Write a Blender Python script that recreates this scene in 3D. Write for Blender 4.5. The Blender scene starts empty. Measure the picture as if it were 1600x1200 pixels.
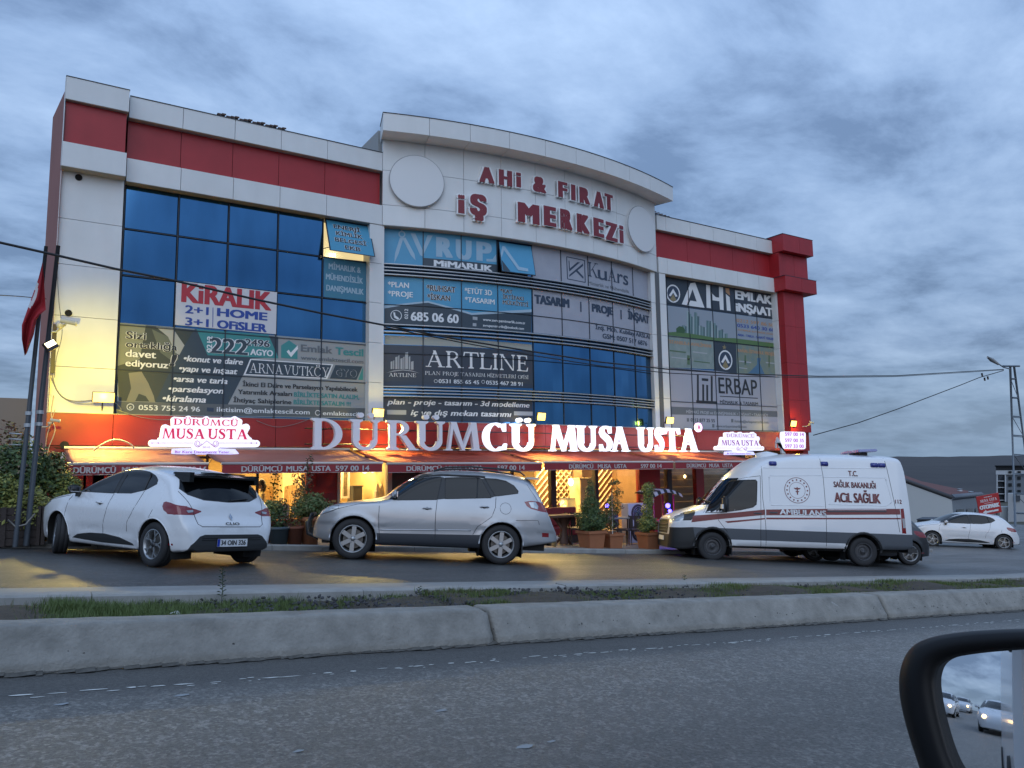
import bpy, bmesh, math, random
import numpy as np
from mathutils import Vector, Matrix
from mathutils.bvhtree import BVHTree
R = math.radians
random.seed(7)
sc = bpy.context.scene
COL = sc.collection

# ------------------------------------------------------------------ camera
# World: X runs along the facade, Y into the building, Z up; the eye is the origin.
FPX = 1195.0                                     # focal length in pixels of the 1600 px wide photograph
MW = Matrix(((0.84689804, -0.05097944, -0.52930597),
             (-0.53157335, -0.10720237, -0.84020082),
             (-0.01390989, 0.99292938, -0.11788878)))   # rows: world axes in camera space
cam = bpy.data.cameras.new('camera'); cam_o = bpy.data.objects.new('camera', cam); COL.objects.link(cam_o)
cam_o.matrix_world = MW.to_4x4()
cam.sensor_fit = 'HORIZONTAL'; cam.sensor_width = 36.0; cam.lens = FPX / 1600 * 36.0
cam.clip_start = 0.05; cam.clip_end = 5000
sc.camera = cam_o

# ------------------------------------------------------------------ world and sun
SUN_EL, SUN_AZ = 3.0, 200.0
world = bpy.data.worlds.new('World'); sc.world = world; world.use_nodes = True
def build_world():
    nt = world.node_tree; N = nt.nodes; L = nt.links; N.clear()
    def n(t, **k):
        x = N.new(t)
        for a, b in k.items(): setattr(x, a, b)
        return x
    def math_(op, a, b=None, c=None):
        x = n('ShaderNodeMath', operation=op)
        for i, v in enumerate((a, b, c)):
            if v is None: continue
            if isinstance(v, (int, float)): x.inputs[i].default_value = v
            else: L.new(v, x.inputs[i])
        return x.outputs[0]
    out = n('ShaderNodeOutputWorld'); bg = n('ShaderNodeBackground'); bg.inputs[1].default_value = 0.1
    sky = n('ShaderNodeTexSky', sky_type='NISHITA'); sky.sun_disc = False
    sky.sun_elevation = R(SUN_EL); sky.sun_rotation = R(SUN_AZ); sky.air_density = 1.4; sky.dust_density = 1.0; sky.ozone_density = 3.0
    tc = n('ShaderNodeTexCoord'); sep = n('ShaderNodeSeparateXYZ'); L.new(tc.outputs['Generated'], sep.inputs[0])
    z = math_('MAXIMUM', sep.outputs[2], 0.0)
    den = math_('ADD', z, 0.16)
    px = math_('DIVIDE', sep.outputs[0], den); py = math_('DIVIDE', sep.outputs[1], den)
    cmb = n('ShaderNodeCombineXYZ'); L.new(px, cmb.inputs[0]); L.new(py, cmb.inputs[1])
    mp = n('ShaderNodeMapping'); L.new(cmb.outputs[0], mp.inputs[0]); mp.inputs['Rotation'].default_value = (0, 0, R(-32)); mp.inputs['Scale'].default_value = (1.0, 1.35, 1)
    mp.inputs['Location'].default_value = (3.1, 1.7, 0)
    no = n('ShaderNodeTexNoise'); L.new(mp.outputs[0], no.inputs['Vector']); no.inputs['Scale'].default_value = 2.1; no.inputs['Detail'].default_value = 8; no.inputs['Roughness'].default_value = 0.61; no.inputs['Distortion'].default_value = 0.15
    no2 = n('ShaderNodeTexNoise'); L.new(mp.outputs[0], no2.inputs['Vector']); no2.inputs['Scale'].default_value = 0.55; no2.inputs['Detail'].default_value = 3
    s = math_('MULTIPLY_ADD', no.outputs[0], 0.66, math_('MULTIPLY', no2.outputs[0], 0.34))
    cr = n('ShaderNodeValToRGB'); L.new(s, cr.inputs[0]); e = cr.color_ramp.elements
    e[0].position = 0.40; e[0].color = (0.135, 0.210, 0.365, 1)
    e[1].position = 0.63; e[1].color = (0.345, 0.475, 0.70, 1)
    m = e.new(0.50); m.color = (0.235, 0.345, 0.55, 1)
    # horizon band: a clearer grey blue strip under the cloud deck
    hz = math_('SUBTRACT', 1.0, math_('MULTIPLY', z, 7.0)); hz = math_('MAXIMUM', hz, 0.0)
    mix = n('ShaderNodeMixRGB'); L.new(math_('MULTIPLY', hz, 0.75), mix.inputs[0]); L.new(cr.outputs[0], mix.inputs[1]); mix.inputs[2].default_value = (0.23, 0.37, 0.52, 1)
    # an overcast dome is up to three times brighter overhead than at the horizon
    el = math_('MULTIPLY_ADD', z, 0.95, 0.84)
    sc_ = n('ShaderNodeVectorMath', operation='SCALE'); L.new(mix.outputs[0], sc_.inputs[0]); L.new(math_('MULTIPLY', el, 10.0), sc_.inputs['Scale'])
    ad = n('ShaderNodeVectorMath', operation='ADD'); L.new(sc_.outputs[0], ad.inputs[0])
    sk = n('ShaderNodeVectorMath', operation='SCALE'); L.new(sky.outputs[0], sk.inputs[0]); sk.inputs['Scale'].default_value = 0.35
    L.new(sk.outputs[0], ad.inputs[1])
    L.new(ad.outputs[0], bg.inputs[0]); L.new(bg.outputs[0], out.inputs[0])
build_world()
sun = bpy.data.lights.new('sun', 'SUN'); sun.energy = 1.0; sun.angle = R(70); sun.color = (0.80, 0.89, 1.0)
sun_o = bpy.data.objects.new('sun', sun); COL.objects.link(sun_o)
sun_o.rotation_euler = (R(62), 0, R(-32))           # soft evening glow from the sky behind the camera
vs = sc.view_settings; vs.view_transform = 'Standard'; vs.look = 'None'; vs.exposure = 0.08; vs.gamma = 1.0; vs.use_curve_mapping = False
sc.cycles.use_denoising = True
sc.cycles.max_bounces = 8; sc.cycles.transparent_max_bounces = 8
sc.cycles.sample_clamp_indirect = 4.0; sc.cycles.caustics_reflective = False; sc.cycles.caustics_refractive = False

# ------------------------------------------------------------------ helpers
def ray(px, py): return MW @ Vector(((px - 800) / FPX, (600 - py) / FPX, -1.0))
def proj(p):
    v = MW.transposed() @ Vector(p); return 800 + FPX * v.x / -v.z, 600 - FPX * v.y / -v.z
def atY(px, py, Y): r = ray(px, py); return r * (Y / r.y)
def at_depth(px, py, d): return ray(px, py) * d
def gx(X):
    if X <= 20: return -0.072 * X
    if X <= 90: return -1.44 - 0.05 * (X - 20)
    return -4.94
def px_ground(px, py, a):
    r = ray(px, py); t = 5.0
    for _ in range(60): t = (a + gx(r.x * t)) / r.z
    return r * t
MATS = {}
def mat(name, col=(0.5, 0.5, 0.5), rough=0.5, metal=0.0, emit=None, es=1.0, noise=None, bump=0.0, bscale=200.0, coat=0.0, spec=0.5, streak=0.0):
    """noise = (scale, amount, second colour): slow blotches of wear between two real colours"""
    if name in MATS: return MATS[name]
    m = bpy.data.materials.new(name); m.use_nodes = True; nt = m.node_tree; p = nt.nodes['Principled BSDF']
    p.inputs['Base Color'].default_value = (*col, 1); p.inputs['Roughness'].default_value = rough; p.inputs['Metallic'].default_value = metal
    p.inputs['Specular IOR Level'].default_value = spec
    if coat: p.inputs['Coat Weight'].default_value = coat; p.inputs['Coat Roughness'].default_value = 0.06
    if emit: p.inputs['Emission Color'].default_value = (*emit, 1); p.inputs['Emission Strength'].default_value = es
    tc = None
    if noise or bump: tc = nt.nodes.new('ShaderNodeTexCoord')
    if noise:
        s, amt, c2 = noise
        no = nt.nodes.new('ShaderNodeTexNoise'); no.inputs['Scale'].default_value = s; no.inputs['Detail'].default_value = 8; no.inputs['Roughness'].default_value = 0.62
        nt.links.new(tc.outputs['Object'], no.inputs['Vector'])
        cr = nt.nodes.new('ShaderNodeValToRGB'); nt.links.new(no.outputs[0], cr.inputs[0])
        cr.color_ramp.elements[0].position = 0.5 - 0.22; cr.color_ramp.elements[1].position = 0.5 + 0.22
        cr.color_ramp.elements[0].color = (*[a + (b - a) * amt for a, b in zip(col, c2)], 1); cr.color_ramp.elements[1].color = (*col, 1)
        nt.links.new(cr.outputs[0], p.inputs['Base Color'])
        mr = nt.nodes.new('ShaderNodeMapRange'); nt.links.new(no.outputs[0], mr.inputs[0]); mr.inputs[3].default_value = min(1, rough + 0.12); mr.inputs[4].default_value = max(0.02, rough - 0.06)
        nt.links.new(mr.outputs[0], p.inputs['Roughness'])
    if streak:
        if tc is None: tc = nt.nodes.new('ShaderNodeTexCoord')
        mp_ = nt.nodes.new('ShaderNodeMapping'); mp_.inputs['Scale'].default_value = (2.2, 2.2, 0.5); nt.links.new(tc.outputs['Object'], mp_.inputs[0])
        ns = nt.nodes.new('ShaderNodeTexNoise'); ns.inputs['Scale'].default_value = 1.0; ns.inputs['Detail'].default_value = 5; nt.links.new(mp_.outputs[0], ns.inputs['Vector'])
        oi = nt.nodes.new('ShaderNodeObjectInfo'); r1 = nt.nodes.new('ShaderNodeMapRange'); nt.links.new(ns.outputs[0], r1.inputs[0]); r1.inputs[1].default_value = .35; r1.inputs[2].default_value = .7; r1.inputs[3].default_value = 1.0; r1.inputs[4].default_value = 1.0 - streak
        r2 = nt.nodes.new('ShaderNodeMapRange'); nt.links.new(oi.outputs['Random'], r2.inputs[0]); r2.inputs[3].default_value = 1 - streak * .5; r2.inputs[4].default_value = 1.0 + streak * .2
        mu = nt.nodes.new('ShaderNodeMath'); mu.operation = 'MULTIPLY'; nt.links.new(r1.outputs[0], mu.inputs[0]); nt.links.new(r2.outputs[0], mu.inputs[1])
        sv = nt.nodes.new('ShaderNodeVectorMath'); sv.operation = 'SCALE'; nt.links.new(mu.outputs[0], sv.inputs['Scale'])
        src = p.inputs['Base Color'].links[0].from_socket if p.inputs['Base Color'].links else None
        if src: nt.links.new(src, sv.inputs[0])
        else: sv.inputs[0].default_value = col
        nt.links.new(sv.outputs[0], p.inputs['Base Color'])
    if bump:
        nb = nt.nodes.new('ShaderNodeTexNoise'); nb.inputs['Scale'].default_value = bscale; nb.inputs['Detail'].default_value = 4
        nt.links.new(tc.outputs['Object'], nb.inputs['Vector'])
        bp = nt.nodes.new('ShaderNodeBump'); bp.inputs['Strength'].default_value = bump; bp.inputs['Distance'].default_value = 0.01
        nt.links.new(nb.outputs[0], bp.inputs['Height']); nt.links.new(bp.outputs[0], p.inputs['Normal'])
    MATS[name] = m; return m

def obj(name, mesh, m=None, parent=None, smooth=False):
    if isinstance(mesh, bmesh.types.BMesh):
        bm = mesh; mesh = bpy.data.meshes.new(name); bm.to_mesh(mesh); bm.free()
    if m is not None:
        for mm in (m if isinstance(m, (list, tuple)) else [m]): mesh.materials.append(mm)
    o = bpy.data.objects.new(name, mesh); COL.objects.link(o)
    if parent is not None:
        o.parent = parent
    if smooth:
        for p in mesh.polygons: p.use_smooth = True
    return o
def mesh_from(verts, faces, name='m'):
    me = bpy.data.meshes.new(name); me.from_pydata([tuple(v) for v in verts], [], faces); me.update(); return me
def thing(name, label, cat, loc=(0, 0, 0), rot=None, group=None):
    o = bpy.data.objects.new(name, None); COL.objects.link(o); o.empty_display_size = 0.2
    o.location = loc
    if rot is not None: o.rotation_euler = rot
    o['label'] = label; o['category'] = cat
    if group: o['group'] = group
    return o
def tag(o, label, cat, group=None):
    o['label'] = label; o['category'] = cat
    if group: o['group'] = group
    return o
def struct(o): o['kind'] = 'structure'; return o
def stuff(o, label=None, cat=None):
    o['kind'] = 'stuff'
    if label: o['label'] = label; o['category'] = cat
    return o
def bm_box(bm, x0, x1, y0, y1, z0, z1, M=None):
    vs_ = [bm.verts.new(Vector(p) if M is None else M @ Vector(p)) for p in
           ((x0, y0, z0), (x1, y0, z0), (x1, y1, z0), (x0, y1, z0), (x0, y0, z1), (x1, y0, z1), (x1, y1, z1), (x0, y1, z1))]
    for f in ((0, 3, 2, 1), (4, 5, 6, 7), (0, 1, 5, 4), (1, 2, 6, 5), (2, 3, 7, 6), (3, 0, 4, 7)): bm.faces.new([vs_[i] for i in f])
    return bm
def box(name, x0, x1, y0, y1, z0, z1, m, parent=None, bevel=0.0, M=None):
    bm = bmesh.new(); bm_box(bm, x0, x1, y0, y1, z0, z1, M)
    if bevel: bmesh.ops.bevel(bm, geom=bm.edges[:], offset=bevel, segments=2, affect='EDGES', profile=0.5)
    return obj(name, bm, m, parent)
def bm_tube(bm, pts, rad, n=8, closed=False):
    pts = [Vector(p) for p in pts]; rings = []
    for i, p in enumerate(pts):
        if closed: t = (pts[(i + 1) % len(pts)] - pts[i - 1])
        else: t = pts[min(i + 1, len(pts) - 1)] - pts[max(i - 1, 0)]
        t.normalize(); up = Vector((0, 0, 1)) if abs(t.z) < 0.9 else Vector((1, 0, 0))
        a = t.cross(up).normalized(); b = t.cross(a).normalized()
        r = rad[i] if isinstance(rad, (list, tuple)) else rad
        rings.append([bm.verts.new(p + (a * math.cos(2 * math.pi * k / n) + b * math.sin(2 * math.pi * k / n)) * r) for k in range(n)])
    m_ = len(rings)
    for i in range(m_ if closed else m_ - 1):
        q, w = rings[i], rings[(i + 1) % m_]
        for k in range(n): bm.faces.new((q[k], q[(k + 1) % n], w[(k + 1) % n], w[k]))
    if not closed:
        bm.faces.new(rings[0]); bm.faces.new(list(reversed(rings[-1])))
    return bm
def tube(name, pts, rad, m, parent=None, n=8, smooth=True):
    return obj(name, bm_tube(bmesh.new(), pts, rad, n), m, parent, smooth)
def bm_lathe(bm, prof, n=24, M=None, ang=2 * math.pi):
    """prof: (radius, height) pairs, turned about Z"""
    rings = []
    for r, h in prof:
        ring = []
        for k in range(n):
            a = ang * k / n; p = Vector((r * math.cos(a), r * math.sin(a), h))
            ring.append(bm.verts.new(p if M is None else M @ p))
        rings.append(ring)
    for q, w in zip(rings, rings[1:]):
        for k in range(n): bm.faces.new((q[k], q[(k + 1) % n], w[(k + 1) % n], w[k]))
    return bm
def merge(bm, d=0.0005):
    bmesh.ops.remove_doubles(bm, verts=bm.verts[:], dist=d); bmesh.ops.recalc_face_normals(bm, faces=bm.faces[:]); return bm
def copy_tree(o, parent=None):
    c = o.copy(); COL.objects.link(c)
    if parent is not None: c.parent = parent
    for ch in list(o.children): copy_tree(ch, c)
    return c

# ------------------------------------------------------------------ facade surfaces: flat or curved walls one can draw on
class Flat:
    curved = False
    def __init__(s, Y): s.Y = Y
    def P(s, X, z, out=0.0): return Vector((X, s.Y - out, z))
    def uv(s, px, py, out=0.0): p = atY(px, py, s.Y - out); return p.x, p.z
    def X_at(s, px, z, out=0.0):            # world X of picture column px at height z
        lo, hi = -3.0, 60.0
        for _ in range(40):
            mid = (lo + hi) / 2
            if proj(s.P(mid, z, out))[0] < px: lo = mid
            else: hi = mid
        return (lo + hi) / 2
class Arc(Flat):
    curved = True
    def __init__(s, X0, X1, Y, sag):
        s.c = (X0 + X1) / 2; s.h = (X1 - X0) / 2; s.sag = sag; s.R = (s.h ** 2 + sag ** 2) / (2 * sag); s.Y = Y
        s.yc = Y - sag + s.R
    def P(s, X, z, out=0.0):
        d = X - s.c; dy = math.sqrt(max(s.R ** 2 - d * d, 1e-6)); nx, ny = d / s.R, -dy / s.R
        return Vector((X + nx * out, s.yc - dy + ny * out, z))
    def uv(s, px, py, out=0.0):
        r = ray(px, py); Y = s.Y
        for _ in range(25):
            X = r.x * Y / r.y; d = max(-s.h * 1.2, min(s.h * 1.2, X - s.c)); Y = s.yc - math.sqrt((s.R + out) ** 2 - d * d)
        X = r.x * Y / r.y; z = r.z * Y / r.y
        return s.c + (X - s.c) * s.R / (s.R + out), z
YW = 20.0
G_LEFT = Flat(20.28)                     # glazing plane of the two flat wings
BAND = Flat(20.0)
ARC = Arc(8.26, 18.86, 20.0, 0.80)       # white parapet of the curved middle
ARCG = Arc(8.26, 18.86, 20.28, 0.80)     # its glazing

def surf_prism(surf, pts, out0, out1, px=True):
    """closed outline on a facade surface -> a slab between two stand-off distances (front face toward the street)"""
    bm = bmesh.new()
    q = [surf.uv(x, y, out1) if px else (x, y) for x, y in pts]
    area = sum(q[i][0] * q[(i + 1) % len(q)][1] - q[(i + 1) % len(q)][0] * q[i][1] for i in range(len(q)))
    if area < 0: q.reverse()
    vs_ = [bm.verts.new((x, 0, z)) for x, z in q]
    bm.faces.new(vs_)
    if surf.curved:
        x0 = min(a for a, b in q); x1 = max(a for a, b in q); x = x0 + 0.35
        while x < x1 - 0.05:
            bmesh.ops.bisect_plane(bm, geom=bm.verts[:] + bm.edges[:] + bm.faces[:], plane_co=(x, 0, 0), plane_no=(1, 0, 0)); x += 0.35
    front = list(bm.faces)
    bound = [e for e in bm.edges if len(e.link_faces) == 1]
    bmap = {}
    for v in list(bm.verts): bmap[v] = Vector(v.co)
    if out0 != out1:
        back = {}
        for e in bound:
            for v in e.verts:
                if v not in back: back[v] = bm.verts.new(v.co)
        for e in bound:
            f = e.link_faces[0]; l = [l for l in f.loops if l.edge == e][0]
            a, b = l.vert, l.link_loop_next.vert
            bm.faces.new((b, a, back[a], back[b]))
        for v, b in back.items(): b.co = surf.P(bmap[v].x, bmap[v].z, out0)
    for v, c in bmap.items(): v.co = surf.P(c.x, c.z, out1)
    return bm
def slab(name, surf, pts, out0, out1, m, parent=None, px=True):
    return obj(name, surf_prism(surf, pts, out0, out1, px), m, parent)
def rect(surf, X0, X1, z0, z1): return [(X0, z0), (X1, z0), (X1, z1), (X0, z1)]

# ------------------------------------------------------------------ lettering
_txt_cache = {}
def raw_text(body, shear=0.0, off=0.0, res=3):
    key = (body, shear, off, res)
    if key in _txt_cache: return _txt_cache[key]
    c = bpy.data.curves.new('t', 'FONT'); c.body = body; c.size = 1.0; c.offset = off; c.shear = shear; c.resolution_u = res
    o = bpy.data.objects.new('t', c); COL.objects.link(o)
    dg = bpy.context.evaluated_depsgraph_get(); dg.update()
    me = bpy.data.meshes.new_from_object(o.evaluated_get(dg))
    v = [(p.co.x, p.co.y) for p in me.vertices]; f = [tuple(p.vertices) for p in me.polygons]
    bpy.data.objects.remove(o); bpy.data.curves.remove(c); bpy.data.meshes.remove(me)
    _txt_cache[key] = (v, f); return v, f
CAP = None
def cap_h():
    global CAP
    if CAP is None: CAP = max(y for x, y in raw_text('H')[0])
    return CAP
def text_geo(body, w, h, bold=0.0, shear=0.0):
    """flat lettering w wide, cap height h; returns (x, y, layer) vertices and faces. bold is in cap heights."""
    v, f = raw_text(body, shear, 0.0)
    if not v: return [], []
    x0 = min(a for a, b in v); x1 = max(a for a, b in v); H = cap_h()
    if w < 3.2 * bold * h: bold = w / h / 3.2
    sx = (w - 2 * bold * h) / max(x1 - x0, 1e-6); sy = h * (1 - 1.2 * bold) / H
    base = [((a - x0) * sx + bold * h, b * sy + bold * h * 0.6) for a, b in v]
    if not bold: return [(a, b, 0) for a, b in base], f
    V = []; F = []
    d = bold * h
    shifts = [(x, y) for x in ((-d, 0, d) if bold > 0.055 else (-d, d)) for y in (-d * .3, d * .3)]
    for k, (dx, dy) in enumerate(shifts):
        o = len(V); V += [(a + dx, b + dy, k) for a, b in base]; F += [tuple(i + o for i in q) for q in f]
    return V, F
def txt(surf, body, x0, y0, x1, hpx, m, parent, bold=0.0, shear=0.0, out=0.012, name='lettering', outline=None, ow=0.1, rot=0.0):
    """lettering whose baseline starts at photo point (x0, y0), reaches column x1, cap height hpx pixels there"""
    X0, Z0 = surf.uv(x0, y0, out); X1 = surf.X_at(x1, Z0, out); Zt = surf.uv(x0, y0 - hpx, out)[1]; h = Zt - Z0
    return txt_w(surf, body, X0, Z0, X1 - X0, h, m, parent, bold, shear, out, name, outline, ow)
def txt_w(surf, body, X0, Z0, w, h, m, parent, bold=0.0, shear=0.0, out=0.012, name='lettering', outline=None, ow=0.1, vert=False):
    if outline is not None:
        txt_w(surf, body, X0 - ow * h, Z0 - ow * h * 0.6, w + 2 * ow * h, h * (1 + 1.2 * ow), outline, parent, bold + ow, shear, out - 0.004, 'lettering_outline')
    V, F = text_geo(body, w, h, bold, shear)
    if vert: V = [(-b, a, k) for a, b, k in V]
    P = [surf.P(X0 + a, Z0 + b, out + k * 0.0003) for a, b, k in V]
    return obj(name, mesh_from(P, F), m, parent)

# serif capitals as stroke pieces: every glyph is a list of polygons in a box one unit high
def _ring(cx, cy, rx, ry, tx, ty, a0, a1, n=18, taper=False):
    """arc band from angle a0 to a1 (degrees), thick tx at the sides and ty at top and bottom"""
    if a1 - a0 >= 359: return _ring(cx, cy, rx, ry, tx, ty, 0, 180, n // 2) + _ring(cx, cy, rx, ry, tx, ty, 180, 358.9, n // 2)
    o = []; i_ = []
    for k in range(n + 1):
        a = R(a0 + (a1 - a0) * k / n); c, s = math.cos(a), math.sin(a)
        o.append((cx + rx * c, cy + ry * s)); i_.append((cx + (rx - tx) * c, cy + (ry - ty) * s))
    return [o + i_[::-1]]
def _stem(x, w, y0=0.0, y1=1.0, sf=0.08, t=0.05, bot=True, top=True):
    p = []
    if bot: p += [(x - sf, y0), (x + w + sf, y0), (x + w + sf, y0 + t), (x + w, y0 + t * 2.2)]
    else: p += [(x, y0), (x + w, y0)]
    if top: p += [(x + w, y1 - t * 2.2), (x + w + sf, y1 - t), (x + w + sf, y1), (x - sf, y1), (x - sf, y1 - t), (x, y1 - t * 2.2)]
    else: p += [(x + w, y1), (x, y1)]
    if bot: p += [(x, y0 + t * 2.2), (x - sf, y0 + t)]
    return [p]
def _bar(x0, y0, x1, y1, w0, w1=None):
    w1 = w0 if w1 is None else w1
    return [[(x0, y0), (x0 + w0, y0), (x1 + w1, y1), (x1, y1)]]
def _serif(x0, x1, y, t=0.05): return [[(x0, y), (x1, y), (x1, y + t), (x0, y + t)]]
def _dot(cx, cy, r): return [[(cx + r * math.cos(k * math.pi / 8), cy + r * math.sin(k * math.pi / 8)) for k in range(16)]]
def _spine(pts, ws):
    q = []
    for i in range(len(pts)):
        a = Vector(pts[max(i - 1, 0)]); b = Vector(pts[min(i + 1, len(pts) - 1)]); t = (b - a).normalized(); n_ = Vector((-t.y, t.x)) * ws[i] / 2
        p = Vector(pts[i]); q.append((p + n_, p - n_))
    return [[tuple(a) for a, b in q] + [tuple(b) for a, b in reversed(q)]]
def serif_glyph(ch, B=0.17):
    """returns (width, polygons). B: stem weight"""
    t = B * 0.42                                       # thin strokes
    if ch == 'D': return 0.86, _stem(0.08, B) + _ring(0.30, 0.5, 0.52, 0.5, B, t, -90, 90) + _serif(0.2, 0.32, 0, t) + _serif(0.2, 0.32, 1 - t, t)
    if ch in 'UÜ':
        g = _stem(0.08, B, 0.3, 1, bot=False) + _stem(0.66, t * 1.2, 0.3, 1, bot=False) + _ring(0.08 + (0.58 + t * 1.2) / 2, 0.32, (0.58 + t * 1.2) / 2, 0.34, B * 0.8, t * 1.5, 180, 360)
        if ch == 'Ü': g += _dot(0.29, 1.14, 0.085) + _dot(0.58, 1.14, 0.085)
        return 0.82, g
    if ch == 'R': return 0.86, _stem(0.08, B) + _ring(0.34, 0.745, 0.30, 0.255, B * 0.9, t, -90, 90, 12) + _serif(0.2, 0.36, 1 - t, t) + _serif(0.2, 0.36, 0.49, t) + _bar(0.66, 0.0, 0.36, 0.5, B * 1.15, B) + _serif(0.62, 0.92, 0, 0.05)
    if ch == 'P': return 0.7, _stem(0.08, B) + _ring(0.34, 0.745, 0.30, 0.255, B * 0.9, t, -90, 90, 12) + _serif(0.2, 0.36, 1 - t, t) + _serif(0.2, 0.36, 0.49, t)
    if ch == 'M': return 1.12, _bar(0.08, 0, 0.20, 1, t, t) + _serif(0, 0.22, 0) + _bar(0.52, 0, 0.16, 1, B * 0.5, B) + _bar(0.50, 0, 0.82, 1, t, t * 1.1) + _bar(0.88, 0, 0.78, 1, B, B) + _serif(0.80, 1.12, 0)
    if ch == 'C':
        return 0.84, _ring(0.46, 0.5, 0.42, 0.52, B, t, 52, 308, 26) + [[(0.66, 0.98), (0.80, 1.0), (0.80, 0.70), (0.75, 0.70), (0.70, 0.84)]] + [[(0.66, 0.02), (0.70, 0.13), (0.78, 0.27), (0.83, 0.25), (0.80, 0.04)]]
    if ch in 'SŞ':
        pts = [(0.55, 0.76), (0.53, 0.88), (0.42, 0.97), (0.28, 0.97), (0.17, 0.89), (0.15, 0.76), (0.21, 0.65), (0.34, 0.56), (0.46, 0.46), (0.53, 0.35), (0.52, 0.19), (0.42, 0.06), (0.27, 0.03), (0.14, 0.1), (0.09, 0.25)]
        ws = [t, t, t, t * 1.3, B * 0.7, B, B * 1.1, B * 1.2, B * 1.15, B, B * 0.8, t * 1.3, t, t, t]
        return 0.64, _spine(pts, ws) + [[(0.52, 0.95), (0.58, 1.0), (0.58, 0.72), (0.53, 0.72)]] + [[(0.06, 0.0), (0.12, 0.05), (0.115, 0.28), (0.06, 0.28)]]
    if ch == 'A': return 0.98, _bar(0.10, 0, 0.42, 1, t, t * 1.4) + _bar(0.70, 0, 0.36, 1, B * 1.15, B * 1.1) + [[(0.24, 0.30), (0.66, 0.30), (0.64, 0.30 + t), (0.26, 0.30 + t)]] + _serif(0, 0.28, 0) + _serif(0.62, 0.98, 0)
    if ch == 'T': return 0.84, _stem(0.42 - B / 2, B, 0, 0.97, top=False) + [[(0.03, 1), (0.81, 1), (0.84, 0.74), (0.79, 0.74), (0.74, 1 - t * 1.3), (0.10, 1 - t * 1.3), (0.05, 0.74), (0.0, 0.74)]]
    if ch == 'L': return 0.68, _stem(0.08, B) + [[(0.2, 0), (0.64, 0), (0.68, 0.27), (0.63, 0.27), (0.57, t), (0.2, t)]]
    if ch in 'Iİ': return 0.33, _stem(0.08, B) + (_dot(0.165, 1.14, 0.08) if ch == 'İ' else [])
    if ch == 'N': return 0.98, _stem(0.10, t) + _bar(0.74, 0, 0.06, 1, B * 0.8, B) + _stem(0.78, t, 0, 1, bot=False)
    if ch == 'E': return 0.70, _stem(0.08, B) + [[(0.2, 0), (0.64, 0), (0.68, 0.25), (0.63, 0.25), (0.57, t), (0.2, t)]] + [[(0.2, 1), (0.62, 1), (0.63, 0.77), (0.58, 0.77), (0.54, 1 - t), (0.2, 1 - t)]] + [[(0.2, 0.48), (0.46, 0.48), (0.47, 0.4), (0.51, 0.4), (0.51, 0.64), (0.47, 0.64), (0.46, 0.48 + t), (0.2, 0.48 + t)]]
    if ch == 'V': return 0.94, _bar(0.46, 0, 0.10, 1, B * 0.6, B * 1.1) + _bar(0.44, 0, 0.78, 1, t, t) + _serif(0, 0.30, 0.95) + _serif(0.66, 0.94, 0.95)
    if ch == 'K': return 0.90, _stem(0.08, B) + _bar(0.22, 0.42, 0.66, 1, t * 1.2, t * 1.2) + _bar(0.66, 0, 0.32, 0.56, B * 1.2, B) + _serif(0.62, 0.92, 0) + _serif(0.56, 0.86, 0.95)
    if ch == 'Y': return 0.88, _stem(0.44 - B / 2, B, 0, 0.46, top=False) + _bar(0.44 - B / 2, 0.44, 0.08, 1, B, B) + _bar(0.46, 0.44, 0.72, 1, t, t) + _serif(0, 0.28, 0.95) + _serif(0.62, 0.88, 0.95)
    if ch in 'OÖG':
        g = _ring(0.48, 0.5, 0.46, 0.52, B, t, 0, 360, 30)
        if ch == 'G': g = _ring(0.48, 0.5, 0.44, 0.52, B, t, 52, 330, 26) + _stem(0.74, B * 0.8, 0.03, 0.45, bot=False) + [[(0.68, 0.97), (0.81, 1.0), (0.81, 0.72), (0.76, 0.72)]]
        if ch == 'Ö': g += _dot(0.33, 1.14, 0.08) + _dot(0.63, 1.14, 0.08)
        return 0.96, g
    if ch == ' ': return 0.40, []
    v, f = raw_text(ch); x0 = min(a for a, b in v); x1 = max(a for a, b in v)
    return (x1 - x0) * 1.2, [[((v[i][0] - x0) * 1.1, v[i][1] / cap_h()) for i in q] for q in f]
def serif_geo(body, B=0.17, gap=0.05):
    x = 0.0; G = []
    for ch in body:
        w, polys = serif_glyph(ch, B)
        G.append((ch, x, w, polys)); x += w + gap
    return x - gap, G
def serif_txt(surf, body, x0, y0, x1, hpx, m, parent, B=0.15, out=0.012, gap=0.05, name='lettering'):
    X0, Z0 = surf.uv(x0, y0, out); X1 = surf.X_at(x1, Z0, out); h = surf.uv(x0, y0 - hpx, out)[1] - Z0
    return serif_w(surf, body, X0, Z0, X1 - X0, h, m, parent, B, out, gap, name)
def serif_w(surf, body, X0, Z0, w, h, m, parent, B=0.15, out=0.012, gap=0.05, name='lettering'):
    W, G = serif_geo(body, B, gap); V = []; F = []
    for ch, gx_, gw, polys in G:
        for k, p in enumerate(polys):
            o = len(V); V += [surf.P(X0 + (gx_ + a) * w / W, Z0 + b * h, out + (k % 6) * 0.0005) for a, b in p]; F.append(tuple(range(o, o + len(p))))
    return obj(name, mesh_from(V, F), m, parent)
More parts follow.
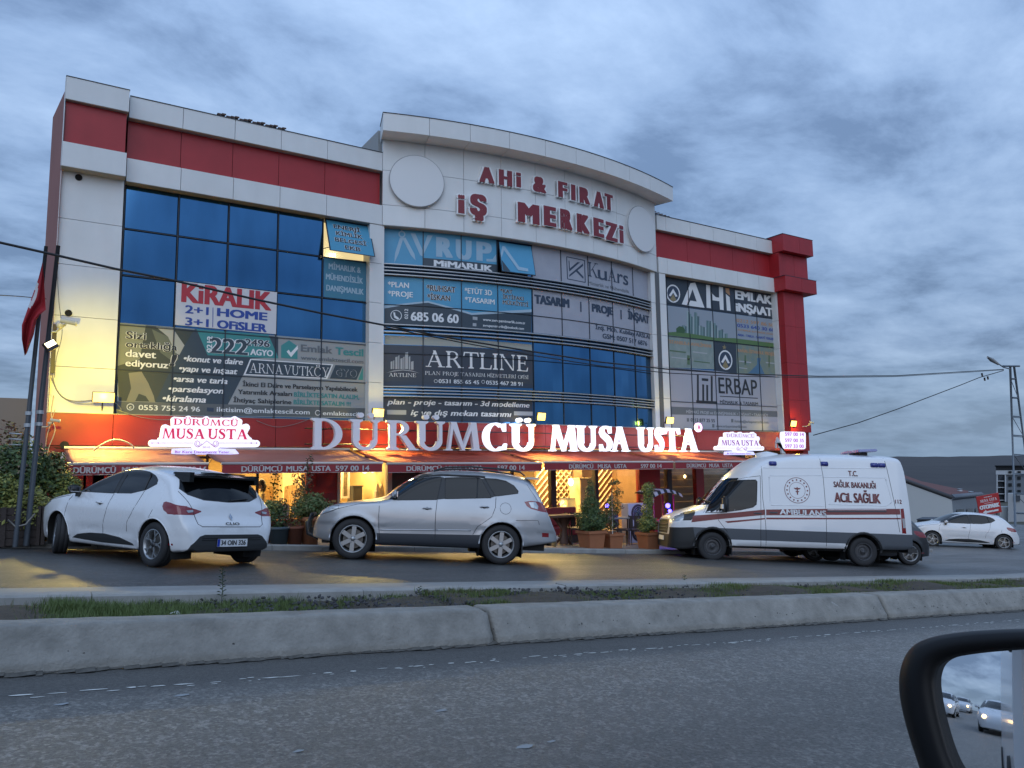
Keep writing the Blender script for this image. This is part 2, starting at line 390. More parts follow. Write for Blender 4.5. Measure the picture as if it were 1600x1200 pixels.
def serif_block(surf, ch, X0, X1, Z0, h, out0, out1, m, parent, B=0.2, name='letter', grow=0.0):
    """one free standing channel letter, every stroke a solid piece"""
    w, polys = serif_glyph(ch, B); bm = bmesh.new()
    for k, p in enumerate(polys):
        pts = [(X0 + a * (X1 - X0) / w, Z0 + b * h) for a, b in p]
        b2 = surf_prism(surf, pts, out0 + 0.001 * (k % 7), out1 + 0.0015 * (k % 7), px=False)
        me = bpy.data.meshes.new('t'); b2.to_mesh(me); b2.free(); bm.from_mesh(me); bpy.data.meshes.remove(me)
    return obj(name, bm, m, parent)
# ------------------------------------------------------------------ materials of the place
WHITE = mat('white_cladding', (0.72, 0.73, 0.73), 0.40, noise=(1.3, 0.4, (0.60, 0.61, 0.60)), streak=0.06)
REDC = mat('red_cladding', (0.40, 0.018, 0.024), 0.42, noise=(1.1, 0.5, (0.24, 0.014, 0.018)), streak=0.10)
REDF = mat('red_fascia', (0.30, 0.02, 0.018), 0.4, noise=(1.6, 0.5, (0.20, 0.015, 0.014)))
DARKJ = mat('dark_joint', (0.012, 0.012, 0.013), 0.9)
SOFFIT = mat('soffit', (0.30, 0.29, 0.27), 0.7)
GLASSB = mat('blue_glass', (0.070, 0.195, 0.37), 0.04, 1.0, noise=(0.5, 0.35, (0.055, 0.155, 0.30)), streak=0.16, bump=0.02, bscale=1.2)
MULL = mat('mullion', (0.015, 0.022, 0.035), 0.4)
RAIL = mat('aluminium_rail', (0.42, 0.44, 0.46), 0.4, 0.5)
CONC = mat('concrete_wall', (0.20, 0.20, 0.20), 0.85, noise=(0.8, 0.6, (0.13, 0.13, 0.13)), bump=0.3, bscale=30)

def asphalt(name, col, col2, aggs, rough, wet=0.0, band=None):
    m = bpy.data.materials.new(name); m.use_nodes = True; nt = m.node_tree; N = nt.nodes; L = nt.links; p = N['Principled BSDF']
    tc = N.new('ShaderNodeTexCoord'); g = N.new('ShaderNodeNewGeometry')
    def noise(scale, det=6, r=0.6, vec=None, sc=None):
        x = N.new('ShaderNodeTexNoise'); x.inputs['Scale'].default_value = scale; x.inputs['Detail'].default_value = det; x.inputs['Roughness'].default_value = r
        if sc:
            mp = N.new('ShaderNodeMapping'); mp.inputs['Scale'].default_value = sc; L.new(g.outputs['Position'], mp.inputs[0]); L.new(mp.outputs[0], x.inputs['Vector'])
        else: L.new(g.outputs['Position'], x.inputs['Vector'])
        return x.outputs[0]
    def ramp(fac, stops):
        c = N.new('ShaderNodeValToRGB'); L.new(fac, c.inputs[0]); e = c.color_ramp.elements
        while len(e) < len(stops): e.new(0.5)
        for i, (pos, col_) in enumerate(stops): e[i].position = pos; e[i].color = (*col_, 1)
        return c.outputs[0]
    def mixc(f, a, b, bt='MIX'):
        x = N.new('ShaderNodeMixRGB'); x.blend_type = bt
        for i, v in enumerate((f, a, b)):
            if isinstance(v, float): x.inputs[i].default_value = v
            elif isinstance(v, tuple): x.inputs[i].default_value = (*v, 1)
            else: L.new(v, x.inputs[i])
        return x.outputs[0]
    big = ramp(noise(0.35, 5, 0.6, sc=(0.35, 1.6, 1)), [(0.36, col), (0.64, col2)])
    vo = N.new('ShaderNodeTexVoronoi'); vo.inputs['Scale'].default_value = 42.0; L.new(g.outputs['Position'], vo.inputs['Vector'])
    st = ramp(vo.outputs['Color'], [(0.45, (0.0, 0, 0)), (0.62, (1, 1, 1))])
    nz = ramp(noise(9, 9, 0.8), [(0.42, (0, 0, 0)), (0.56, (1, 1, 1))])
    fine = ramp(noise(45, 9, 0.85), [(0.36, (0.38, 0.38, 0.38)), (0.65, (1.55, 1.55, 1.55))])
    worn = tuple(min(1, c * aggs) for c in col2)
    mask = mixc(1.0, st, nz, 'MULTIPLY')
    if band:                                    # polished wheel track: the stone is worn bare along bands of Y
        sp = N.new('ShaderNodeSeparateXYZ'); L.new(g.outputs['Position'], sp.inputs[0])
        wv = N.new('ShaderNodeMath'); wv.operation = 'ADD'; L.new(sp.outputs[1], wv.inputs[0])
        wn = N.new('ShaderNodeMath'); wn.operation = 'MULTIPLY'; L.new(noise(0.9, 3, 0.5), wn.inputs[0]); wn.inputs[1].default_value = 0.5; L.new(wn.outputs[0], wv.inputs[1])
        mr = N.new('ShaderNodeMapRange'); L.new(wv.outputs[0], mr.inputs[0]); mr.inputs[1].default_value = 0; mr.inputs[2].default_value = 8
        bd = ramp(mr.outputs[0], [(q / 8, (v, v, v)) for q, v in band])
        mask = mixc(1.0, mask, bd, 'MULTIPLY'); mask2 = mixc(0.35, mask, bd)
        c = mixc(mask2, big, worn)
    else: c = mixc(mask, big, worn)
    c = mixc(1.0, c, fine, 'MULTIPLY')
    L.new(c, p.inputs['Base Color'])
    mr2 = N.new('ShaderNodeMapRange'); L.new(noise(0.5, 5, 0.6, sc=(0.5, 1.4, 1)), mr2.inputs[0]); mr2.inputs[1].default_value = 0.35; mr2.inputs[2].default_value = 0.65
    mr2.inputs[3].default_value = rough - wet; mr2.inputs[4].default_value = rough
    L.new(mr2.outputs[0], p.inputs['Roughness'])
    bp = N.new('ShaderNodeBump'); bp.inputs['Strength'].default_value = 0.9; bp.inputs['Distance'].default_value = 0.012
    L.new(noise(70, 5, 0.7), bp.inputs['Height']); L.new(bp.outputs[0], p.inputs['Normal'])
    MATS[name] = m; return m
ROADM = asphalt('worn_asphalt', (0.056, 0.054, 0.050), (0.100, 0.096, 0.088), 2.8, 0.62, 0.1, band=[(0.0, 0.75), (2.4, 0.85), (3.4, 0.45), (4.2, 0.7), (4.9, 1.0), (5.6, 0.9), (6.0, 0.12), (7.0, 0.06)])
LOTM = asphalt('damp_asphalt', (0.042, 0.043, 0.045), (0.078, 0.077, 0.074), 1.5, 0.50, 0.16)
GUTM = mat('gutter_concrete', (0.27, 0.27, 0.26), 0.6, noise=(2.5, 0.6, (0.17, 0.17, 0.165)), bump=0.4, bscale=60)
BARM = mat('barrier_concrete', (0.33, 0.315, 0.285), 0.8, noise=(5.0, 0.75, (0.15, 0.145, 0.13)), bump=1.0, bscale=38, streak=0.12)
KERBM = mat('kerb_concrete', (0.34, 0.335, 0.32), 0.8, noise=(4, 0.7, (0.2, 0.2, 0.19)), bump=0.4, bscale=70)
PAVEM = mat('pavement_stone', (0.20, 0.18, 0.165), 0.55, noise=(3, 0.6, (0.12, 0.11, 0.10)), bump=0.3, bscale=40)
SOILM = mat('soil', (0.075, 0.062, 0.048), 0.95, noise=(7, 0.8, (0.03, 0.026, 0.022)), bump=1.0, bscale=45)

# ------------------------------------------------------------------ ground
XS = [-60, -30, -15, -8, -4, -2, 0, 2, 4, 6, 8, 10, 12, 14, 16, 18, 20, 23, 27, 32, 38, 45, 55, 70, 90]
def strip(name, Y0, Y1, a0, a1, m, xs=XS, ny=1):
    V = []; F = []
    for j in range(ny + 1):
        t = j / ny
        for x in xs: V.append((x, Y0 + (Y1 - Y0) * t, a0 + (a1 - a0) * t + gx(x)))
    n = len(xs)
    for j in range(ny):
        for i in range(n - 1): F.append((j * n + i, j * n + i + 1, (j + 1) * n + i + 1, (j + 1) * n + i))
    return struct(obj(name, mesh_from(V, F), m))
strip('road', -9.0, 6.36, -1.30, -1.30, ROADM)
strip('parking_lot', 9.74, 15.32, -1.118, -1.10, LOTM)
strip('gutter_strip', 9.08, 9.74, -1.108, -1.112, GUTM)
strip('pavement', 15.48, 30.0, -1.0, -1.0, PAVEM, [x for x in XS if x <= 27])
# lot beyond the building and open land to the horizon
strip('side_lot', 15.32, 48.0, -1.10, -1.10, LOTM, [27, 32, 38, 45, 55, 70, 90])
strip('verge', -40.0, -9.0, -1.33, -1.5, SOILM)
def terrain():
    bm = bmesh.new(); xs = [-1500, -400, -120, -60, -20, 0, 27, 60, 90, 160, 300, 700, 2200]; ys = [-1500, -400, -120, -40, 0, 30, 60, 150, 400, 900, 2500]
    g = [[bm.verts.new((x, y, (gx(max(-60, x)) if x < 90 else -4.94) - 1.72)) for x in xs] for y in ys]
    for j in range(len(ys) - 1):
        for i in range(len(xs) - 1): bm.faces.new((g[j][i], g[j][i + 1], g[j + 1][i + 1], g[j + 1][i]))
    return struct(obj('ground', bm, mat('open_land', (0.06, 0.062, 0.042), 0.95, noise=(0.05, 0.7, (0.09, 0.075, 0.055)))))
terrain()

# concrete barrier kerb along the median: cast lengths with an open joint between them
def barrier():
    prof = [(6.34, -1.31), (6.34, -1.24), (6.36, -1.21), (6.375, -1.19), (6.462, -1.020), (6.474, -1.000), (6.492, -0.991), (6.74, -0.988), (6.80, -1.005), (6.82, -1.3)]
    jx = []
    for px, py in ((763, 1003), (1392, 968)):
        jx.append(px_ground(px, py, -1.3).x)
    step = jx[1] - jx[0]; cuts = [jx[0] + step * k for k in range(-6, 12)]
    rnd = random.Random(3)
    for a, b in zip(cuts, cuts[1:]):
        if b < -40 or a > 30: continue
        bm = bmesh.new(); xs = [a + 0.012] ; x = a + 0.02
        while x < b - 0.03: xs.append(x); x += 0.12
        xs.append(b - 0.012); rings = []
        dy = rnd.uniform(-0.012, 0.012); dz = rnd.uniform(-0.006, 0.006)
        for i, x in enumerate(xs):
            ins = 0.03 if i in (0, len(xs) - 1) else 0
            ring = []
            for k, (y, z) in enumerate(prof):
                jag = rnd.uniform(-0.009, 0.009) if k in (1, 2, 3) else rnd.uniform(-0.0025, 0.0025)
                ring.append(bm.verts.new((x, y + dy + (ins if k < 6 else 0) + jag, z + dz - (ins if 4 < k < 9 else 0) + gx(x) + (jag if k not in (0, 9) else 0))))
            rings.append(ring)
        for q, w in zip(rings, rings[1:]):
            for k in range(len(prof) - 1): bm.faces.new((q[k], w[k], w[k + 1], q[k + 1]))
        bm.faces.new(rings[0]); bm.faces.new(list(reversed(rings[-1])))
        bmesh.ops.recalc_face_normals(bm, faces=bm.faces[:])
        where = 'left length, running out of frame at left' if b < jx[0] + 0.1 and b > 0 else ('middle length before the silver SUV and ambulance' if abs(a - jx[0]) < 0.1 else ('right length beyond the second joint' if abs(a - jx[1]) < 0.1 else '%s length %s the photo frame' % (['next', 'second', 'third', 'fourth', 'fifth', 'sixth', 'seventh', 'eighth', 'ninth', 'tenth'][min(9, abs(cuts.index(a) - 6))], 'left of' if a < 0 else 'right of')))
        o = obj('concrete_barrier', bm, BARM, smooth=True)
        for e in o.data.edges: pass
        tag(o, 'sloped concrete kerb barrier, ' + where, 'barrier', 'cast lengths of the road barrier')
barrier()
def barrier_marks():
    rnd = random.Random(17)
    # grit and crumbled mortar gathered along the foot of the barrier
    bm = bmesh.new()
    for _ in range(170):       # chipped pits in the casting
        x = rnd.uniform(-1, 20); t = rnd.choice([rnd.uniform(0, .3), rnd.uniform(0, 1)]); s = rnd.uniform(.003, .010); p = (x, 6.372 + .088 * t - .001, -1.19 + .165 * t + gx(x))
        vs_ = [bm.verts.new((p[0] + s * math.cos(k) * rnd.uniform(.6, 1.5), p[1] - .001 + .4 * s * math.sin(k), p[2] + s * math.sin(k))) for k in (0, 1.05, 2.1, 3.15, 4.2, 5.25)]; bm.faces.new(vs_)
    stuff(obj('chipped_pits', bm, mat('pit_dark', (.05, .048, .045), .95)), 'small dark chips and pits scattered over the barrier face', 'pits')
    V = []; F = []; x = -6.0
    while x < 24:
        w = rnd.uniform(.04, .16); o = len(V); y = 6.335 - rnd.uniform(.015, .075); z = -1.2955 + gx(x)
        V += [(x, 6.36, z + .02), (x, y, z), (x + w, y - rnd.uniform(-.02, .02), z), (x + w, 6.36, z + .02)]; F.append((o, o + 1, o + 2, o + 3)); x += w
    stuff(obj('grit', mesh_from(V, F), mat('road_grit', (.05, .047, .042), .95, noise=(20, .8, (.16, .15, .13)))), 'dark grit and crumbs along the foot of the barrier', 'grit')
    def face(x, t, out=.003): return (x, 6.372 + .088 * t - out, -1.19 + .165 * t + gx(x) + .001)
    for px, n_, lab in ((265, 4, 'pale diagonal scrape marks on the left barrier length'), (1150, 3, 'short white scrape on the barrier before the ambulance'), (1345, 5, 'white scuff marks left of the second barrier joint')):
        X = px_ground(px, 1010 if px < 500 else 960, -1.15).x; bm = bmesh.new()
        for k in range(n_):
            a = X + rnd.uniform(-.08, .08); t0 = rnd.uniform(.45, .6); t1 = rnd.uniform(.8, 1.0); L_ = (t1 - t0) * .25; w = rnd.uniform(.003, .007)
            bm.faces.new([bm.verts.new(face(*q)) for q in ((a + L_, t0), (a + L_ + w, t0), (a + w, t1), (a, t1))])
        o = obj('scrape_mark', bm, mat('scrape_pale', (.42, .42, .41), .8)); tag(o, lab, 'mark')
barrier_marks()
def kerb_run(name, Y0, Y1, top, bot, m, L_, lab, x0=-12, x1=40, back=None, group=None, asparts=False):
    rnd = random.Random(int(Y0 * 10)); x = x0; root = None
    if asparts: root = thing(name, lab, 'kerb', (0, 0, 0))
    while x < x1:
        xe = min(x + L_ * rnd.uniform(0.97, 1.03), x1); bm = bmesh.new(); d = rnd.uniform(-0.006, 0.006); e = rnd.uniform(-0.008, 0.008)
        pr = [(Y0 + e, bot), (Y0 + 0.01 + e, top - 0.02), (Y0 + 0.03 + e, top), (Y1, top), (Y1, bot)]
        A = [bm.verts.new((x + 0.004, y, z + gx(x) + d)) for y, z in pr]; B = [bm.verts.new((xe - 0.004, y, z + gx(xe) + d)) for y, z in pr]
        for k in range(len(pr) - 1): bm.faces.new((A[k], B[k], B[k + 1], A[k + 1]))
        bm.faces.new(A); bm.faces.new(B[::-1]); bmesh.ops.recalc_face_normals(bm, faces=bm.faces[:])
        obj('kerb_stone', bm, m, root); x = xe
kerb_run('median_kerb', 8.80, 9.08, -1.075, -1.40, KERBM, 2.9, 'pale flush concrete kerb behind the grassy median, facing the road', -14, 30, asparts=True)
kerb_run('pavement_kerb', 15.32, 15.48, -0.995, -1.20, KERBM, 1.0, 'stone kerb at the edge of the restaurant pavement, behind the parked cars', -8, 27, asparts=True)

def median():
    V = []; F = []; xs = [-30 + 0.25 * k for k in range(300)]; ny = 14; rnd = random.Random(5)
    for j in range(ny + 1):
        y = 6.80 + (8.82 - 6.80) * j / ny
        for x in xs:
            e = min(j, ny - j) / (ny / 2)
            h = 0.035 * math.sin(x * 1.3 + y) + 0.03 * math.sin(x * 3.1 - y * 2) + rnd.uniform(-0.018, 0.018)
            V.append((x, y, -1.20 + gx(x) + h * min(1, e * 3) + 0.05 * e + (0.05 if x > 4 else 0)))
    n = len(xs)
    for j in range(ny):
        for i in range(n - 1): F.append((j * n + i, j * n + i + 1, (j + 1) * n + i + 1, (j + 1) * n + i))
    o = struct(obj('median_soil', mesh_from(V, F), SOILM, smooth=True))
    # grass: thousands of bent blades in patches
    def blades(name, n_, fn, m, hmin, hmax, w):
        V = []; F = []
        for _ in range(n_):
            x, y = fn()
            z = -1.22 + gx(x) + 0.04 * math.sin(x * 1.3 + y) + (0.05 if x > 4 else 0) + 0.03
            h = rnd.uniform(hmin, hmax); a = rnd.uniform(0, 6.28); l = rnd.uniform(0.15, 0.7) * h; ww = w * rnd.uniform(0.6, 1.3)
            dx, dy = math.cos(a), math.sin(a); o_ = len(V)
            V += [(x - dy * ww, y + dx * ww, z), (x + dy * ww, y - dx * ww, z), (x + dx * l * 0.4 + dy * ww * 0.7, y + dy * l * 0.4 - dx * ww * 0.7, z + h * 0.6), (x + dx * l * 0.4 - dy * ww * 0.7, y + dy * l * 0.4 + dx * ww * 0.7, z + h * 0.6), (x + dx * l, y + dy * l, z + h)]
            F += [(o_, o_ + 1, o_ + 2, o_ + 3), (o_ + 3, o_ + 2, o_ + 4)]
        return obj(name, mesh_from(V, F), m)
    def clump(x0, x1, nclumps, sx=0.10, sy=0.10):
        cs = [(rnd.uniform(x0, x1), rnd.uniform(6.9, 8.7), rnd.uniform(0.5, 1.6)) for _ in range(nclumps)]
        def f():
            c = rnd.choice(cs); return c[0] + rnd.gauss(0, sx * c[2]), min(8.78, max(6.86, c[1] + rnd.gauss(0, sy * c[2])))
        return f
    G1 = mat('grass_blade', (0.085, 0.125, 0.030), 0.7); G2 = mat('dry_grass', (0.13, 0.115, 0.05), 0.8)
    gx0 = lambda px: px_ground(px, 950, -1.2).x
    a = blades('grass', 26000, clump(gx0(70), gx0(470), 130), G1, 0.03, 0.13, 0.003)
    stuff(a, 'lush green grass growing on the median left of the barrier joint', 'grass')
    b = blades('grass', 5000, clump(gx0(470), gx0(900), 60, 0.06, 0.06), G1, 0.02, 0.08, 0.003)
    stuff(b, 'thin scattered grass between dark stones in the middle of the median', 'grass')
    c = blades('grass', 26000, clump(gx0(1000), gx0(1600) + 6, 330, 0.13, 0.11), G1, 0.02, 0.08, 0.0035)
    stuff(c, 'short grass over the right half of the median in front of the ambulance', 'grass')
    d = blades('grass', 7000, clump(gx0(20), gx0(1600) + 6, 260, 0.1, 0.1), G2, 0.02, 0.09, 0.003)
    stuff(d, 'dry straw coloured grass tufts among the green on the median', 'grass')
    # loose stones
    bm = bmesh.new()
    for _ in range(1500):
        x = rnd.gauss(gx0(750), 1.6) if rnd.random() < 0.75 else rnd.uniform(gx0(0), gx0(1600) + 4); y = rnd.uniform(6.86, 8.76); s = rnd.uniform(0.008, 0.032)
        z = -1.15 + gx(x) + (0.04 if x > 4 else 0)
        M = Matrix.Translation((x, y, z + rnd.uniform(0, 0.02))) @ Matrix.Rotation(rnd.uniform(0, 3), 4, 'X') @ Matrix.Rotation(rnd.uniform(0, 3), 4, 'Z') @ Matrix.Diagonal((s, s * rnd.uniform(0.5, 1), s * rnd.uniform(0.4, 0.8), 1))
        bmesh.ops.create_icosphere(bm, subdivisions=1, radius=1, matrix=M)
    stuff(obj('gravel', bm, mat('dark_stone', (0.07, 0.07, 0.075), 0.8, noise=(9, 0.8, (0.03, 0.03, 0.035)))), 'dark broken stones lying on the bare middle of the median', 'gravel')
    # weeds with a stalk
    def weed(px, py, h, lab, n_=26):
        p = px_ground(px, py, -1.17); t = thing('weed', lab, 'weed', p)
        tube('stem', [(0, 0, -0.02), (0.01, 0, h * 0.5), (0.0, 0.01, h)], [0.005, 0.004, 0.002], mat('weed_green', (0.05, 0.075, 0.03), 0.7), t, 5)
        V = []; F = []
        for k in range(n_):
            zz = h * (0.15 + 0.85 * k / n_); a = k * 2.4; l = 0.055 * (1.2 - zz / h * 0.6); o_ = len(V); c_, s_ = math.cos(a), math.sin(a)
            V += [(0, 0, zz), (c_ * l * 0.6 - s_ * 0.012, s_ * l * 0.6 + c_ * 0.012, zz + 0.02), (c_ * l, s_ * l, zz + 0.015), (c_ * l * 0.6 + s_ * 0.012, s_ * l * 0.6 - c_ * 0.012, zz + 0.02)]; F.append((o_, o_ + 1, o_ + 2, o_ + 3))
        obj('leaf_cluster', mesh_from(V, F), mat('weed_green', (0.05, 0.075, 0.03), 0.7), t)
    weed(346, 941, 0.36, 'tall spindly weed standing in the grass of the median')
    weed(655, 933, 0.12, 'low weed sprouting beside the median kerb near the joint', 14)
    weed(1070, 912, 0.14, 'small lone weed at the left end of the right grass patch', 12)
    for px, py, lab in ((272, 960, 'crumpled white litter scrap in the grass at left'), (965, 952, 'torn white paper scrap lying near the grass centre'), (1117, 946, 'flattened pale litter beside the barrier top'), (1170, 945, 'brownish wrapper lying on the median by the barrier')):
        p = px_ground(px * 1.0 if px < 500 else px, py, -1.12); bm = bmesh.new()
        bmesh.ops.create_grid(bm, x_segments=3, y_segments=3, size=0.05)
        for v in bm.verts: v.co.z = rnd.uniform(0, 0.03); v.co.x *= rnd.uniform(0.7, 1.2)
        o = obj('litter', bm, mat('litter_paper', (0.6, 0.6, 0.58), 0.7)); o.location = (p.x, max(6.9, min(8.7, p.y)), -1.12 + gx(p.x)); tag(o, lab, 'litter')
median()

# worn white edge line: broken flecks of paint left on the asphalt
def edge_line():
    rnd = random.Random(11); bm = bmesh.new(); x = -5.0
    def fleck(x, y, w, h):
        n = 7; pts = []
        for k in range(n):
            a = 2 * math.pi * k / n; r = rnd.uniform(0.6, 1.1); pts.append((x + math.cos(a) * w * r, y + math.sin(a) * h * r))
        vs_ = [bm.verts.new((p[0], p[1], -1.296 + gx(p[0]))) for p in pts]; bm.faces.new(vs_)
    while x < 16:
        if rnd.random() < 0.74:
            w = rnd.choice([rnd.uniform(.012, .04), rnd.uniform(.03, .10)]); fleck(x, 5.72 + rnd.uniform(-0.03, 0.03), w, rnd.uniform(0.007, 0.020))
            if rnd.random() < 0.45: fleck(x + rnd.uniform(-0.05, 0.1), 5.66 + rnd.uniform(-0.02, 0.02), w * 0.5, 0.010)
            x += w * 1.3
        x += rnd.uniform(0.0, 0.10)
    bmesh.ops.recalc_face_normals(bm, faces=bm.faces[:])
    for f in bm.faces:
        if f.normal.z < 0: f.normal_flip()
    o = obj('edge_line', bm, mat('road_paint', (0.62, 0.62, 0.58), 0.6)); o['kind'] = 'structure'
    bm = bmesh.new()
    for (px, py, w, h, c) in ((285, 709 / 1, 0, 0, 0),): pass
    for px, py, w in ((285, 1086, 0.05), (96, 1100, 0.04), (820, 1166, 0.055), (862, 1158, 0.03), (690, 1110, 0.04), (467, 1173, 0.035)):
        p = px_ground(px, py, -1.296); n = 8
        vs_ = [bm.verts.new((p.x + math.cos(6.283 * k / n) * w * rnd.uniform(.6, 1.2), p.y + math.sin(6.283 * k / n) * w * 0.6 * rnd.uniform(.6, 1.2), p.z)) for k in range(n)]; bm.faces.new(vs_)
    o = obj('paint_patch', bm, mat('pale_patch', (0.26, 0.28, 0.29), 0.7)); o['kind'] = 'structure'
edge_line()
# ------------------------------------------------------------------ the commercial building
bld = thing('commercial_building', 'three storey red and white clad office building with blue glazing and a curved centre', 'building', (13, 22, -2.0))
def bpart(name, bm_or_me, m, smooth=False):
    o = obj(name, bm_or_me, m, None, smooth); o.parent = bld; o.matrix_parent_inverse = Matrix.Translation(bld.location).inverted(); return o
def bslab(name, surf, pts, o0, o1, m, px=False): return bpart(name, surf_prism(surf, pts, o0, o1, px), m)
def bbox(name, x0, x1, y0, y1, z0, z1, m): return bpart(name, bm_box(bmesh.new(), x0, x1, y0, y1, z0, z1), m)
ZF0, ZF1 = 0.80, 1.52                 # red fascia above the shops
XL, XR = 0.28, 26.7
# dark core behind all cladding
bbox('core_wall', XL + 0.05, XR - 0.1, 20.6, 34.0, 0.9, 9.2, DARKJ)
bbox('roof_slab', XL + 0.03, XR - 0.08, 20.6, 34.0, 9.205, 9.26, mat('roof_felt', (0.08, 0.08, 0.085), 0.9))
# left side wall, splayed slightly
bm = bmesh.new(); pts = [(XL + 0.02, 19.93), (XL + 0.4, 34.0), (XL + 0.3, 34.0), (0.06, 21.9)]
vs0 = [bm.verts.new((x, y, -1.3)) for x, y in pts]; vs1 = [bm.verts.new((x, y, 9.22)) for x, y in pts]
for k in range(4): bm.faces.new((vs0[k], vs0[(k + 1) % 4], vs1[(k + 1) % 4], vs1[k]))
bm.faces.new(vs1); bmesh.ops.recalc_face_normals(bm, faces=bm.faces[:])
bpart('side_wall', bm, mat('rose_render', (0.30, 0.13, 0.11), 0.8, noise=(0.9, 0.5, (0.22, 0.10, 0.09)), bump=0.3, bscale=50))

zG = [7.26, 6.10, 4.95, 3.78, 2.61, 1.50]
gl = G_LEFT
def zrow(pys, px): return [gl.uv(px, y)[1] for y in pys]
zL = zrow([288, 357, 430, 508, 578, 652], 192)
XLg = [gl.uv(x, y)[0] for x, y in ((196, 288), (280, 305), (358, 318), (435, 332), (505, 343), (577, 356))]
zR = zrow([430, 474, 525, 575, 627, 670], 1044)
XRg = [gl.uv(x, y)[0] for x, y in ((1040, 430), (1074, 437), (1111, 444), (1147, 451), (1180, 457), (1212, 462))]
def jitter(bm, rnd, a=0.004):       # panes and panels never sit perfectly in one plane
    dx = rnd.uniform(-a, a); dz = rnd.uniform(-a, a); c = sum((v.co for v in bm.verts), Vector()) / len(bm.verts)
    for v in bm.verts: v.co.y += (v.co.x - c.x) * dx + (v.co.z - c.z) * dz
    return bm
rg = random.Random(2)
def glazing(Xs, Zs, Y, skip=()):
    for i in range(len(Xs) - 1):
        for j in range(len(Zs) - 1):
            if (i, j) in skip: continue
            bm = bm_box(bmesh.new(), Xs[i] + 0.03, Xs[i + 1] - 0.03, Y, Y + 0.03, Zs[j + 1] + 0.03, Zs[j] - 0.03)
            bpart('window_pane', jitter(bm, rg), GLASSB)
    for i, x in enumerate(Xs): bbox('mullion', x - 0.013, x + 0.013, Y - 0.026, Y + 0.06, Zs[-1], Zs[0], MULL)
    for j, z in enumerate(Zs): bbox('transom', Xs[0], Xs[-1], Y - 0.024, Y + 0.055, z - 0.011, z + 0.011, MULL)
glazing(XLg, zL, 20.28, skip=((4, 0),))
glazing(XRg, zR, 20.28)
# top hung vent standing open in the last bay (bay 4, row 0): reveal and lit room behind
bbox('window_reveal', XLg[4] + 0.03, XLg[5] - 0.03, 20.55, 20.58, zL[1] + 0.03, zL[0] - 0.03, mat('lit_office', (0.75, 0.62, 0.35), 0.8, emit=(1.0, 0.78, 0.38), es=0.75))

# parapet bands: proud white panels above and below a recessed red band
def band(Xs, z0, z1, Y, m, name, depth=0.12, gap=0.006):
    for a, b in zip(Xs, Xs[1:]):
        bm = bm_box(bmesh.new(), a + gap, b - gap, Y, Y + depth, z0, z1); bpart(name, jitter(bm, rg, 0.002), m)
Xb = [1.635] + [BAND.uv(x, y)[0] for x, y in ((287, 168), (368, 183), (440, 200), (512, 214))] + [8.02 if False else BAND.uv(598, 236)[0]]
zT, zU, zM, zB = 9.36, 8.82, 7.78, 7.20
band(Xb, zU, zT, 20.0, WHITE, 'cladding_panel', 0.5); band(Xb, zM - 0.01, zU + 0.02, 20.20, REDC, 'red_panel', 0.3); band(Xb, zB, zM, 20.0, WHITE, 'cladding_panel', 0.5)
Xr = [BAND.uv(x, y)[0] for x, y in ((1026, 339), (1040, 342), (1078, 350), (1114, 357), (1149, 364), (1182, 371), (1215, 378))]
band(Xr, zU, zT - 0.01, 20.0, WHITE, 'cladding_panel', 0.5); band([Xr[0], Xr[2], Xr[3], Xr[4], Xr[5], Xr[6]], zM - 0.01, zU + 0.02, 20.20, REDC, 'red_panel', 0.3); band(Xr, zB, zM, 20.0, WHITE, 'cladding_panel', 0.5)
for a, b in ((1.64, Xb[-1]), (Xr[0], Xr[-1])):
    bbox('coping', a, b, 19.985, 20.6, zT + 0.002, zT + 0.02, MULL)
    bbox('soffit', a, b, 20.01, 20.6, zB - 0.012, zB - 0.002, SOFFIT); bbox('soffit', a, b, 20.01, 20.2, zU - 0.012, zU - 0.002, SOFFIT)
# left end block stands further out
def endblock(x0, x1):
    bbox('cladding_panel', x0, x1, 19.70, 20.6, zU, zT, WHITE); bbox('cladding_panel', x0, x1, 19.70, 20.6, zB, zM, WHITE)
    bbox('red_panel', x0 + 0.02, x1 - 0.03, 19.83, 20.6, zM - 0.02, zU + 0.02, REDC)
    bbox('coping', x0 - 0.01, x1 + 0.01, 19.69, 20.62, zT + 0.002, zT + 0.022, MULL)
    bbox('soffit', x0 + 0.01, x1 - 0.01, 19.71, 19.98, zB - 0.012, zB - 0.002, SOFFIT)
    bbox('soffit', x0 + 0.01, x1 - 0.01, 19.71, 19.83, zU - 0.012, zU - 0.002, SOFFIT)
endblock(0.28, 1.60)
bbox('corner_trim', 0.262, 0.278, 19.72, 19.98, 7.2, 9.36, RAIL)
# white pilasters of stacked panels
def pilaster(x0, x1, zs, Y=20.02):
    for a, b in zip(zs, zs[1:]): bpart('cladding_panel', jitter(bm_box(bmesh.new(), x0, x1, Y, Y + 0.5, b + 0.006, a - 0.006), rg, 0.002), WHITE)
zpil = [7.19, 6.05, 4.9, 3.75, 2.62, ZF1 + 0.005]
pilaster(0.275, 1.60, [BAND.uv(90, y)[1] for y in (264, 339, 411, 492, 572)] + [ZF1 + 0.005])
pilaster(XLg[5] * 20.02 / 20.28 + 0.02, 8.255, zpil); 
pilaster(BAND.uv(1021, 560)[0] + 0.02, XRg[0] * 20.02 / 20.28 - 0.02, zpil)
pilaster(XRg[5] * 20.02 / 20.28 + 0.02, 25.42, zpil)
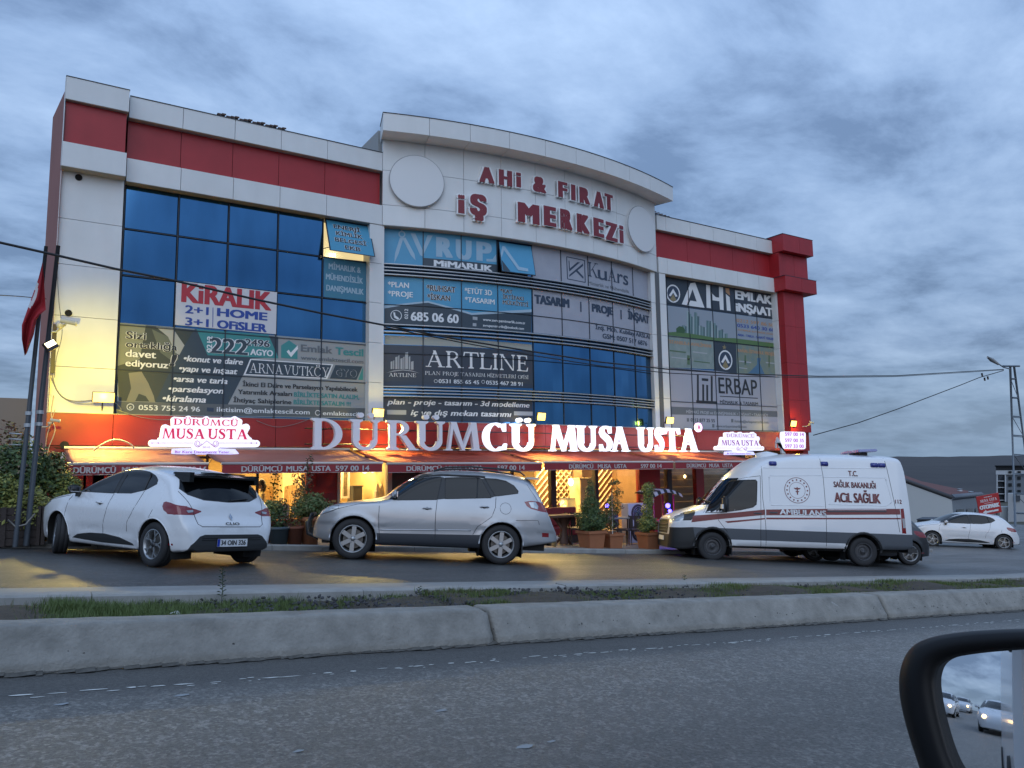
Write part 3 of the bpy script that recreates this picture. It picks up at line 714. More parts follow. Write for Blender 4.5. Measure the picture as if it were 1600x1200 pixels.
# round vents in the left pilaster
for px, py in ((123, 277), (107, 489)):
    X, z = BAND.uv(px, py); bm = bm_lathe(bmesh.new(), [(0.0, 0), (0.055, 0), (0.062, 0.02), (0.075, 0.02), (0.075, -0.01)], 16, Matrix.Translation((X, 20.01, z)) @ Matrix.Rotation(R(90), 4, 'X')); bpart('vent_hole', bm, DARKJ)
# red corner post at the right end with two proud bands
for z0, z1 in ((ZF1, 2.8), (2.8, 4.3), (4.3, 5.8), (5.8, 7.2)):
    bbox('red_panel', 25.44, 26.10, 19.74, 20.6, z0 + 0.008, z1, REDC); bbox('red_panel', 26.105, 26.7, 19.74, 20.6, z0 + 0.008, z1, REDC)
bbox('red_panel', 25.26, 26.2, 19.72, 20.6, 7.79, 8.80, REDC); bbox('red_panel', 26.21, 27.05, 19.72, 20.6, 7.79, 8.80, REDC)
for z0, z1 in ((8.82, 9.50), (7.22, 7.78)):
    bbox('red_panel', 25.24, 26.25, 19.45, 20.6, z0, z1, REDC); bbox('red_panel', 26.26, 27.12 + (0.08 if z0 < 8 else 0), 19.45, 20.6, z0, z1, REDC)
    bbox('coping', 25.22, 27.14 + (0.08 if z0 < 8 else 0), 19.44, 20.62, z1 + 0.002, z1 + 0.02, MULL)
# roof edge tiles seen over the parapet
for (p0, p1) in (((340, 176), (448, 200)), ((1022, 330), (1050, 340))):
    A = atY(*p0, 26.0); B = atY(*p1, 26.0); V = []; F = []; n = 16
    for k in range(n):
        t0, t1 = k / n, (k + 0.9) / n; a = A.lerp(B, t0); b = A.lerp(B, t1); o_ = len(V); w = 0.03 * math.sin(k * 2.1)
        V += [a + Vector((0, 0, w - 0.06)), b + Vector((0, 0, w - 0.06)), b + Vector((0, 0, w)), a + Vector((0, 0, w)), a + Vector((0, 1.5, w)), b + Vector((0, 1.5, w)), a + Vector((0, 1.5, -1.5)), b + Vector((0, 1.5, -1.5))]
        F += [(o_, o_ + 1, o_ + 2, o_ + 3), (o_ + 3, o_ + 2, o_ + 5, o_ + 4), (o_ + 4, o_ + 5, o_ + 7, o_ + 6)]
    bpart('roof_tile_edge', mesh_from(V, F), mat('old_tile', (0.09, 0.06, 0.05), 0.9))

# ---- curved centre
zc = [ARC.uv(614, y)[1] for y in (219, 267)] + [ARC.uv(602, 320)[1], 7.20]
Xc = [8.26] + [ARC.uv(x, y)[0] for x, y in ((664, 354), (725, 361), (784, 370), (838, 380), (884.5, 388), (928, 398), (965.5, 406), (997, 416))] + [18.86]
CORN_T = Flat(19.4).uv(609, 178)[1]; CORN_B = Flat(19.4).uv(609, 205)[1]
for a, b in zip(Xc, Xc[1:]):
    zz = [CORN_B + 0.05, zc[1], zc[2], 7.20]
    for z1, z0 in zip(zz, zz[1:]): bpart('cladding_panel', surf_prism(ARC, rect(ARC, a + 0.006, b - 0.006, z0 + 0.006, z1 - 0.006), -0.4, 0.0, False), WHITE)
    # cornice box, underside and all
    bpart('cornice_panel', surf_prism(ARC, rect(ARC, a + 0.006 - (0.05 if a == Xc[0] else 0), b - 0.006 + (0.25 if b == Xc[-1] else 0), CORN_B, CORN_T), -0.3, 0.62, False), WHITE)
    bpart('coping', surf_prism(ARC, rect(ARC, a - (0.06 if a == Xc[0] else 0), b + (0.26 if b == Xc[-1] else 0), CORN_T + 0.002, CORN_T + 0.022), -0.3, 0.635, False), MULL)
bbox('core_wall', 8.3, 18.8, 20.45, 22.5, 7.2, CORN_T - 0.05, mat('parapet_back', (0.35, 0.36, 0.36), 0.8))
bpart('soffit', surf_prism(ARC, rect(ARC, 8.27, 18.85, 7.185, 7.197), -0.4, -0.01, False), SOFFIT)
# blank round sign boards either side of the name
for k, (cx, cy, rx, ry, dx) in enumerate(((652, 283, 38.5, 39.5, 0), (1003.5, 358, 20, 34, 0))):
    X, z = ARC.uv(cx, cy, 0.1); r = (ARC.uv(cx, cy - ry, 0.1)[1] - ARC.uv(cx, cy + ry, 0.1)[1]) / 2
    pts = [(X + r * math.cos(6.2832 * i / 40) , z + r * math.sin(6.2832 * i / 40)) for i in range(40)]
    rt = thing('round_sign_board', ('large blank white disc at the left end' if k == 0 else 'slimmer looking blank white disc at the right end') + ' of the curved parapet', 'sign', ARC.P(X, z, 0.0), group='blank white discs on the curved parapet')
    rt.location = (0, 0, 0)
    obj('disc', surf_prism(ARC, pts, 0.004, 0.12, False), mat('disc_white', (0.66, 0.67, 0.68), 0.4), rt)
    bm = bmesh.new(); bm_tube(bm, [ARC.P(X + (r + 0.012) * math.cos(6.2832 * i / 40), z + (r + 0.012) * math.sin(6.2832 * i / 40), 0.10) for i in range(40)], 0.012, 6, closed=True)
    obj('rim', bm, mat('disc_rim', (0.30, 0.31, 0.33), 0.5), rt)
# glazed curve
g = ARCG
zs_rows = {n: g.uv(601, y)[1] for n, y in dict(t=350, a=412, b=431, c=475, d=506, e=521, f=539, m=566, h=603, i=621, k=657).items()}
Xm = [8.30] + [g.uv(x, y)[0] for x, y in ((661, 416), (720.5, 423), (777, 430), (831, 437), (876.5, 441), (919, 450), (956, 458), (989, 465))] + [18.75]
Zr = zs_rows
zmid2 = g.uv(722, 483)[1]; zmid3 = g.uv(601, 552)[1]
pane_rows = [(7.26, Zr['a']), (Zr['b'], zmid2), (zmid2, Zr['d']), (Zr['e'], zmid3), (zmid3, Zr['h']), (Zr['i'], 1.45)]
for a, b in zip(Xm, Xm[1:]):
    for z1, z0 in pane_rows:
        bpart('window_pane', jitter(surf_prism(g, rect(g, a + 0.02, b - 0.02, z0 + 0.015, z1 - 0.015), -0.03, 0.0, False), rg), GLASSB)
for x in Xm: bpart('mullion', surf_prism(g, rect(g, x - 0.012, x + 0.012, 1.45, 7.25), -0.05, 0.026, False), MULL)
for z1, z0 in pane_rows:
    for z in (z0, z1): bpart('transom', surf_prism(g, rect(g, 8.30, 18.75, z - 0.010, z + 0.010), -0.05, 0.024, False), MULL)
for (zt, zb) in ((Zr['a'], Zr['b']), (Zr['d'], Zr['e']), (Zr['h'], Zr['i'])):
    bpart('spandrel_glass', surf_prism(g, rect(g, 8.30, 18.75, zb, zt), -0.1, -0.03, False), GLASSB)
    n = 4 if zt - zb > 0.3 else 3
    for k in range(n):
        z = zt - 0.03 - (zt - zb - 0.06) * k / (n - 1)
        bpart('ledge_rail', surf_prism(g, rect(g, 8.30, 18.78, z - 0.013, z + 0.013), 0.0, 0.15 if k % 2 == 0 else 0.13, False), RAIL)
bbox('window_jamb', 8.256, 8.335, 20.03, 20.35, 1.5, 7.19, WHITE); bbox('column_return', 18.76, 18.95, 20.0, 20.6, 1.5, 7.19, mat('jamb', (0.10, 0.105, 0.11), 0.5))

# ---- red fascia above the shops, follows the curve a little in the middle
FAS = Flat(19.92)
fx = [0.27, 1.60] + [FAS.uv(x, 690)[0] for x in (272, 352, 430, 505, 592)]
for a, b in zip(fx, fx[1:]): bbox('fascia_panel', a + 0.006, b - 0.006, 19.90, 20.5, ZF0, ZF1, REDF)
FARC = Arc(8.0, 18.9, 19.90, 0.45)
xf = [8.0 + (18.9 - 8.0) * k / 8 for k in range(9)]; fx[-1] = 8.0
for a, b in zip(xf, xf[1:]): bpart('fascia_panel', surf_prism(FARC, rect(FARC, a + 0.005, b - 0.005, ZF0, ZF1), -0.5, 0.0, False), REDF)
for a, b in zip([18.9, 20.4, 21.9, 23.4, 24.9], [20.4, 21.9, 23.4, 24.9, 26.75]): bbox('fascia_panel', a + 0.006, b - 0.006, 19.90, 20.5, ZF0, ZF1, REDF)
bpart('fascia_coping', surf_prism(FARC, rect(FARC, 8.0, 18.9, ZF1 + 0.001, ZF1 + 0.018), -0.7, 0.01, False), mat('zinc', (0.25, 0.24, 0.24), 0.5))
bbox('fascia_coping', 0.27, 8.0, 19.89, 20.3, ZF1 + 0.001, ZF1 + 0.016, mat('zinc', (0.25, 0.24, 0.24), 0.5)); bbox('fascia_coping', 18.9, 26.75, 19.89, 20.3, ZF1 + 0.001, ZF1 + 0.016, mat('zinc', (0.25, 0.24, 0.24), 0.5))
# ------------------------------------------------------------------ printed window films and banners
def Z(ox, oy, s): return lambda *p: (ox + p[0] / s, oy + p[1] / s)
def ink(name, c, r=0.45): return mat('print_' + name, c, r)
I_WHITE = ink('white', (0.72, 0.73, 0.74)); I_NAVY = ink('navy', (0.030, 0.048, 0.085)); I_BLACK = ink('black', (0.022, 0.024, 0.028)); I_TEAL = ink('teal', (0.045, 0.24, 0.24))
I_SKY = ink('sky_blue', (0.07, 0.31, 0.54)); I_PALE = ink('pale_grey', (0.36, 0.38, 0.40)); I_RED = ink('red', (0.42, 0.025, 0.04)); I_BLUE = ink('blue', (0.02, 0.06, 0.30)); I_GREY = ink('mid_grey', (0.13, 0.145, 0.16))
I_SLATE = ink('slate', (0.035, 0.055, 0.075)); I_MARB = mat('print_marble', (0.40, 0.41, 0.46), 0.45, noise=(1.1, 0.6, (0.27, 0.28, 0.34))); I_LBLUE = ink('light_blue', (0.35, 0.47, 0.56))
I_OR = ink('orange', (0.45, 0.25, 0.13)); I_GOLD = ink('gold', (0.25, 0.20, 0.10)); I_SOFT = ink('soft_blue', (0.12, 0.17, 0.27))
def ban(lab, name='window_banner', grp=None): return thing(name, lab, 'banner', (0, 0, 0), group=grp)
def shp(name, surf, T, pts, m, par, out=0.010): return slab(name, surf, [T(*p) for p in pts], out - 0.004, out, m, par)
def tx(surf, T, s, body, x0, y0, x1, h, m, par, **k):
    a = T(x0, y0); return txt(surf, body, a[0], a[1], T(x1, y0)[0], h / s, m, par, **k)
L3 = G_LEFT
# --- Kiralik banner
s = 430 / 1600; T = Z(170, 400, 1600 / 430); S_ = 1600 / 430
b = ban('white for rent banner with KİRALIK in red over blue lettering', 'rental_banner')
shp('sheet', L3, T, [(393, 143), (978, 211), (972, 455), (385, 400)], mat('banner_vinyl', (0.60, 0.60, 0.62), 0.5, noise=(2, 0.2, (0.5, 0.5, 0.53))), b, 0.036)
tx(L3, T, S_, 'KiRALIK', 420, 268, 945, 118, I_RED, b, bold=0.06, out=0.040)
tx(L3, T, S_, '2+1', 443, 332, 580, 48, I_BLUE, b, bold=0.06, out=0.040); tx(L3, T, S_, 'HOME', 628, 350, 922, 50, I_BLUE, b, bold=0.09, out=0.040)
tx(L3, T, S_, '3+1', 443, 403, 580, 48, I_BLUE, b, bold=0.06, out=0.040); tx(L3, T, S_, 'OFiSLER', 628, 420, 918, 50, I_BLUE, b, bold=0.08, out=0.040)
shp('divider', L3, T, [(604, 300), (608, 300), (606, 415), (602, 415)], I_BLUE, b, 0.040)
# --- estate banner
T = Z(170, 400, 1600 / 430)
b = ban('grey and teal property banner listing konut, arsa, kiralama beside a dark suited figure', 'property_banner')
BGX = [(66, 388), (1495, 505), (1490, 945), (45, 920)]
shp('film', L3, T, BGX, mat('film_grey', (0.30, 0.315, 0.315), 0.4, noise=(0.8, 0.3, (0.25, 0.265, 0.27))), b, 0.008)
shp('photo_suit', L3, T, [(215, 402), (500, 430), (330, 850), (60, 842), (47, 640), (180, 600)], ink('suit', (0.045, 0.055, 0.045)), b, 0.0105)
shp('photo_shirt', L3, T, [(275, 412), (372, 420), (440, 520), (410, 575), (380, 560), (345, 470)], ink('shirt', (0.36, 0.37, 0.35)), b, 0.012)
shp('photo_lapel', L3, T, [(250, 425), (345, 470), (405, 600), (380, 620), (300, 560)], ink('lapel', (0.12, 0.135, 0.10)), b, 0.0125)
shp('photo_haze', L3, T, [(66, 390), (215, 402), (195, 590), (50, 660)], ink('haze', (0.20, 0.215, 0.17)), b, 0.0095)
shp('photo_hand', L3, T, [(115, 680), (190, 672), (230, 740), (262, 815), (268, 848), (238, 850), (215, 815), (175, 800), (150, 850), (100, 850), (130, 770)], ink('hand', (0.22, 0.21, 0.15)), b, 0.012)
shp('dark_panel', L3, T, [(500, 425), (985, 470), (985, 590), (830, 595), (690, 868), (270, 850), (395, 590)], I_SLATE, b, 0.0115)
shp('teal_panel', L3, T, [(510, 425), (928, 457), (988, 595), (575, 577)], I_TEAL, b, 0.0125)
tx(L3, T, S_, '222', 583, 563, 808, 92, I_SLATE, b, bold=0.05, out=0.017, outline=I_WHITE, ow=0.06)
tx(L3, T, S_, '2496', 792, 520, 935, 40, I_SLATE, b, bold=0.05, out=0.017, outline=I_WHITE, ow=0.08)
tx(L3, T, S_, 'AGYO', 822, 575, 955, 36, I_WHITE, b, bold=0.05, out=0.017)
X0, Z0 = L3.uv(*T(565, 560)); txt_w(L3, '0212', X0 + 0.14, Z0, 0.42, 0.13, I_WHITE, b, bold=0.05, out=0.017, vert=True)
for body, x0, y0, x1, h in (('Sizi', 100, 480, 215, 44), ('ortaklığa', 98, 530, 398, 40), ('davet', 95, 585, 275, 44), ('ediyoruz', 95, 640, 345, 40)):
    tx(L3, T, S_, body, x0, y0, x1, h, I_WHITE if y0 > 560 else I_BLACK, b, bold=0.045, out=0.018, outline=I_BLACK if y0 > 560 else I_WHITE, ow=0.06)
tx(L3, T, S_, '!', 352, 640, 395, 70, I_BLACK, b, bold=0.10, shear=0.2, out=0.018, outline=I_WHITE, ow=0.04)
for body, x0, y0, x1, h in (('•konut ve daire', 435, 612, 780, 36), ('•yapı ve inşaat', 408, 670, 748, 36), ('•arsa ve tarla', 376, 730, 690, 36), ('•parselasyon', 347, 788, 668, 36), ('•kiralama', 312, 845, 565, 38)):
    tx(L3, T, S_, body, x0, y0, x1, h, I_WHITE, b, bold=0.05, shear=0.22, out=0.016)
shp('tag_plate', L3, T, [(822, 598), (1305, 630), (1270, 715), (783, 692)], I_WHITE, b, 0.0125); shp('tag_dark', L3, T, [(828, 604), (1295, 635), (1262, 708), (795, 686)], I_SLATE, b, 0.0145)
serif_txt(L3, 'ARNAVUTKÖY', T(818, 677)[0], T(818, 677)[1], T(1280, 700)[0], 56 / S_, I_WHITE, b, B=0.10, out=0.017)
shp('tag_dark', L3, T, [(1318, 634), (1475, 642), (1440, 720), (1285, 712)], I_SLATE, b, 0.0145); shp('tag_teal', L3, T, [(1478, 645), (1478, 720), (1450, 720)], I_TEAL, b, 0.0145)
tx(L3, T, S_, 'GYO', 1312, 700, 1440, 46, I_SLATE, b, bold=0.04, out=0.018, outline=I_PALE, ow=0.05)
for body, x0, y0, x1, h, m in (('İkinci El Daire ve Parselasyon Yapılabilecek', 778, 757, 1447, 27, I_BLACK), ('Yatırımlık Arsaları', 750, 802, 1066, 27, I_BLACK), ('BİRLİKTE SATIN ALALIM,', 1076, 818, 1456, 27, I_TEAL), ('İhtiyaç Sahiplerine', 724, 850, 1062, 27, I_BLACK), ('BİRLİKTE SATALIM !!!', 1074, 862, 1407, 27, I_TEAL)):
    tx(L3, T, S_, body, x0, y0, x1, h, m, b, bold=0.05, out=0.016)
shp('house_logo', L3, T, [(1002, 592), (1002, 520), (1048, 490), (1097, 525), (1097, 600)], I_TEAL, b, 0.0125)
shp('tick', L3, T, [(1034, 556), (1046, 545), (1058, 562), (1098, 520), (1100, 540), (1060, 588)], I_WHITE, b, 0.0145)
tx(L3, T, S_, 'Emlak', 1116, 555, 1300, 42, I_GREY, b, bold=0.06, out=0.016); tx(L3, T, S_, 'Tescil', 1318, 573, 1480, 44, I_TEAL, b, bold=0.06, out=0.016)
tx(L3, T, S_, 'www.emlaktescil.com', 1116, 602, 1480, 24, I_GREY, b, bold=0.05, out=0.016)
shp('contact_strip', L3, T, [(47, 845), (1492, 885), (1490, 940), (45, 918)], ink('strip', (0.10, 0.11, 0.115)), b, 0.0118)
tx(L3, T, S_, '0553 755 24 96', 172, 895, 530, 30, I_WHITE, b, bold=0.03, out=0.016); tx(L3, T, S_, 'iletisim@emlaktescil.com', 627, 905, 1168, 28, I_WHITE, b, bold=0.03, out=0.016); tx(L3, T, S_, 'emlaktescil', 1244, 925, 1455, 24, I_WHITE, b, bold=0.03, out=0.016)
def ringmark(surf, T, cx, cy, r, m, par, w=0.22, out=0.016):
    X, z = surf.uv(*T(cx, cy)); rr = surf.uv(*T(cx, cy - r))[1] - z
    V = []; F = []
    for k in range(20):
        a = 6.2832 * k / 20; V += [surf.P(X + rr * math.cos(a), z + rr * math.sin(a), out), surf.P(X + rr * (1 - w) * math.cos(a), z + rr * (1 - w) * math.sin(a), out)]
    for k in range(20): q = (k + 1) % 20; F.append((2 * k, 2 * q, 2 * q + 1, 2 * k + 1))
    return obj('ring_mark', mesh_from(V, F), m, par)
ringmark(L3, T, 125, 878, 20, I_WHITE, b); ringmark(L3, T, 1214, 912, 16, I_WHITE, b); shp('envelope_mark', L3, T, [(570, 880), (610, 883), (610, 906), (570, 903)], I_NAVY, b, 0.0145)
tx(L3, T, S_, 'c', 118, 887, 132, 18, I_WHITE, b, bold=0.06)
# --- teal strip window signs of the energy office; the upper one is on the open vent
b = ban('teal film reading MİMARLIK & MÜHENDİSLİK DANIŞMANLIK below the open vent', 'window_film')
shp('film', L3, T, [(1251, 5), (1497, 32), (1493, 265), (1250, 238)], mat('film_teal', (0.05, 0.20, 0.30), 0.4, noise=(2, 0.3, (0.035, 0.15, 0.24))), b, 0.008)
for body, x0, y0, x1 in (('MİMARLIK &', 1278, 75, 1465), ('MÜHENDİSLİK', 1262, 135, 1478), ('DANIŞMANLIK', 1264, 200, 1482)): tx(L3, T, S_, body, x0, y0, x1, 34, I_LBLUE, b, bold=0.04)
vent = thing('open_vent_window', 'open top hung window with teal film reading ENERJİ KİMLİK BELGESİ EKB', 'window', (0, 0, 0))
class Tilt(Flat):                              # a plane hinged at the top, swung outward
    def __init__(s, Y, ztop, ang): s.Y = Y; s.zt = ztop; s.a = ang
    def P(s, X, z, out=0.0): d = s.zt - z; return Vector((X, s.Y - d * math.sin(s.a) - out * math.cos(s.a), s.zt - d * math.cos(s.a) - out * math.sin(s.a)))
VT = Tilt(20.22, zL[0] - 0.02, R(24)); x0, x1 = XLg[4] + 0.03, XLg[5] - 0.02; hz_ = zL[0] - zL[1] + 0.02; zt = VT.zt
slab('sash', VT, rect(VT, x0, x1, zt - hz_, zt), -0.03, 0.01, MULL, vent, px=False)
slab('film', VT, rect(VT, x0 + 0.03, x1 - 0.03, zt - hz_ + 0.03, zt - 0.03), 0.011, 0.015, mat('film_cyan', (0.06, 0.27, 0.42), 0.4), vent, px=False)
for k, (body, w, o_) in enumerate((('ENERJİ', 0.78, 0.16), ('KİMLİK', 0.78, 0.20), ('BELGESİ', 0.92, 0.14), ('EKB', 0.45, 0.40))):
    txt_w(VT, body, x0 + 0.05 + o_, zt - 0.30 - k * 0.235, w, 0.145, I_BLACK, vent, bold=0.055, out=0.020, outline=I_WHITE, ow=0.06)
slab('vent_lamp', Flat(20.4), rect(None, XLg[4] + 0.25, XLg[4] + 0.40, zL[1] + 0.10, zL[1] + 0.16), 0, 0.02, mat('office_lamp', (1, 1, 1), 0.5, emit=(1, 0.95, 0.8), es=12), vent, px=False)
# stay arm
tube('stay_arm', [VT.P(x0 + 0.02, zt - hz_ * 0.9, -0.03), (x0, 20.3, zL[1] + 0.25)], 0.012, MULL, vent, 5)

# --- AVRUPA film, upper row of the curve
g = ARCG; s6 = 1600 / 260; T = Z(590, 350, s6)
b = ban('light blue film with pale letters AVRUPA and compass, MİMARLIK below', 'window_film')
I_AV = mat('film_avrupa', (0.075, 0.31, 0.50), 0.4, noise=(1.5, 0.25, (0.045, 0.21, 0.36)))
shp('film', g, T, [(50, 14), (1140, 135), (1146, 490), (50, 392)], I_AV, b, 0.008)
I_AVT = ink('avrupa_letter', (0.30, 0.45, 0.57))
shp('compass_leg', g, T, [(215, 130), (250, 130), (200, 290), (160, 375), (168, 280)], I_AVT, b, 0.0115); shp('compass_leg', g, T, [(235, 130), (268, 130), (355, 290), (365, 350), (320, 300)], I_AVT, b, 0.0125)
ringmark(g, T, 233, 100, 32, I_AVT, b, 0.35); shp('compass_pin', g, T, [(224, 50), (238, 50), (238, 75), (224, 75)], I_AVT, b, 0.0115)
shp('letter_stroke', g, T, [(318, 90), (362, 90), (432, 250), (430, 310), (408, 298)], I_AVT, b, 0.0115); shp('letter_stroke', g, T, [(432, 250), (480, 108), (530, 110), (432, 310)], I_AVT, b, 0.0120)
tx(g, T, s6, 'R', 562, 318, 725, 200, I_AVT, b, bold=0.09, out=0.013); tx(g, T, s6, 'U', 752, 340, 905, 200, I_AVT, b, bold=0.09, out=0.013); tx(g, T, s6, 'P', 950, 355, 1100, 195, I_AVT, b, bold=0.09, out=0.013)
shp('letter_stroke', g, T, [(1045, 335), (1105, 338), (1140, 290), (1143, 365), (1048, 360)], I_AVT, b, 0.0135)
shp('dark_panel', g, T, [(440, 325), (1146, 390), (1146, 487), (440, 430)], I_SLATE, b, 0.0110)
tx(g, T, s6, 'MiMARLIK', 540, 405, 1105, 62, I_WHITE, b, bold=0.10, out=0.016)
# the last pane of it is a vent swung open
b = thing('open_vent_window', 'open vent with a light blue film showing the last pale stroke of AVRUPA', 'window', (0, 0, 0))
xa, xb = Xm[3] + 0.03, Xm[4] - 0.02
class TiltA(Flat):
    curved = False
    def __init__(s, arc, zt, ang): s.arc = arc; s.zt = zt; s.a = ang; s.Y = arc.P((xa + xb) / 2, zt).y
    def P(s, X, z, out=0.0): d = s.zt - z; p = s.arc.P(X, s.zt, 0.03 + out + d * math.sin(s.a)); return Vector((p.x, p.y, s.zt - d * math.cos(s.a)))
VA = TiltA(g, 7.14, R(13)); hh = 7.14 - Zr['a'] + 0.02
slab('sash', VA, rect(VA, xa, xb, 7.14 - hh, 7.14), -0.03, 0.01, MULL, b, px=False); slab('film', VA, rect(VA, xa + 0.02, xb - 0.02, 7.14 - hh + 0.02, 7.12), 0.011, 0.015, I_AV, b, px=False)
w_ = xb - xa
def vp(pts): return [(xa + u * w_, 7.14 - v * hh) for u, v in pts]
slab('letter_stroke', VA, vp([(0.02, 0.42), (0.10, 0.15), (0.17, 0.15), (0.52, 0.78), (0.78, 0.80), (0.78, 0.90), (0.48, 0.90), (0.13, 0.28), (0.03, 0.55)]), 0.016, 0.019, I_AVT, b, px=False)
slab('dark_corner', VA, vp([(0.03, 0.62), (0.24, 0.97), (0.03, 0.97)]), 0.016, 0.018, I_SLATE, b, px=False)
# --- service films of the second row
b = ban('light blue film listing PLAN PROJE RUHSAT İSKAN over phone number 685 06 60', 'window_film')
shp('film', g, T, [(52, 496), (1478, 628), (1480, 1040), (52, 979)], I_AV, b, 0.008)
shp('pale_wave', g, T, [(65, 785), (485, 740), (905, 855), (1480, 822), (1480, 850), (905, 878), (485, 760), (65, 815)], I_LBLUE, b, 0.0105)
shp('dark_panel', g, T, [(65, 812), (250, 780), (485, 756), (905, 874), (1480, 848), (1480, 1042), (65, 975)], I_SLATE, b, 0.0112)
for body, x0, y0, x1, h, m, ol in (('*PLAN', 98, 605, 302, 52, I_WHITE, None), ('*PROJE', 98, 693, 340, 52, I_WHITE, None), ('*RUHSAT', 472, 640, 750, 56, I_BLACK, I_WHITE), ('*İSKAN', 478, 725, 698, 52, I_BLACK, I_WHITE), ('*ETÜT 3D', 836, 665, 1100, 52, I_WHITE, None), ('*TASARIM', 838, 750, 1126, 50, I_WHITE, None), ('*KAT', 1180, 658, 1298, 36, I_BLACK, I_WHITE), ('İRTİFAKI', 1205, 715, 1404, 36, I_BLACK, I_WHITE), ('MÜLKİYETİ', 1205, 770, 1450, 38, I_BLACK, I_WHITE)):
    tx(g, T, s6, body, x0, y0, x1, h, m, b, bold=0.035, out=0.016, outline=ol, ow=0.06)
tx(g, T, s6, '685 06 60', 318, 930, 780, 88, I_WHITE, b, bold=0.05, out=0.016)
X0, Z0 = g.uv(*T(292, 915)); txt_w(g, '0212', X0, Z0, 0.30, 0.10, I_WHITE, b, bold=0.03, out=0.016, vert=True)
ringmark(g, T, 178, 880, 52, I_WHITE, b, 0.12)
shp('handset', g, T, [(150, 850), (168, 850), (172, 880), (200, 900), (208, 912), (190, 918), (160, 900)], I_WHITE, b, 0.014)
tx(g, T, s6, 'www.avrupamimarlik.com.tr', 1012, 930, 1420, 26, I_WHITE, b, bold=0.03); tx(g, T, s6, 'avrupamimarlik@outlook.com', 1012, 985, 1408, 24, I_WHITE, b, bold=0.03)
shp('globe_mark', g, T, [(915, 890), (960, 895), (960, 925), (915, 920)], I_PALE, b, 0.014); shp('mail_mark', g, T, [(915, 952), (950, 955), (950, 985), (915, 982)], I_PALE, b, 0.014)
# --- KuArs film
s7 = 1389 / 220; T = Z(820, 370, s7)
b = ban('pale marble film with a navy square logo and the name KuArs', 'window_film')
shp('film', g, T, [(62, 70), (1262, 350), (1270, 645), (80, 420)], I_MARB, b, 0.008)
sq = [(413, 197), (590, 233), (597, 450), (422, 415)]
for a_, b_, t in (((413, 197), (590, 233), 8), ((590, 233), (597, 450), 8), ((597, 450), (422, 415), 8), ((422, 415), (413, 197), 8)):
    dx, dy = b_[0] - a_[0], b_[1] - a_[1]; l = math.hypot(dx, dy); nx, ny = -dy / l * t / 2, dx / l * t / 2
    shp('logo_frame', g, T, [(a_[0] - nx, a_[1] - ny), (b_[0] - nx, b_[1] - ny), (b_[0] + nx, b_[1] + ny), (a_[0] + nx, a_[1] + ny)], I_NAVY, b, 0.012 + 0.0003 * (t + dx) / 50)
for q in ([(433, 235), (440, 235), (445, 320), (436, 320)], [(438, 318), (518, 250), (545, 252), (440, 342)], [(440, 375), (575, 262), (575, 288), (440, 395)], [(498, 335), (520, 330), (580, 395), (578, 415)]):
    shp('logo_stroke', g, T, q, I_NAVY, b, 0.012)
serif_txt(g, 'K', T(628, 390)[0], T(628, 388)[1], T(728, 388)[0], 143 / s7, I_NAVY, b, B=0.12, out=0.016); serif_txt(g, 'A', T(818, 430)[0], T(818, 430)[1], T(910, 430)[0], 130 / s7, I_NAVY, b, B=0.12, out=0.016)
tx(g, T, s7, 'u', 722, 415, 812, 140, I_NAVY, b, bold=0.02, out=0.016); tx(g, T, s7, 'rs', 915, 455, 1022, 140, I_NAVY, b, bold=0.02, out=0.016)
tx(g, T, s7, 'Mimarlık ve Mühendislik', 628, 468, 1030, 32, I_GREY, b, bold=0.0, out=0.016)
# --- Tasarim proje insaat film
b = ban('pale marble film reading TASARIM, PROJE, İNŞAAT with a GSM number', 'window_film')
shp('film', g, T, [(70, 520), (1275, 745), (1290, 1120), (78, 945)], I_MARB, b, 0.008)
for body, x0, y0, x1, h, bd in (('TASARIM', 95, 658, 442, 92, 0.09), ('PROJE', 662, 738, 875, 82, 0.09), ('İNŞAAT', 1018, 812, 1228, 82, 0.09), ('|', 548, 715, 560, 76, 0.03), ('|', 945, 790, 957, 70, 0.03), ('İnş. Müh. Kubilay ARSLAN', 697, 910, 1258, 44, 0.05), ('GSM: 0507 517 6876', 768, 1000, 1208, 48, 0.05)):
    tx(g, T, s7, body, x0, y0, x1, h, I_NAVY, b, bold=bd, out=0.016)
# --- Artline
s8 = 1588 / 450; T = Z(590, 340, s8)
b = ban('dark navy film with white serif ARTLINE and a skyline logo', 'window_film')
shp('film', g, T, [(30, 700), (855, 740), (857, 942), (30, 925)], mat('film_navy', (0.035, 0.045, 0.065), 0.4), b, 0.008)
serif_txt(g, 'ARTLINE', T(265, 822)[0], T(265, 822)[1], T(832, 800)[0], 92 / s8, I_WHITE, b, B=0.13, out=0.016)
serif_txt(g, 'PLAN PROJE TASARIM HİZMETLERİ OFİSİ', T(262, 866)[0], T(262, 866)[1], T(832, 850)[0], 20 / s8, I_WHITE, b, B=0.12, out=0.016)
tx(g, T, s8, '0531 855 65 45', 336, 912, 560, 22, I_WHITE, b, bold=0.04); tx(g, T, s8, '0535 467 28 91', 598, 920, 800, 22, I_WHITE, b, bold=0.04)
ringmark(g, T, 320, 902, 10, I_WHITE, b); ringmark(g, T, 581, 906, 10, I_WHITE, b)
serif_txt(g, 'ARTLINE', T(62, 876)[0], T(62, 876)[1], T(212, 872)[0], 20 / s8, I_WHITE, b, B=0.12, out=0.016)
for x, y0, y1, w in ((72, 835, 795, 10), (86, 835, 790, 6), (98, 835, 770, 12), (114, 835, 762, 6), (126, 835, 778, 12), (142, 835, 770, 6), (152, 835, 745, 16), (172, 838, 768, 8), (184, 838, 795, 14)):
    shp('skyline_bar', g, T, [(x, y0), (x, y1), (x + w, y1 - 4), (x + w, y0)], I_PALE, b, 0.012)
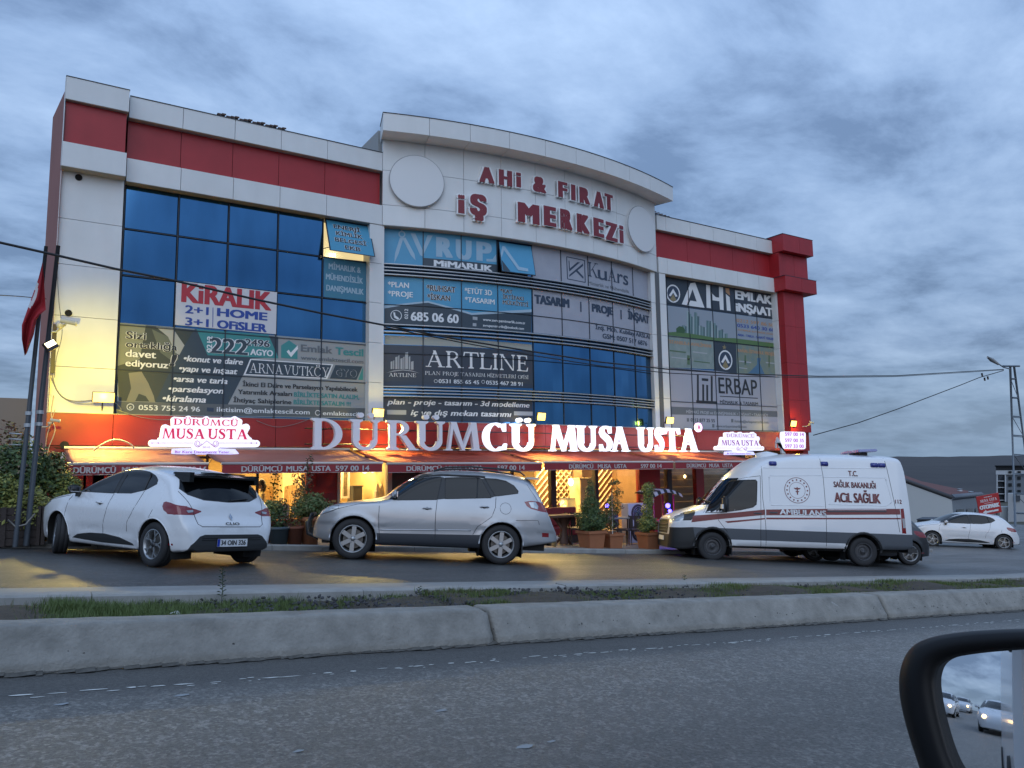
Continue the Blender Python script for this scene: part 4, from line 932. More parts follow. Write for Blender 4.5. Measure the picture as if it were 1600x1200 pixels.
shp('skyline_arc', g, T, [(50, 855), (90, 843), (140, 838), (190, 844), (232, 858), (190, 848), (140, 842), (90, 848)], I_PALE, b, 0.012)
b = ban('dark navy film with slanted plan - proje - tasarım lettering above the shop fascia', 'window_film')
shp('film', g, T, [(30, 985), (855, 1012), (857, 1130), (30, 1120)], mat('film_navy', (0.035, 0.045, 0.065), 0.4), b, 0.008)
tx(g, T, s8, 'plan - proje - tasarım - 3d modelleme', 52, 1030, 838, 30, I_WHITE, b, bold=0.05, shear=0.22, out=0.016); tx(g, T, s8, 'iç ve dış mekan tasarımı', 182, 1090, 738, 32, I_WHITE, b, bold=0.05, shear=0.22, out=0.016)
shp('dash', g, T, [(52, 1060), (158, 1062), (158, 1087), (52, 1085)], I_PALE, b, 0.012); shp('dash', g, T, [(752, 1068), (855, 1070), (855, 1092), (752, 1090)], I_PALE, b, 0.012)
b = ban('plain cream blind strip behind the glass above the ARTLINE film', 'window_blind')
shp('blind', g, T, [(38, 648), (850, 700), (852, 735), (38, 698)], mat('cream_blind', (0.34, 0.36, 0.33), 0.6), b, 0.006)
# --- right wing films
s9 = 960 / 200; T = Z(1030, 430, s9); q = G_LEFT
b = ban('dark film with large AHi and white EMLAK İNŞAAT at the top right', 'window_film')
shp('film', q, T, [(45, 15), (868, 130), (876, 332), (52, 224)], mat('film_dark', (0.030, 0.042, 0.060), 0.4), b, 0.008)
def shield(cx, cy, rx, ry, par, o=0.012):
    for k, (f, m) in enumerate(((1.0, I_WHITE), (0.84, I_NAVY))):
        shp('emblem_oval', q, T, [(cx + rx * f * math.cos(6.283 * i / 20), cy + ry * f * math.sin(6.283 * i / 20) + rx * f * 0.14 * math.cos(6.283 * i / 20)) for i in range(20)], m, par, o + 0.002 * k)
    shp('emblem_roof', q, T, [(cx - rx * .62, cy + ry * .2), (cx, cy - ry * .55), (cx + rx * .62, cy + ry * .3), (cx + rx * .35, cy + ry * .35), (cx, cy - ry * .1), (cx - rx * .35, cy + ry * .3)], I_WHITE, par, o + 0.004)
    shp('emblem_base', q, T, [(cx - rx * .45, cy + ry * .62), (cx, cy + ry * .05), (cx + rx * .45, cy + ry * .7), (cx, cy + ry * .9)], I_GOLD, par, o + 0.004)
shield(105, 138, 52, 68, b)
shp('letter_stroke', q, T, [(170, 218), (235, 60), (270, 55), (340, 245), (215, 228), (235, 190), (282, 198), (250, 105), (207, 225)], I_WHITE, b, 0.013)
shp('letter_stroke', q, T, [(352, 72), (380, 76), (388, 248), (356, 244)], I_WHITE, b, 0.013); shp('letter_stroke', q, T, [(390, 130), (425, 165), (450, 168), (448, 86), (478, 90), (484, 262), (456, 258), (452, 195), (400, 188)], I_WHITE, b, 0.013)
shp('letter_stroke', q, T, [(500, 140), (528, 165), (537, 268), (508, 264)], I_WHITE, b, 0.013); shp('letter_dot', q, T, [(497, 95), (525, 98), (530, 152), (500, 128)], I_OR, b, 0.013)
tx(q, T, s9, 'EMLAK', 570, 180, 848, 70, I_WHITE, b, bold=0.10, out=0.016); tx(q, T, s9, 'iNŞAAT', 575, 272, 852, 68, I_WHITE, b, bold=0.10, out=0.016)
b = ban('printed film of a green glass skyline with three phone lines beside it', 'window_film')
shp('film', q, T, [(52, 226), (876, 334), (892, 545), (60, 448)], mat('film_sky', (0.27, 0.31, 0.36), 0.4), b, 0.008)
rr = random.Random(4); GT = [ink('tower_a', (0.10, 0.18, 0.18)), ink('tower_b', (0.16, 0.25, 0.25)), ink('tower_c', (0.07, 0.13, 0.14)), ink('tower_d', (0.30, 0.37, 0.38))]
for k in range(30):
    x = 172 + k * 11.4; h = (175 if 200 < x < 290 else (120 if 350 < x < 430 else 80)) * rr.uniform(0.75, 1.05) * (1 if x < 470 else 0.6); w = rr.uniform(9, 18); yb = 436 + (x - 172) * 0.12 + 5
    shp('printed_tower', q, T, [(x, yb), (x, yb - h), (x + w, yb - h + 2), (x + w, yb + 2)], GT[k % 4], b, 0.0105 + 0.0004 * (k % 5))
shp('printed_lawn', q, T, [(60, 428), (130, 425), (200, 432), (300, 448), (420, 470), (560, 472), (892, 515), (892, 545), (60, 449)], ink('lawn', (0.09, 0.17, 0.06)), b, 0.0130)
shp('printed_tree', q, T, [(130, 430), (128, 400), (150, 382), (180, 388), (195, 412), (190, 436)], ink('tree', (0.04, 0.10, 0.04)), b, 0.0135)
for body, x0, y0, x1, h, m in (('0212 597 86 50', 580, 350, 862, 26, I_OR), ('0533 640 30 60', 585, 388, 865, 26, I_BLUE), ('YATIRIMLIK BUTÇENİZE UYGUN', 588, 415, 866, 14, I_OR), ('ARSA - TARLA - SANAYİ YERLERİ', 588, 455, 868, 18, I_BLUE), ('ALIM SATIM KİRALAMA İNŞAAT', 590, 488, 870, 12, I_OR)):
    tx(q, T, s9, body, x0, y0, x1, h, m, b, bold=0.05)
b = ban('film of two hazy aerial pictures either side of a dark emblem panel', 'window_film')
AER = mat('print_aerial', (0.17, 0.24, 0.23), 0.5, noise=(3.0, 0.8, (0.30, 0.34, 0.32))); AER2 = mat('print_aerial_field', (0.24, 0.25, 0.16), 0.5, noise=(3.5, 0.8, (0.10, 0.20, 0.24)))
shp('aerial_print', q, T, [(60, 449), (405, 492), (415, 706), (68, 692)], AER, b, 0.009); shp('aerial_print', q, T, [(576, 512), (892, 548), (905, 752), (583, 738)], AER2, b, 0.009); shp('dark_panel', q, T, [(405, 494), (576, 512), (583, 738), (413, 716)], mat('film_dark', (0.030, 0.042, 0.060), 0.4), b, 0.009)
shp('printed_canal', q, T, [(735, 620), (765, 622), (755, 660), (790, 742), (670, 735), (735, 670)], ink('canal', (0.07, 0.16, 0.26)), b, 0.0115)
for k, (x, y, w, h) in enumerate(((80, 560, 120, 10), (90, 610, 150, 8), (210, 600, 20, 70), (250, 570, 110, 9), (260, 640, 120, 8), (600, 640, 90, 9), (640, 600, 12, 70), (800, 650, 70, 9), (820, 600, 9, 90), (600, 690, 60, 7))):
    shp('printed_runway', q, T, [(x, y), (x + w, y + w * 0.12), (x + w, y + w * .12 + h), (x, y + h)], I_PALE if k % 2 else ink('moss', (0.09, 0.15, 0.08)), b, 0.0112)
shield(497, 636, 52, 74, b); shp('star', q, T, [(489, 518), (493, 535), (506, 537), (495, 545), (500, 558), (489, 550), (478, 556), (482, 543), (472, 533), (485, 533)], I_GOLD, b, 0.013)
tx(q, T, s9, 'İSTANBUL-HAVALİMANI', 66, 510, 390, 26, I_OR, b, bold=0.05); tx(q, T, s9, 'KANAL-İSTANBUL PROJESİ', 590, 575, 875, 24, I_OR, b, bold=0.05)
b = ban('pale film with a column logo and thin black ERBAP lettering', 'window_film')
shp('film', q, T, [(70, 692), (905, 752), (932, 1168), (85, 1150)], mat('film_pale', (0.36, 0.37, 0.42), 0.4, noise=(0.8, 0.25, (0.31, 0.32, 0.37))), b, 0.008)
for x, y0, y1, w in ((284, 940, 745, 14), (324, 940, 818, 14), (354, 940, 822, 14), (388, 945, 755, 14)): shp('logo_bar', q, T, [(x, y0), (x - 1, y1), (x + w - 1, y1 + 2), (x + w, y0 + 1)], I_BLACK, b, 0.012)
shp('logo_bar', q, T, [(320, 772), (368, 776), (368, 795), (320, 791)], I_BLACK, b, 0.012); shp('logo_bar', q, T, [(278, 938), (430, 946), (431, 965), (279, 957)], I_BLACK, b, 0.0125)
tx(q, T, s9, 'ERBAP', 448, 885, 738, 120, I_BLACK, b, bold=0.015, out=0.016); shp('rule', q, T, [(455, 904), (740, 920), (740, 926), (455, 910)], I_BLACK, b, 0.012)
tx(q, T, s9, 'MİMARLIK & TASARIM', 456, 962, 742, 24, I_BLACK, b, bold=0.04)
shp('dark_strip', q, T, [(88, 985), (925, 1022), (926, 1064), (90, 1044)], I_GREY, b, 0.0115)
tx(q, T, s9, 'MİMARİ PROJE ve DANIŞMANLIK • İNŞAAT • TAAHHÜT', 203, 1035, 818, 22, I_PALE, b, bold=0.04)
tx(q, T, s9, '0212 877 25 55', 236, 1098, 418, 26, I_BLACK, b, bold=0.04); tx(q, T, s9, 'iletisim@erbapmimarlik.com', 565, 1104, 820, 20, I_GREY, b, bold=0.02); tx(q, T, s9, 'www.erbapmimarlik.com', 425, 1140, 655, 20, I_GREY, b, bold=0.02)
for x, y in ((208, 1098), (540, 1104), (398, 1142)): shp('contact_mark', q, T, [(x, y), (x, y - 26), (x + 16, y - 26), (x + 16, y)], I_GREY, b, 0.012)

# ------------------------------------------------------------------ building name, free standing channel letters on the parapet
sg = thing('building_name_sign', 'maroon raised letters AHİ & FIRAT İŞ MERKEZİ with white edges on the parapet', 'sign', (0, 0, 0))
MAR = mat('maroon_letter', (0.20, 0.018, 0.028), 0.4); WED = mat('letter_edge', (0.78, 0.79, 0.80), 0.4)
def channel_letter(surf, ch, x0, y0, x1, hpx, par, bold=0.10):
    out = 0.10; X0, Z0 = surf.uv(x0, y0, out); X1 = surf.X_at(x1, Z0, out); h = surf.uv(x0, y0 - hpx, out)[1] - Z0
    w = X1 - X0
    def mk(name, w, h, X0, Z0, bold, o0, o1, m, par):
        V, F = text_geo(ch, w, h, bold)
        n = len(V); P = [surf.P(X0 + a, Z0 + b_, o1 + k * 0.0008) for a, b_, k in V] + [surf.P(X0 + a, Z0 + b_, o0) for a, b_, k in V]
        cnt = {}
        for f in F:
            for i in range(len(f)): e = (f[i], f[(i + 1) % len(f)]); cnt[e] = cnt.get(e, 0) + 1
        FF = list(F)
        for (a, b_) in cnt:
            if (b_, a) not in cnt: FF.append((b_, a, a + n, b_ + n))
        return obj(name, mesh_from(P, FF), m, par)
    e = 0.045
    L_ = mk('letter', w + 2 * e, h + 1.6 * e, X0 - e, Z0 - e * 0.8, bold + e / h, 0.0, out, WED, par)
    mk('letter_face', w, h, X0, Z0, bold, out + 0.004, out + 0.012, MAR, L_)
s10 = 1600 / 360; T = Z(690, 230, s10)
for ch, a, bl, c in (('A', 262, 242, 366), ('H', 398, 263, 490), ('i', 518, 278, 552), ('&', 634, 306, 726), ('F', 810, 345, 874), ('I', 900, 368, 930), ('R', 958, 385, 1030), ('A', 1058, 412, 1126), ('T', 1134, 430, 1190)):
    channel_letter(ARC, ch, *T(a, bl), T(c, bl)[0], 114 / s10, sg)
for ch, a, bl, c in (('i', 114, 461, 160), ('Ş', 196, 470, 314), ('M', 530, 520, 680), ('E', 710, 545, 796), ('R', 825, 567, 908), ('K', 940, 590, 1028), ('E', 1056, 618, 1128), ('Z', 1140, 645, 1222), ('i', 1236, 665, 1264)):
    channel_letter(ARC, ch, *T(a, bl), T(c, bl)[0], 146 / s10 * (1.0 if a < 900 else 0.93), sg, bold=0.115)

# ------------------------------------------------------------------ restaurant name: big serif letters on the fascia; C, Ü, MUSA and USTA are lit
SGN = Flat(19.10)
LIT = mat('lit_acrylic', (0.9, 0.9, 0.95), 0.3, emit=(0.80, 0.87, 1.0), es=1.05); UNLIT = mat('unlit_acrylic', (0.82, 0.82, 0.86), 0.35, noise=(1, 0.2, (0.72, 0.72, 0.76)))
rs = thing('restaurant_name_sign', 'large serif letters DÜRÜMCÜ MUSA USTA on the red fascia, some lit white', 'sign', (0, 0, 0))
T4 = Z(470, 640, 1600 / 330); T5 = Z(800, 640, 1600 / 310)
letters_ = [('D', T4(72, 0)[0], T4(333, 0)[0], 0), ('Ü', T4(365, 0)[0], T4(605, 0)[0], 0), ('R', T4(645, 0)[0], T4(882, 0)[0], 0), ('Ü', T4(865, 0)[0], T4(1095, 0)[0], 0), ('M', T4(1085, 0)[0], T4(1372, 0)[0], 0), ('C', T4(1370, 0)[0], T4(1570, 0)[0], 1),
            ('Ü', T5(-12, 0)[0], T5(196, 0)[0], 1), ('M', T5(300, 0)[0], T5(542, 0)[0], 1), ('U', T5(522, 0)[0], T5(692, 0)[0], 1), ('S', T5(700, 0)[0], T5(820, 0)[0], 1), ('A', T5(800, 0)[0], T5(955, 0)[0], 1), ('U', T5(1014, 0)[0], T5(1150, 0)[0], 1), ('S', T5(1152, 0)[0], T5(1236, 0)[0], 1), ('T', T5(1232, 0)[0], T5(1366, 0)[0], 1), ('A', T5(1356, 0)[0], T5(1512, 0)[0], 1)]
ZB_ = 0.70; ZH = 0.80
for ch, a, c, lit in letters_:
    X0 = SGN.X_at(a + 1, 1.1); X1 = SGN.X_at(c - 2, 1.1)
    o = serif_block(SGN, ch, X0, X1, ZB_, ZH, -0.10, 0.04, LIT if lit else UNLIT, rs, B=0.185)
    if not lit: o['label'] = 'unlit grey letter ' + ch
Xr_, Zr_ = SGN.uv(*T5(1491, 145)); bm = bm_lathe(bmesh.new(), [(0, 0.05), (0.16, 0.05), (0.16, -0.02)], 20, Matrix.Translation((Xr_, 19.05, Zr_)) @ Matrix.Rotation(R(90), 4, 'X')); obj('registered_mark', bm, mat('lit_pink', (0.9, 0.6, 0.8), 0.4, emit=(1.0, 0.55, 0.85), es=1.6), rs)
txt_w(SGN, 'R', Xr_ - 0.06, Zr_ - 0.07, 0.12, 0.14, mat('print_logo_red', (0.45, 0.02, 0.10), 0.5), rs, bold=0.05, out=0.115)
tube('support_rail', [(5.9, 19.30, 1.25), (19.7, 19.30, 1.25)], 0.018, MULL, rs, 6); tube('support_rail', [(5.9, 19.30, 0.85), (19.7, 19.30, 0.85)], 0.018, MULL, rs, 6)
for x in (6.5, 9.0, 11.5, 14.0, 16.5, 19.0): tube('bracket', [(x, 19.9, 1.25), (x, 19.25, 1.25)], 0.015, MULL, rs, 6)
# ---- cloud shaped lit logo plates
PLATE = mat('lit_plate', (0.9, 0.9, 0.95), 0.3, emit=(0.90, 0.88, 1.0), es=0.72); PLATE2 = mat('lit_plate_lilac', (0.8, 0.8, 0.95), 0.3, emit=(0.55, 0.55, 1.0), es=0.8)
LR = mat('logo_red', (0.45, 0.01, 0.06), 0.5, emit=(0.75, 0.03, 0.13), es=0.55); LP = mat('logo_purple', (0.2, 0.03, 0.2), 0.5, emit=(0.35, 0.10, 0.40), es=0.5)
def logo(T, sc_, surf, lab, faint=False):
    t = thing('logo_sign', lab, 'sign', (0, 0, 0))
    def circ(cx, cy, r, a0, a1, n=6): return [(cx + r * math.cos(R(a0 + (a1 - a0) * k / n)), cy - r * math.sin(R(a0 + (a1 - a0) * k / n))) for k in range(n + 1)]
    out = circ(1446, 425, 45, -90, 110) + circ(1360, 375, 30, 0, 80, 3) + [(1330, 300)] + circ(1315, 225, 50, -50, 160) + [(1262, 215)] + circ(1235, 150, 36, 10, 80, 3) + circ(1175, 120, 38, 40, 150) + circ(1010, 128, 30, 60, 130, 3) + circ(820, 122, 40, 30, 150) + circ(690, 128, 30, 60, 120, 3) + circ(595, 118, 42, 30, 150) + circ(420, 130, 42, 80, 170) + [(385, 215)] + circ(305, 232, 48, 60, 170) + circ(245, 372, 30, 100, 190, 3) + circ(145, 420, 46, 70, 250) + [(180, 462), (640, 465), (690, 508), (950, 508), (990, 472)]
    slab('lit_plate', surf, [T(*p) for p in out], -0.08, 0.04, PLATE, t)
    slab('lower_plate', surf, [T(*p) for p in ((385, 560), (395, 490), (640, 478), (700, 510), (950, 510), (1000, 485), (1180, 495), (1225, 545), (1225, 560))], -0.08, 0.02, PLATE2, t)
    o_ = 0.05; m1 = LP if faint else LR
    serif_txt(surf, 'DÜRÜMCÜ', *T(410, 190), T(1215, 190)[0], 80 / sc_, m1, t, B=0.17, out=o_); serif_txt(surf, 'MUSA', *T(265, 360), T(800, 360)[0], 128 / sc_, m1, t, B=0.20, out=o_); serif_txt(surf, 'USTA', *T(835, 366), T(1335, 366)[0], 128 / sc_, m1, t, B=0.20, out=o_)
    for cx in (140, 218, 292, 1312, 1380, 1448):
        r = 11 if cx in (140, 218, 1380, 1448) else 7; slab('bead', surf, [T(cx, 418 - r), T(cx + r, 418), T(cx, 418 + r), T(cx - r, 418)], o_ - 0.004, o_, LP, t)
    for a, b_ in ((140, 655), (975, 1448)): slab('rule', surf, [T(a, 415), T(b_, 415), T(b_, 419), T(a, 419)], o_ - 0.006, o_ - 0.002, LP, t)
    for cx, sgn in ((705, 1), (930, -1)):
        pts = [T(cx + sgn * (46 - k * 1.2) * math.cos(k * 0.42) , 425 + (46 - k * 1.2) * math.sin(k * 0.42)) for k in range(26)]
        tube('scroll', [surf.P(*surf.uv(x, y), o_) for x, y in pts], 0.006, LP, t, 5)
    tube('scroll', [surf.P(*surf.uv(*T(x, y)), o_) for x, y in ((700, 470), (760, 440), (820, 390), (880, 440), (935, 470))], 0.006, LP, t, 5)
    a = T(770, 482); txt(surf, '2010', a[0], a[1], T(865, 482)[0], 24 / sc_, LP, t, out=o_); a = T(425, 545); txt(surf, 'Bir Kere Denemeniz Yeter...', a[0], a[1], T(1145, 545)[0], 34 / sc_, LP, t, bold=0.03, out=0.03)
    return t
logo(Z(220, 640, 8), 8, Flat(19.2), 'bright cloud shaped logo sign with red lettering above the white hatchback')
s11 = 8 * 1310 / 575
def T2(x, y): return (1090 + (245 + (x - 140) * 0.435) / 8, 650 + (402 + (y - 420) * 0.60) / 8)
logo(T2, s11 * 0.83, Flat(19.2), 'smaller looking cloud shaped logo sign beside the phone number board', True)
b = thing('phone_number_sign', 'lit white board listing 597 00 14, 597 00 35 and 597 33 00', 'sign', (0, 0, 0)); T = Z(1090, 650, 8); SF = Flat(19.2)
def rr_(x0, y0, x1, y1, r, n=5):
    p = []
    for cx, cy, a0 in ((x1 - r, y0 + r, 90), (x0 + r, y0 + r, 180), (x0 + r, y1 - r, 270), (x1 - r, y1 - r, 360)):
        p += [(cx + r * math.cos(R(a0 - 0 + 90 * k / n)), cy - r * math.sin(R(a0 + 90 * k / n))) for k in range(n + 1)] if a0 != 90 else [(cx + r * math.cos(R(0 + 90 * k / n)), cy - r * math.sin(R(90 * k / n))) for k in range(n + 1)]
    return p
def rrect(x0, y0, x1, y1, r, n=5):
    p = []
    for cx, cy, a0 in ((x1 - r, y0 + r, 0), (x0 + r, y0 + r, 90), (x0 + r, y1 - r, 180), (x1 - r, y1 - r, 270)):
        p += [(cx + r * math.cos(R(a0 + 90 * k / n)), cy - r * math.sin(R(a0 + 90 * k / n))) for k in range(n + 1)]
    return p
slab('lit_board', SF, [T(x, y + (x - 1065) * 0.03) for x, y in rrect(1062, 192, 1352, 408, 28)], -0.1, 0.03, PLATE, b)
for y, s_ in ((248, '597 00 14'), (325, '597 00 35'), (398, '597 33 00')): tx(SF, T, 8, s_, 1092, y, 1330, 46, mat('sign_violet', (0.3, 0.05, 0.3), 0.5, emit=(0.45, 0.16, 0.55), es=0.7), b, bold=0.06, out=0.036)
# side brackets and the small pointed lantern left of the board
b = thing('pointed_bracket', 'small pale pointed bracket ornament left of the phone number board', 'bracket', (0, 0, 0))
slab('spike', SF, [T(1005, 262), T(1035, 335), T(1055, 470), T(1105, 470), T(1040, 335), T(985, 335)], -0.05, 0.02, WHITE, b); slab('post', SF, [T(978, 340), T(990, 340), T(990, 400), T(978, 400)], -0.03, 0.01, WHITE, b); slab('post', SF, [T(1012, 340), T(1024, 340), T(1024, 400), T(1012, 400)], -0.03, 0.01, WHITE, b)
# ------------------------------------------------------------------ restaurant front, terrace and its things
FR = Flat(19.95)
def X_(px, z=-0.6, Y=19.95): return Flat(Y).X_at(px, z)
RPAINT = mat('red_paint', (0.28, 0.012, 0.012), 0.45, noise=(2, 0.4, (0.2, 0.01, 0.01)))
FRAME = mat('dark_frame', (0.035, 0.022, 0.02), 0.45)
CREAM = mat('cream_wall', (0.62, 0.46, 0.22), 0.7, noise=(1.4, 0.3, (0.5, 0.36, 0.17)))
WOODW = mat('wood_wall', (0.34, 0.21, 0.11), 0.6, noise=(3, 0.6, (0.22, 0.13, 0.06)))
TILEF = mat('shop_floor', (0.25, 0.20, 0.15), 0.4)
def glass_mat():
    m = bpy.data.materials.new('shop_glass'); m.use_nodes = True; nt = m.node_tree; nt.nodes.clear()
    o = nt.nodes.new('ShaderNodeOutputMaterial'); t = nt.nodes.new('ShaderNodeBsdfTransparent'); g = nt.nodes.new('ShaderNodeBsdfGlossy'); mx = nt.nodes.new('ShaderNodeMixShader'); f = nt.nodes.new('ShaderNodeFresnel')
    t.inputs[0].default_value = (0.93, 0.95, 0.93, 1); g.inputs['Roughness'].default_value = 0.02; f.inputs[0].default_value = 1.35
    nt.links.new(f.outputs[0], mx.inputs[0]); nt.links.new(t.outputs[0], mx.inputs[1]); nt.links.new(g.outputs[0], mx.inputs[2]); nt.links.new(mx.outputs[0], o.inputs[0]); return m
GLASS = glass_mat()
ZFL = -2.35
# room shell
bbox('shop_floor', 0.4, 8.6, 20.1, 25.5, -3.3, -1.35, TILEF); bbox('shop_floor', 8.6, 18.4, 20.1, 25.5, -3.3, -1.9, TILEF); bbox('shop_floor', 18.4, 26.6, 20.1, 25.5, -3.3, ZFL, TILEF)
bbox('shop_ceiling', 0.4, 26.6, 19.95, 25.6, 0.84, 0.9, mat('ceiling_paint', (0.7, 0.62, 0.48), 0.8))
bbox('shop_back_wall', 0.4, 26.6, 24.0, 24.2, ZFL, 0.84, CREAM)
bbox('shop_side_wall', 26.4, 26.7, 19.95, 34.0, -3.4, 0.9, REDF)
bbox('partition_wall', 8.6, 8.75, 20.3, 24.0, ZFL, 0.84, CREAM); bbox('partition_wall', 18.35, 18.5, 20.3, 24.0, ZFL, 0.84, WOODW); bbox('partition_wall', 1.9, 2.0, 20.3, 24.0, -2.3, 0.84, CREAM)
# front: solid pieces between openings (photo columns, at eye height)
def solid(name, p0, p1, z0, z1, m, Y=19.93, d=0.18):
    a = p0 if isinstance(p0, float) else X_(p0); b_ = p1 if isinstance(p1, float) else X_(p1); bbox(name, a, b_, Y, Y + d, z0, z1, m)
solid('front_wall', 0.28, 1.55, -1.4, ZF0 - 0.01, RPAINT); solid('front_wall', 143, 160, -1.4, ZF0 - 0.01, RPAINT)
solid('door_frame', 128, 132, -1.4, 0.4, FRAME); bbox('door_glass', X_(132), X_(143), 20.0, 20.02, -1.4, 0.4, GLASS)
solid('front_wall', 1.55, 143, 0.4, ZF0 - 0.01, FRAME)
solid('low_wall', 160, 479, -3.0, -1.1, mat('stall_riser', (0.10, 0.035, 0.03), 0.6)); solid('red_column', 479, 492, -3.0, ZF0 - 0.01, RPAINT)
solid('low_wall', 531, 612, -3.0, -1.3, mat('stall_riser', (0.10, 0.035, 0.03), 0.6)); solid('front_wall', 612, 700, -3.0, 0.55, FRAME); solid('front_wall', 700, 838, -3.0, -1.0, FRAME)
solid('window_post', 861, 869, -3.0, ZF0 - 0.01, FRAME); solid('window_post', 930, 935, -3.0, ZF0 - 0.01, FRAME); solid('red_column', 999, 1010, -3.0, ZF0 - 0.01, RPAINT); solid('window_post', 1043, 1050, -3.2, ZF0 - 0.01, FRAME)
solid('red_column', 1088, 1100, -3.2, ZF0 - 0.01, RPAINT); solid('window_post', 1160, 1166, -3.3, ZF0 - 0.01, FRAME)
solid('frame_post', 527, 531, -3.0, ZF0 - 0.01, mat('white_frame', (0.5, 0.45, 0.38), 0.5)); solid('frame_post', 605, 612, -3.0, ZF0 - 0.01, mat('white_frame', (0.5, 0.45, 0.38), 0.5))
for a, b_ in ((160, 479), (531, 612), (700, 861), (869, 930), (935, 999), (1050, 1088), (1100, 1160)):
    bbox('shop_window', X_(a), X_(b_), 20.02, 20.03, -3.0, ZF0, GLASS); solid('window_head', a, b_, 0.50, 0.56, FRAME, 19.96, 0.08)
for a in (240, 320, 400, 748, 800): solid('window_post', a, a + 4, -2.0, ZF0 - 0.01, FRAME, 19.97, 0.06)
solid('window_sill', 412, 479, -1.12, -1.06, RPAINT, 19.88, 0.2)
# the red door
dr = obj('door_leaf', bm_box(bmesh.new(), X_(492), X_(527), 19.98, 20.04, -2.0, 0.5), RPAINT); dr.parent = bld; dr.matrix_parent_inverse = Matrix.Translation(bld.location).inverted()
for z in (-1.6, -0.75, 0.1): bbox('door_panel', X_(495), X_(524), 19.965, 19.98, z - 0.34, z + 0.34, mat('door_red', (0.20, 0.008, 0.010), 0.4))
bbox('door_handle', X_(518), X_(525), 19.93, 19.962, -0.66, -0.60, mat('brass', (0.5, 0.35, 0.15), 0.4, 1.0)); bbox('transom_wall', X_(492), X_(527), 19.95, 20.1, 0.5, 0.79, RPAINT)
bbox('door_leaf', X_(1010), X_(1033), 19.98, 20.04, -2.9, 0.7, RPAINT); bbox('door_leaf', X_(1033), X_(1043), 20.0, 20.02, -2.9, 0.7, GLASS)
# timber lined booth at the right end
for k in range(14): bbox('wood_plank', X_(1043) + 0.05, X_(1166) + 3.0, 20.55, 20.60, -2.9 + k * 0.265, -2.9 + k * 0.265 + 0.255, WOODW)
# interior: lattice of diagonal battens on the back wall
LAT = mat('pale_batten', (0.75, 0.58, 0.36), 0.5)
def lattice(x0, x1, z0, z1, both=False):
    bbox('lattice_board', x0, x1, 22.0, 22.08, z0, z1, mat('lattice_back', (0.30, 0.17, 0.08), 0.7)); n = int((x1 - x0 + (z1 - z0)) / 0.24)
    for dirn in ((1, -1) if both else (1,)):
        for k in range(n + 1):
            s_ = x0 - (z1 - z0) + k * 0.24 if dirn == 1 else x0 + k * 0.24
            pts = []
            for z in (z0, z1):
                x = s_ + (z - z0) * dirn; pts.append([x, z])
            (xa_, za), (xb_, zb) = pts
            if dirn == 1:
                if xa_ < x0: za += x0 - xa_; xa_ = x0
                if xb_ > x1: zb -= xb_ - x1; xb_ = x1
            else:
                if xb_ < x0: zb -= x0 - xb_; xb_ = x0
                if xa_ > x1: za += xa_ - x1; xa_ = x1
            if zb - za < 0.1: continue
            o = bpart('lattice_batten', bm_tube(bmesh.new(), [(xa_, 21.99 - 0.012 * (dirn < 0), za), (xb_, 21.99 - 0.012 * (dirn < 0), zb)], 0.028, 4), LAT)
xr = lambda px: Flat(22.0).X_at(px, -0.6)
lattice(xr(838), xr(862), -1.6, 0.84); lattice(xr(868), xr(893), -1.6, 0.84, True); lattice(xr(934), xr(957), -1.5, 0.84)
bbox('brick_pier', xr(895), xr(907), 21.9, 22.3, ZFL, 0.84, mat('tan_brick', (0.30, 0.2, 0.1), 0.7, noise=(8, 0.8, (0.2, 0.12, 0.06))))
bbox('inner_wall', xr(957), xr(1010), 22.0, 22.1, ZFL, 0.84, mat('yellow_wall', (0.72, 0.50, 0.20), 0.6)); bbox('wainscot', xr(932), xr(1010), 21.94, 21.99, ZFL, -1.35, mat('dark_wood', (0.10, 0.05, 0.025), 0.5))
# warm light: rows of ceiling lights, with area lamps between the fittings
LAMPC = (1.0, 0.66, 0.26)
def area(name, loc, sx, sy, e, col=LAMPC, rot=(0, 0, 0)):
    l = bpy.data.lights.new(name, 'AREA'); l.shape = 'RECTANGLE'; l.size = sx; l.size_y = sy; l.energy = e; l.color = col
    o = bpy.data.objects.new(name, l); COL.objects.link(o); o.location = loc; o.rotation_euler = rot; return o
LEDM = mat('ceiling_led', (1, 1, 1), 0.5, emit=(1.0, 0.72, 0.32), es=6)
for x in (3.2, 5.4, 7.6, 9.6, 11.4, 13.2, 15.0, 16.8, 19.6, 21.6):
    for y in (20.9, 22.9):
        bbox('ceiling_light', x - 0.25, x + 0.25, y - 0.10, y + 0.10, 0.815, 0.838, LEDM)
    area('ceiling_lamp', (x, 21.6, 0.80), 1.2, 0.8, 165)
for x in (20.2, 21.9, 23.6): area('booth_fill', (x, 20.28, 0.80), 1.0, 0.2, 26)  # fill lights added to brighten the planks, no fittings here
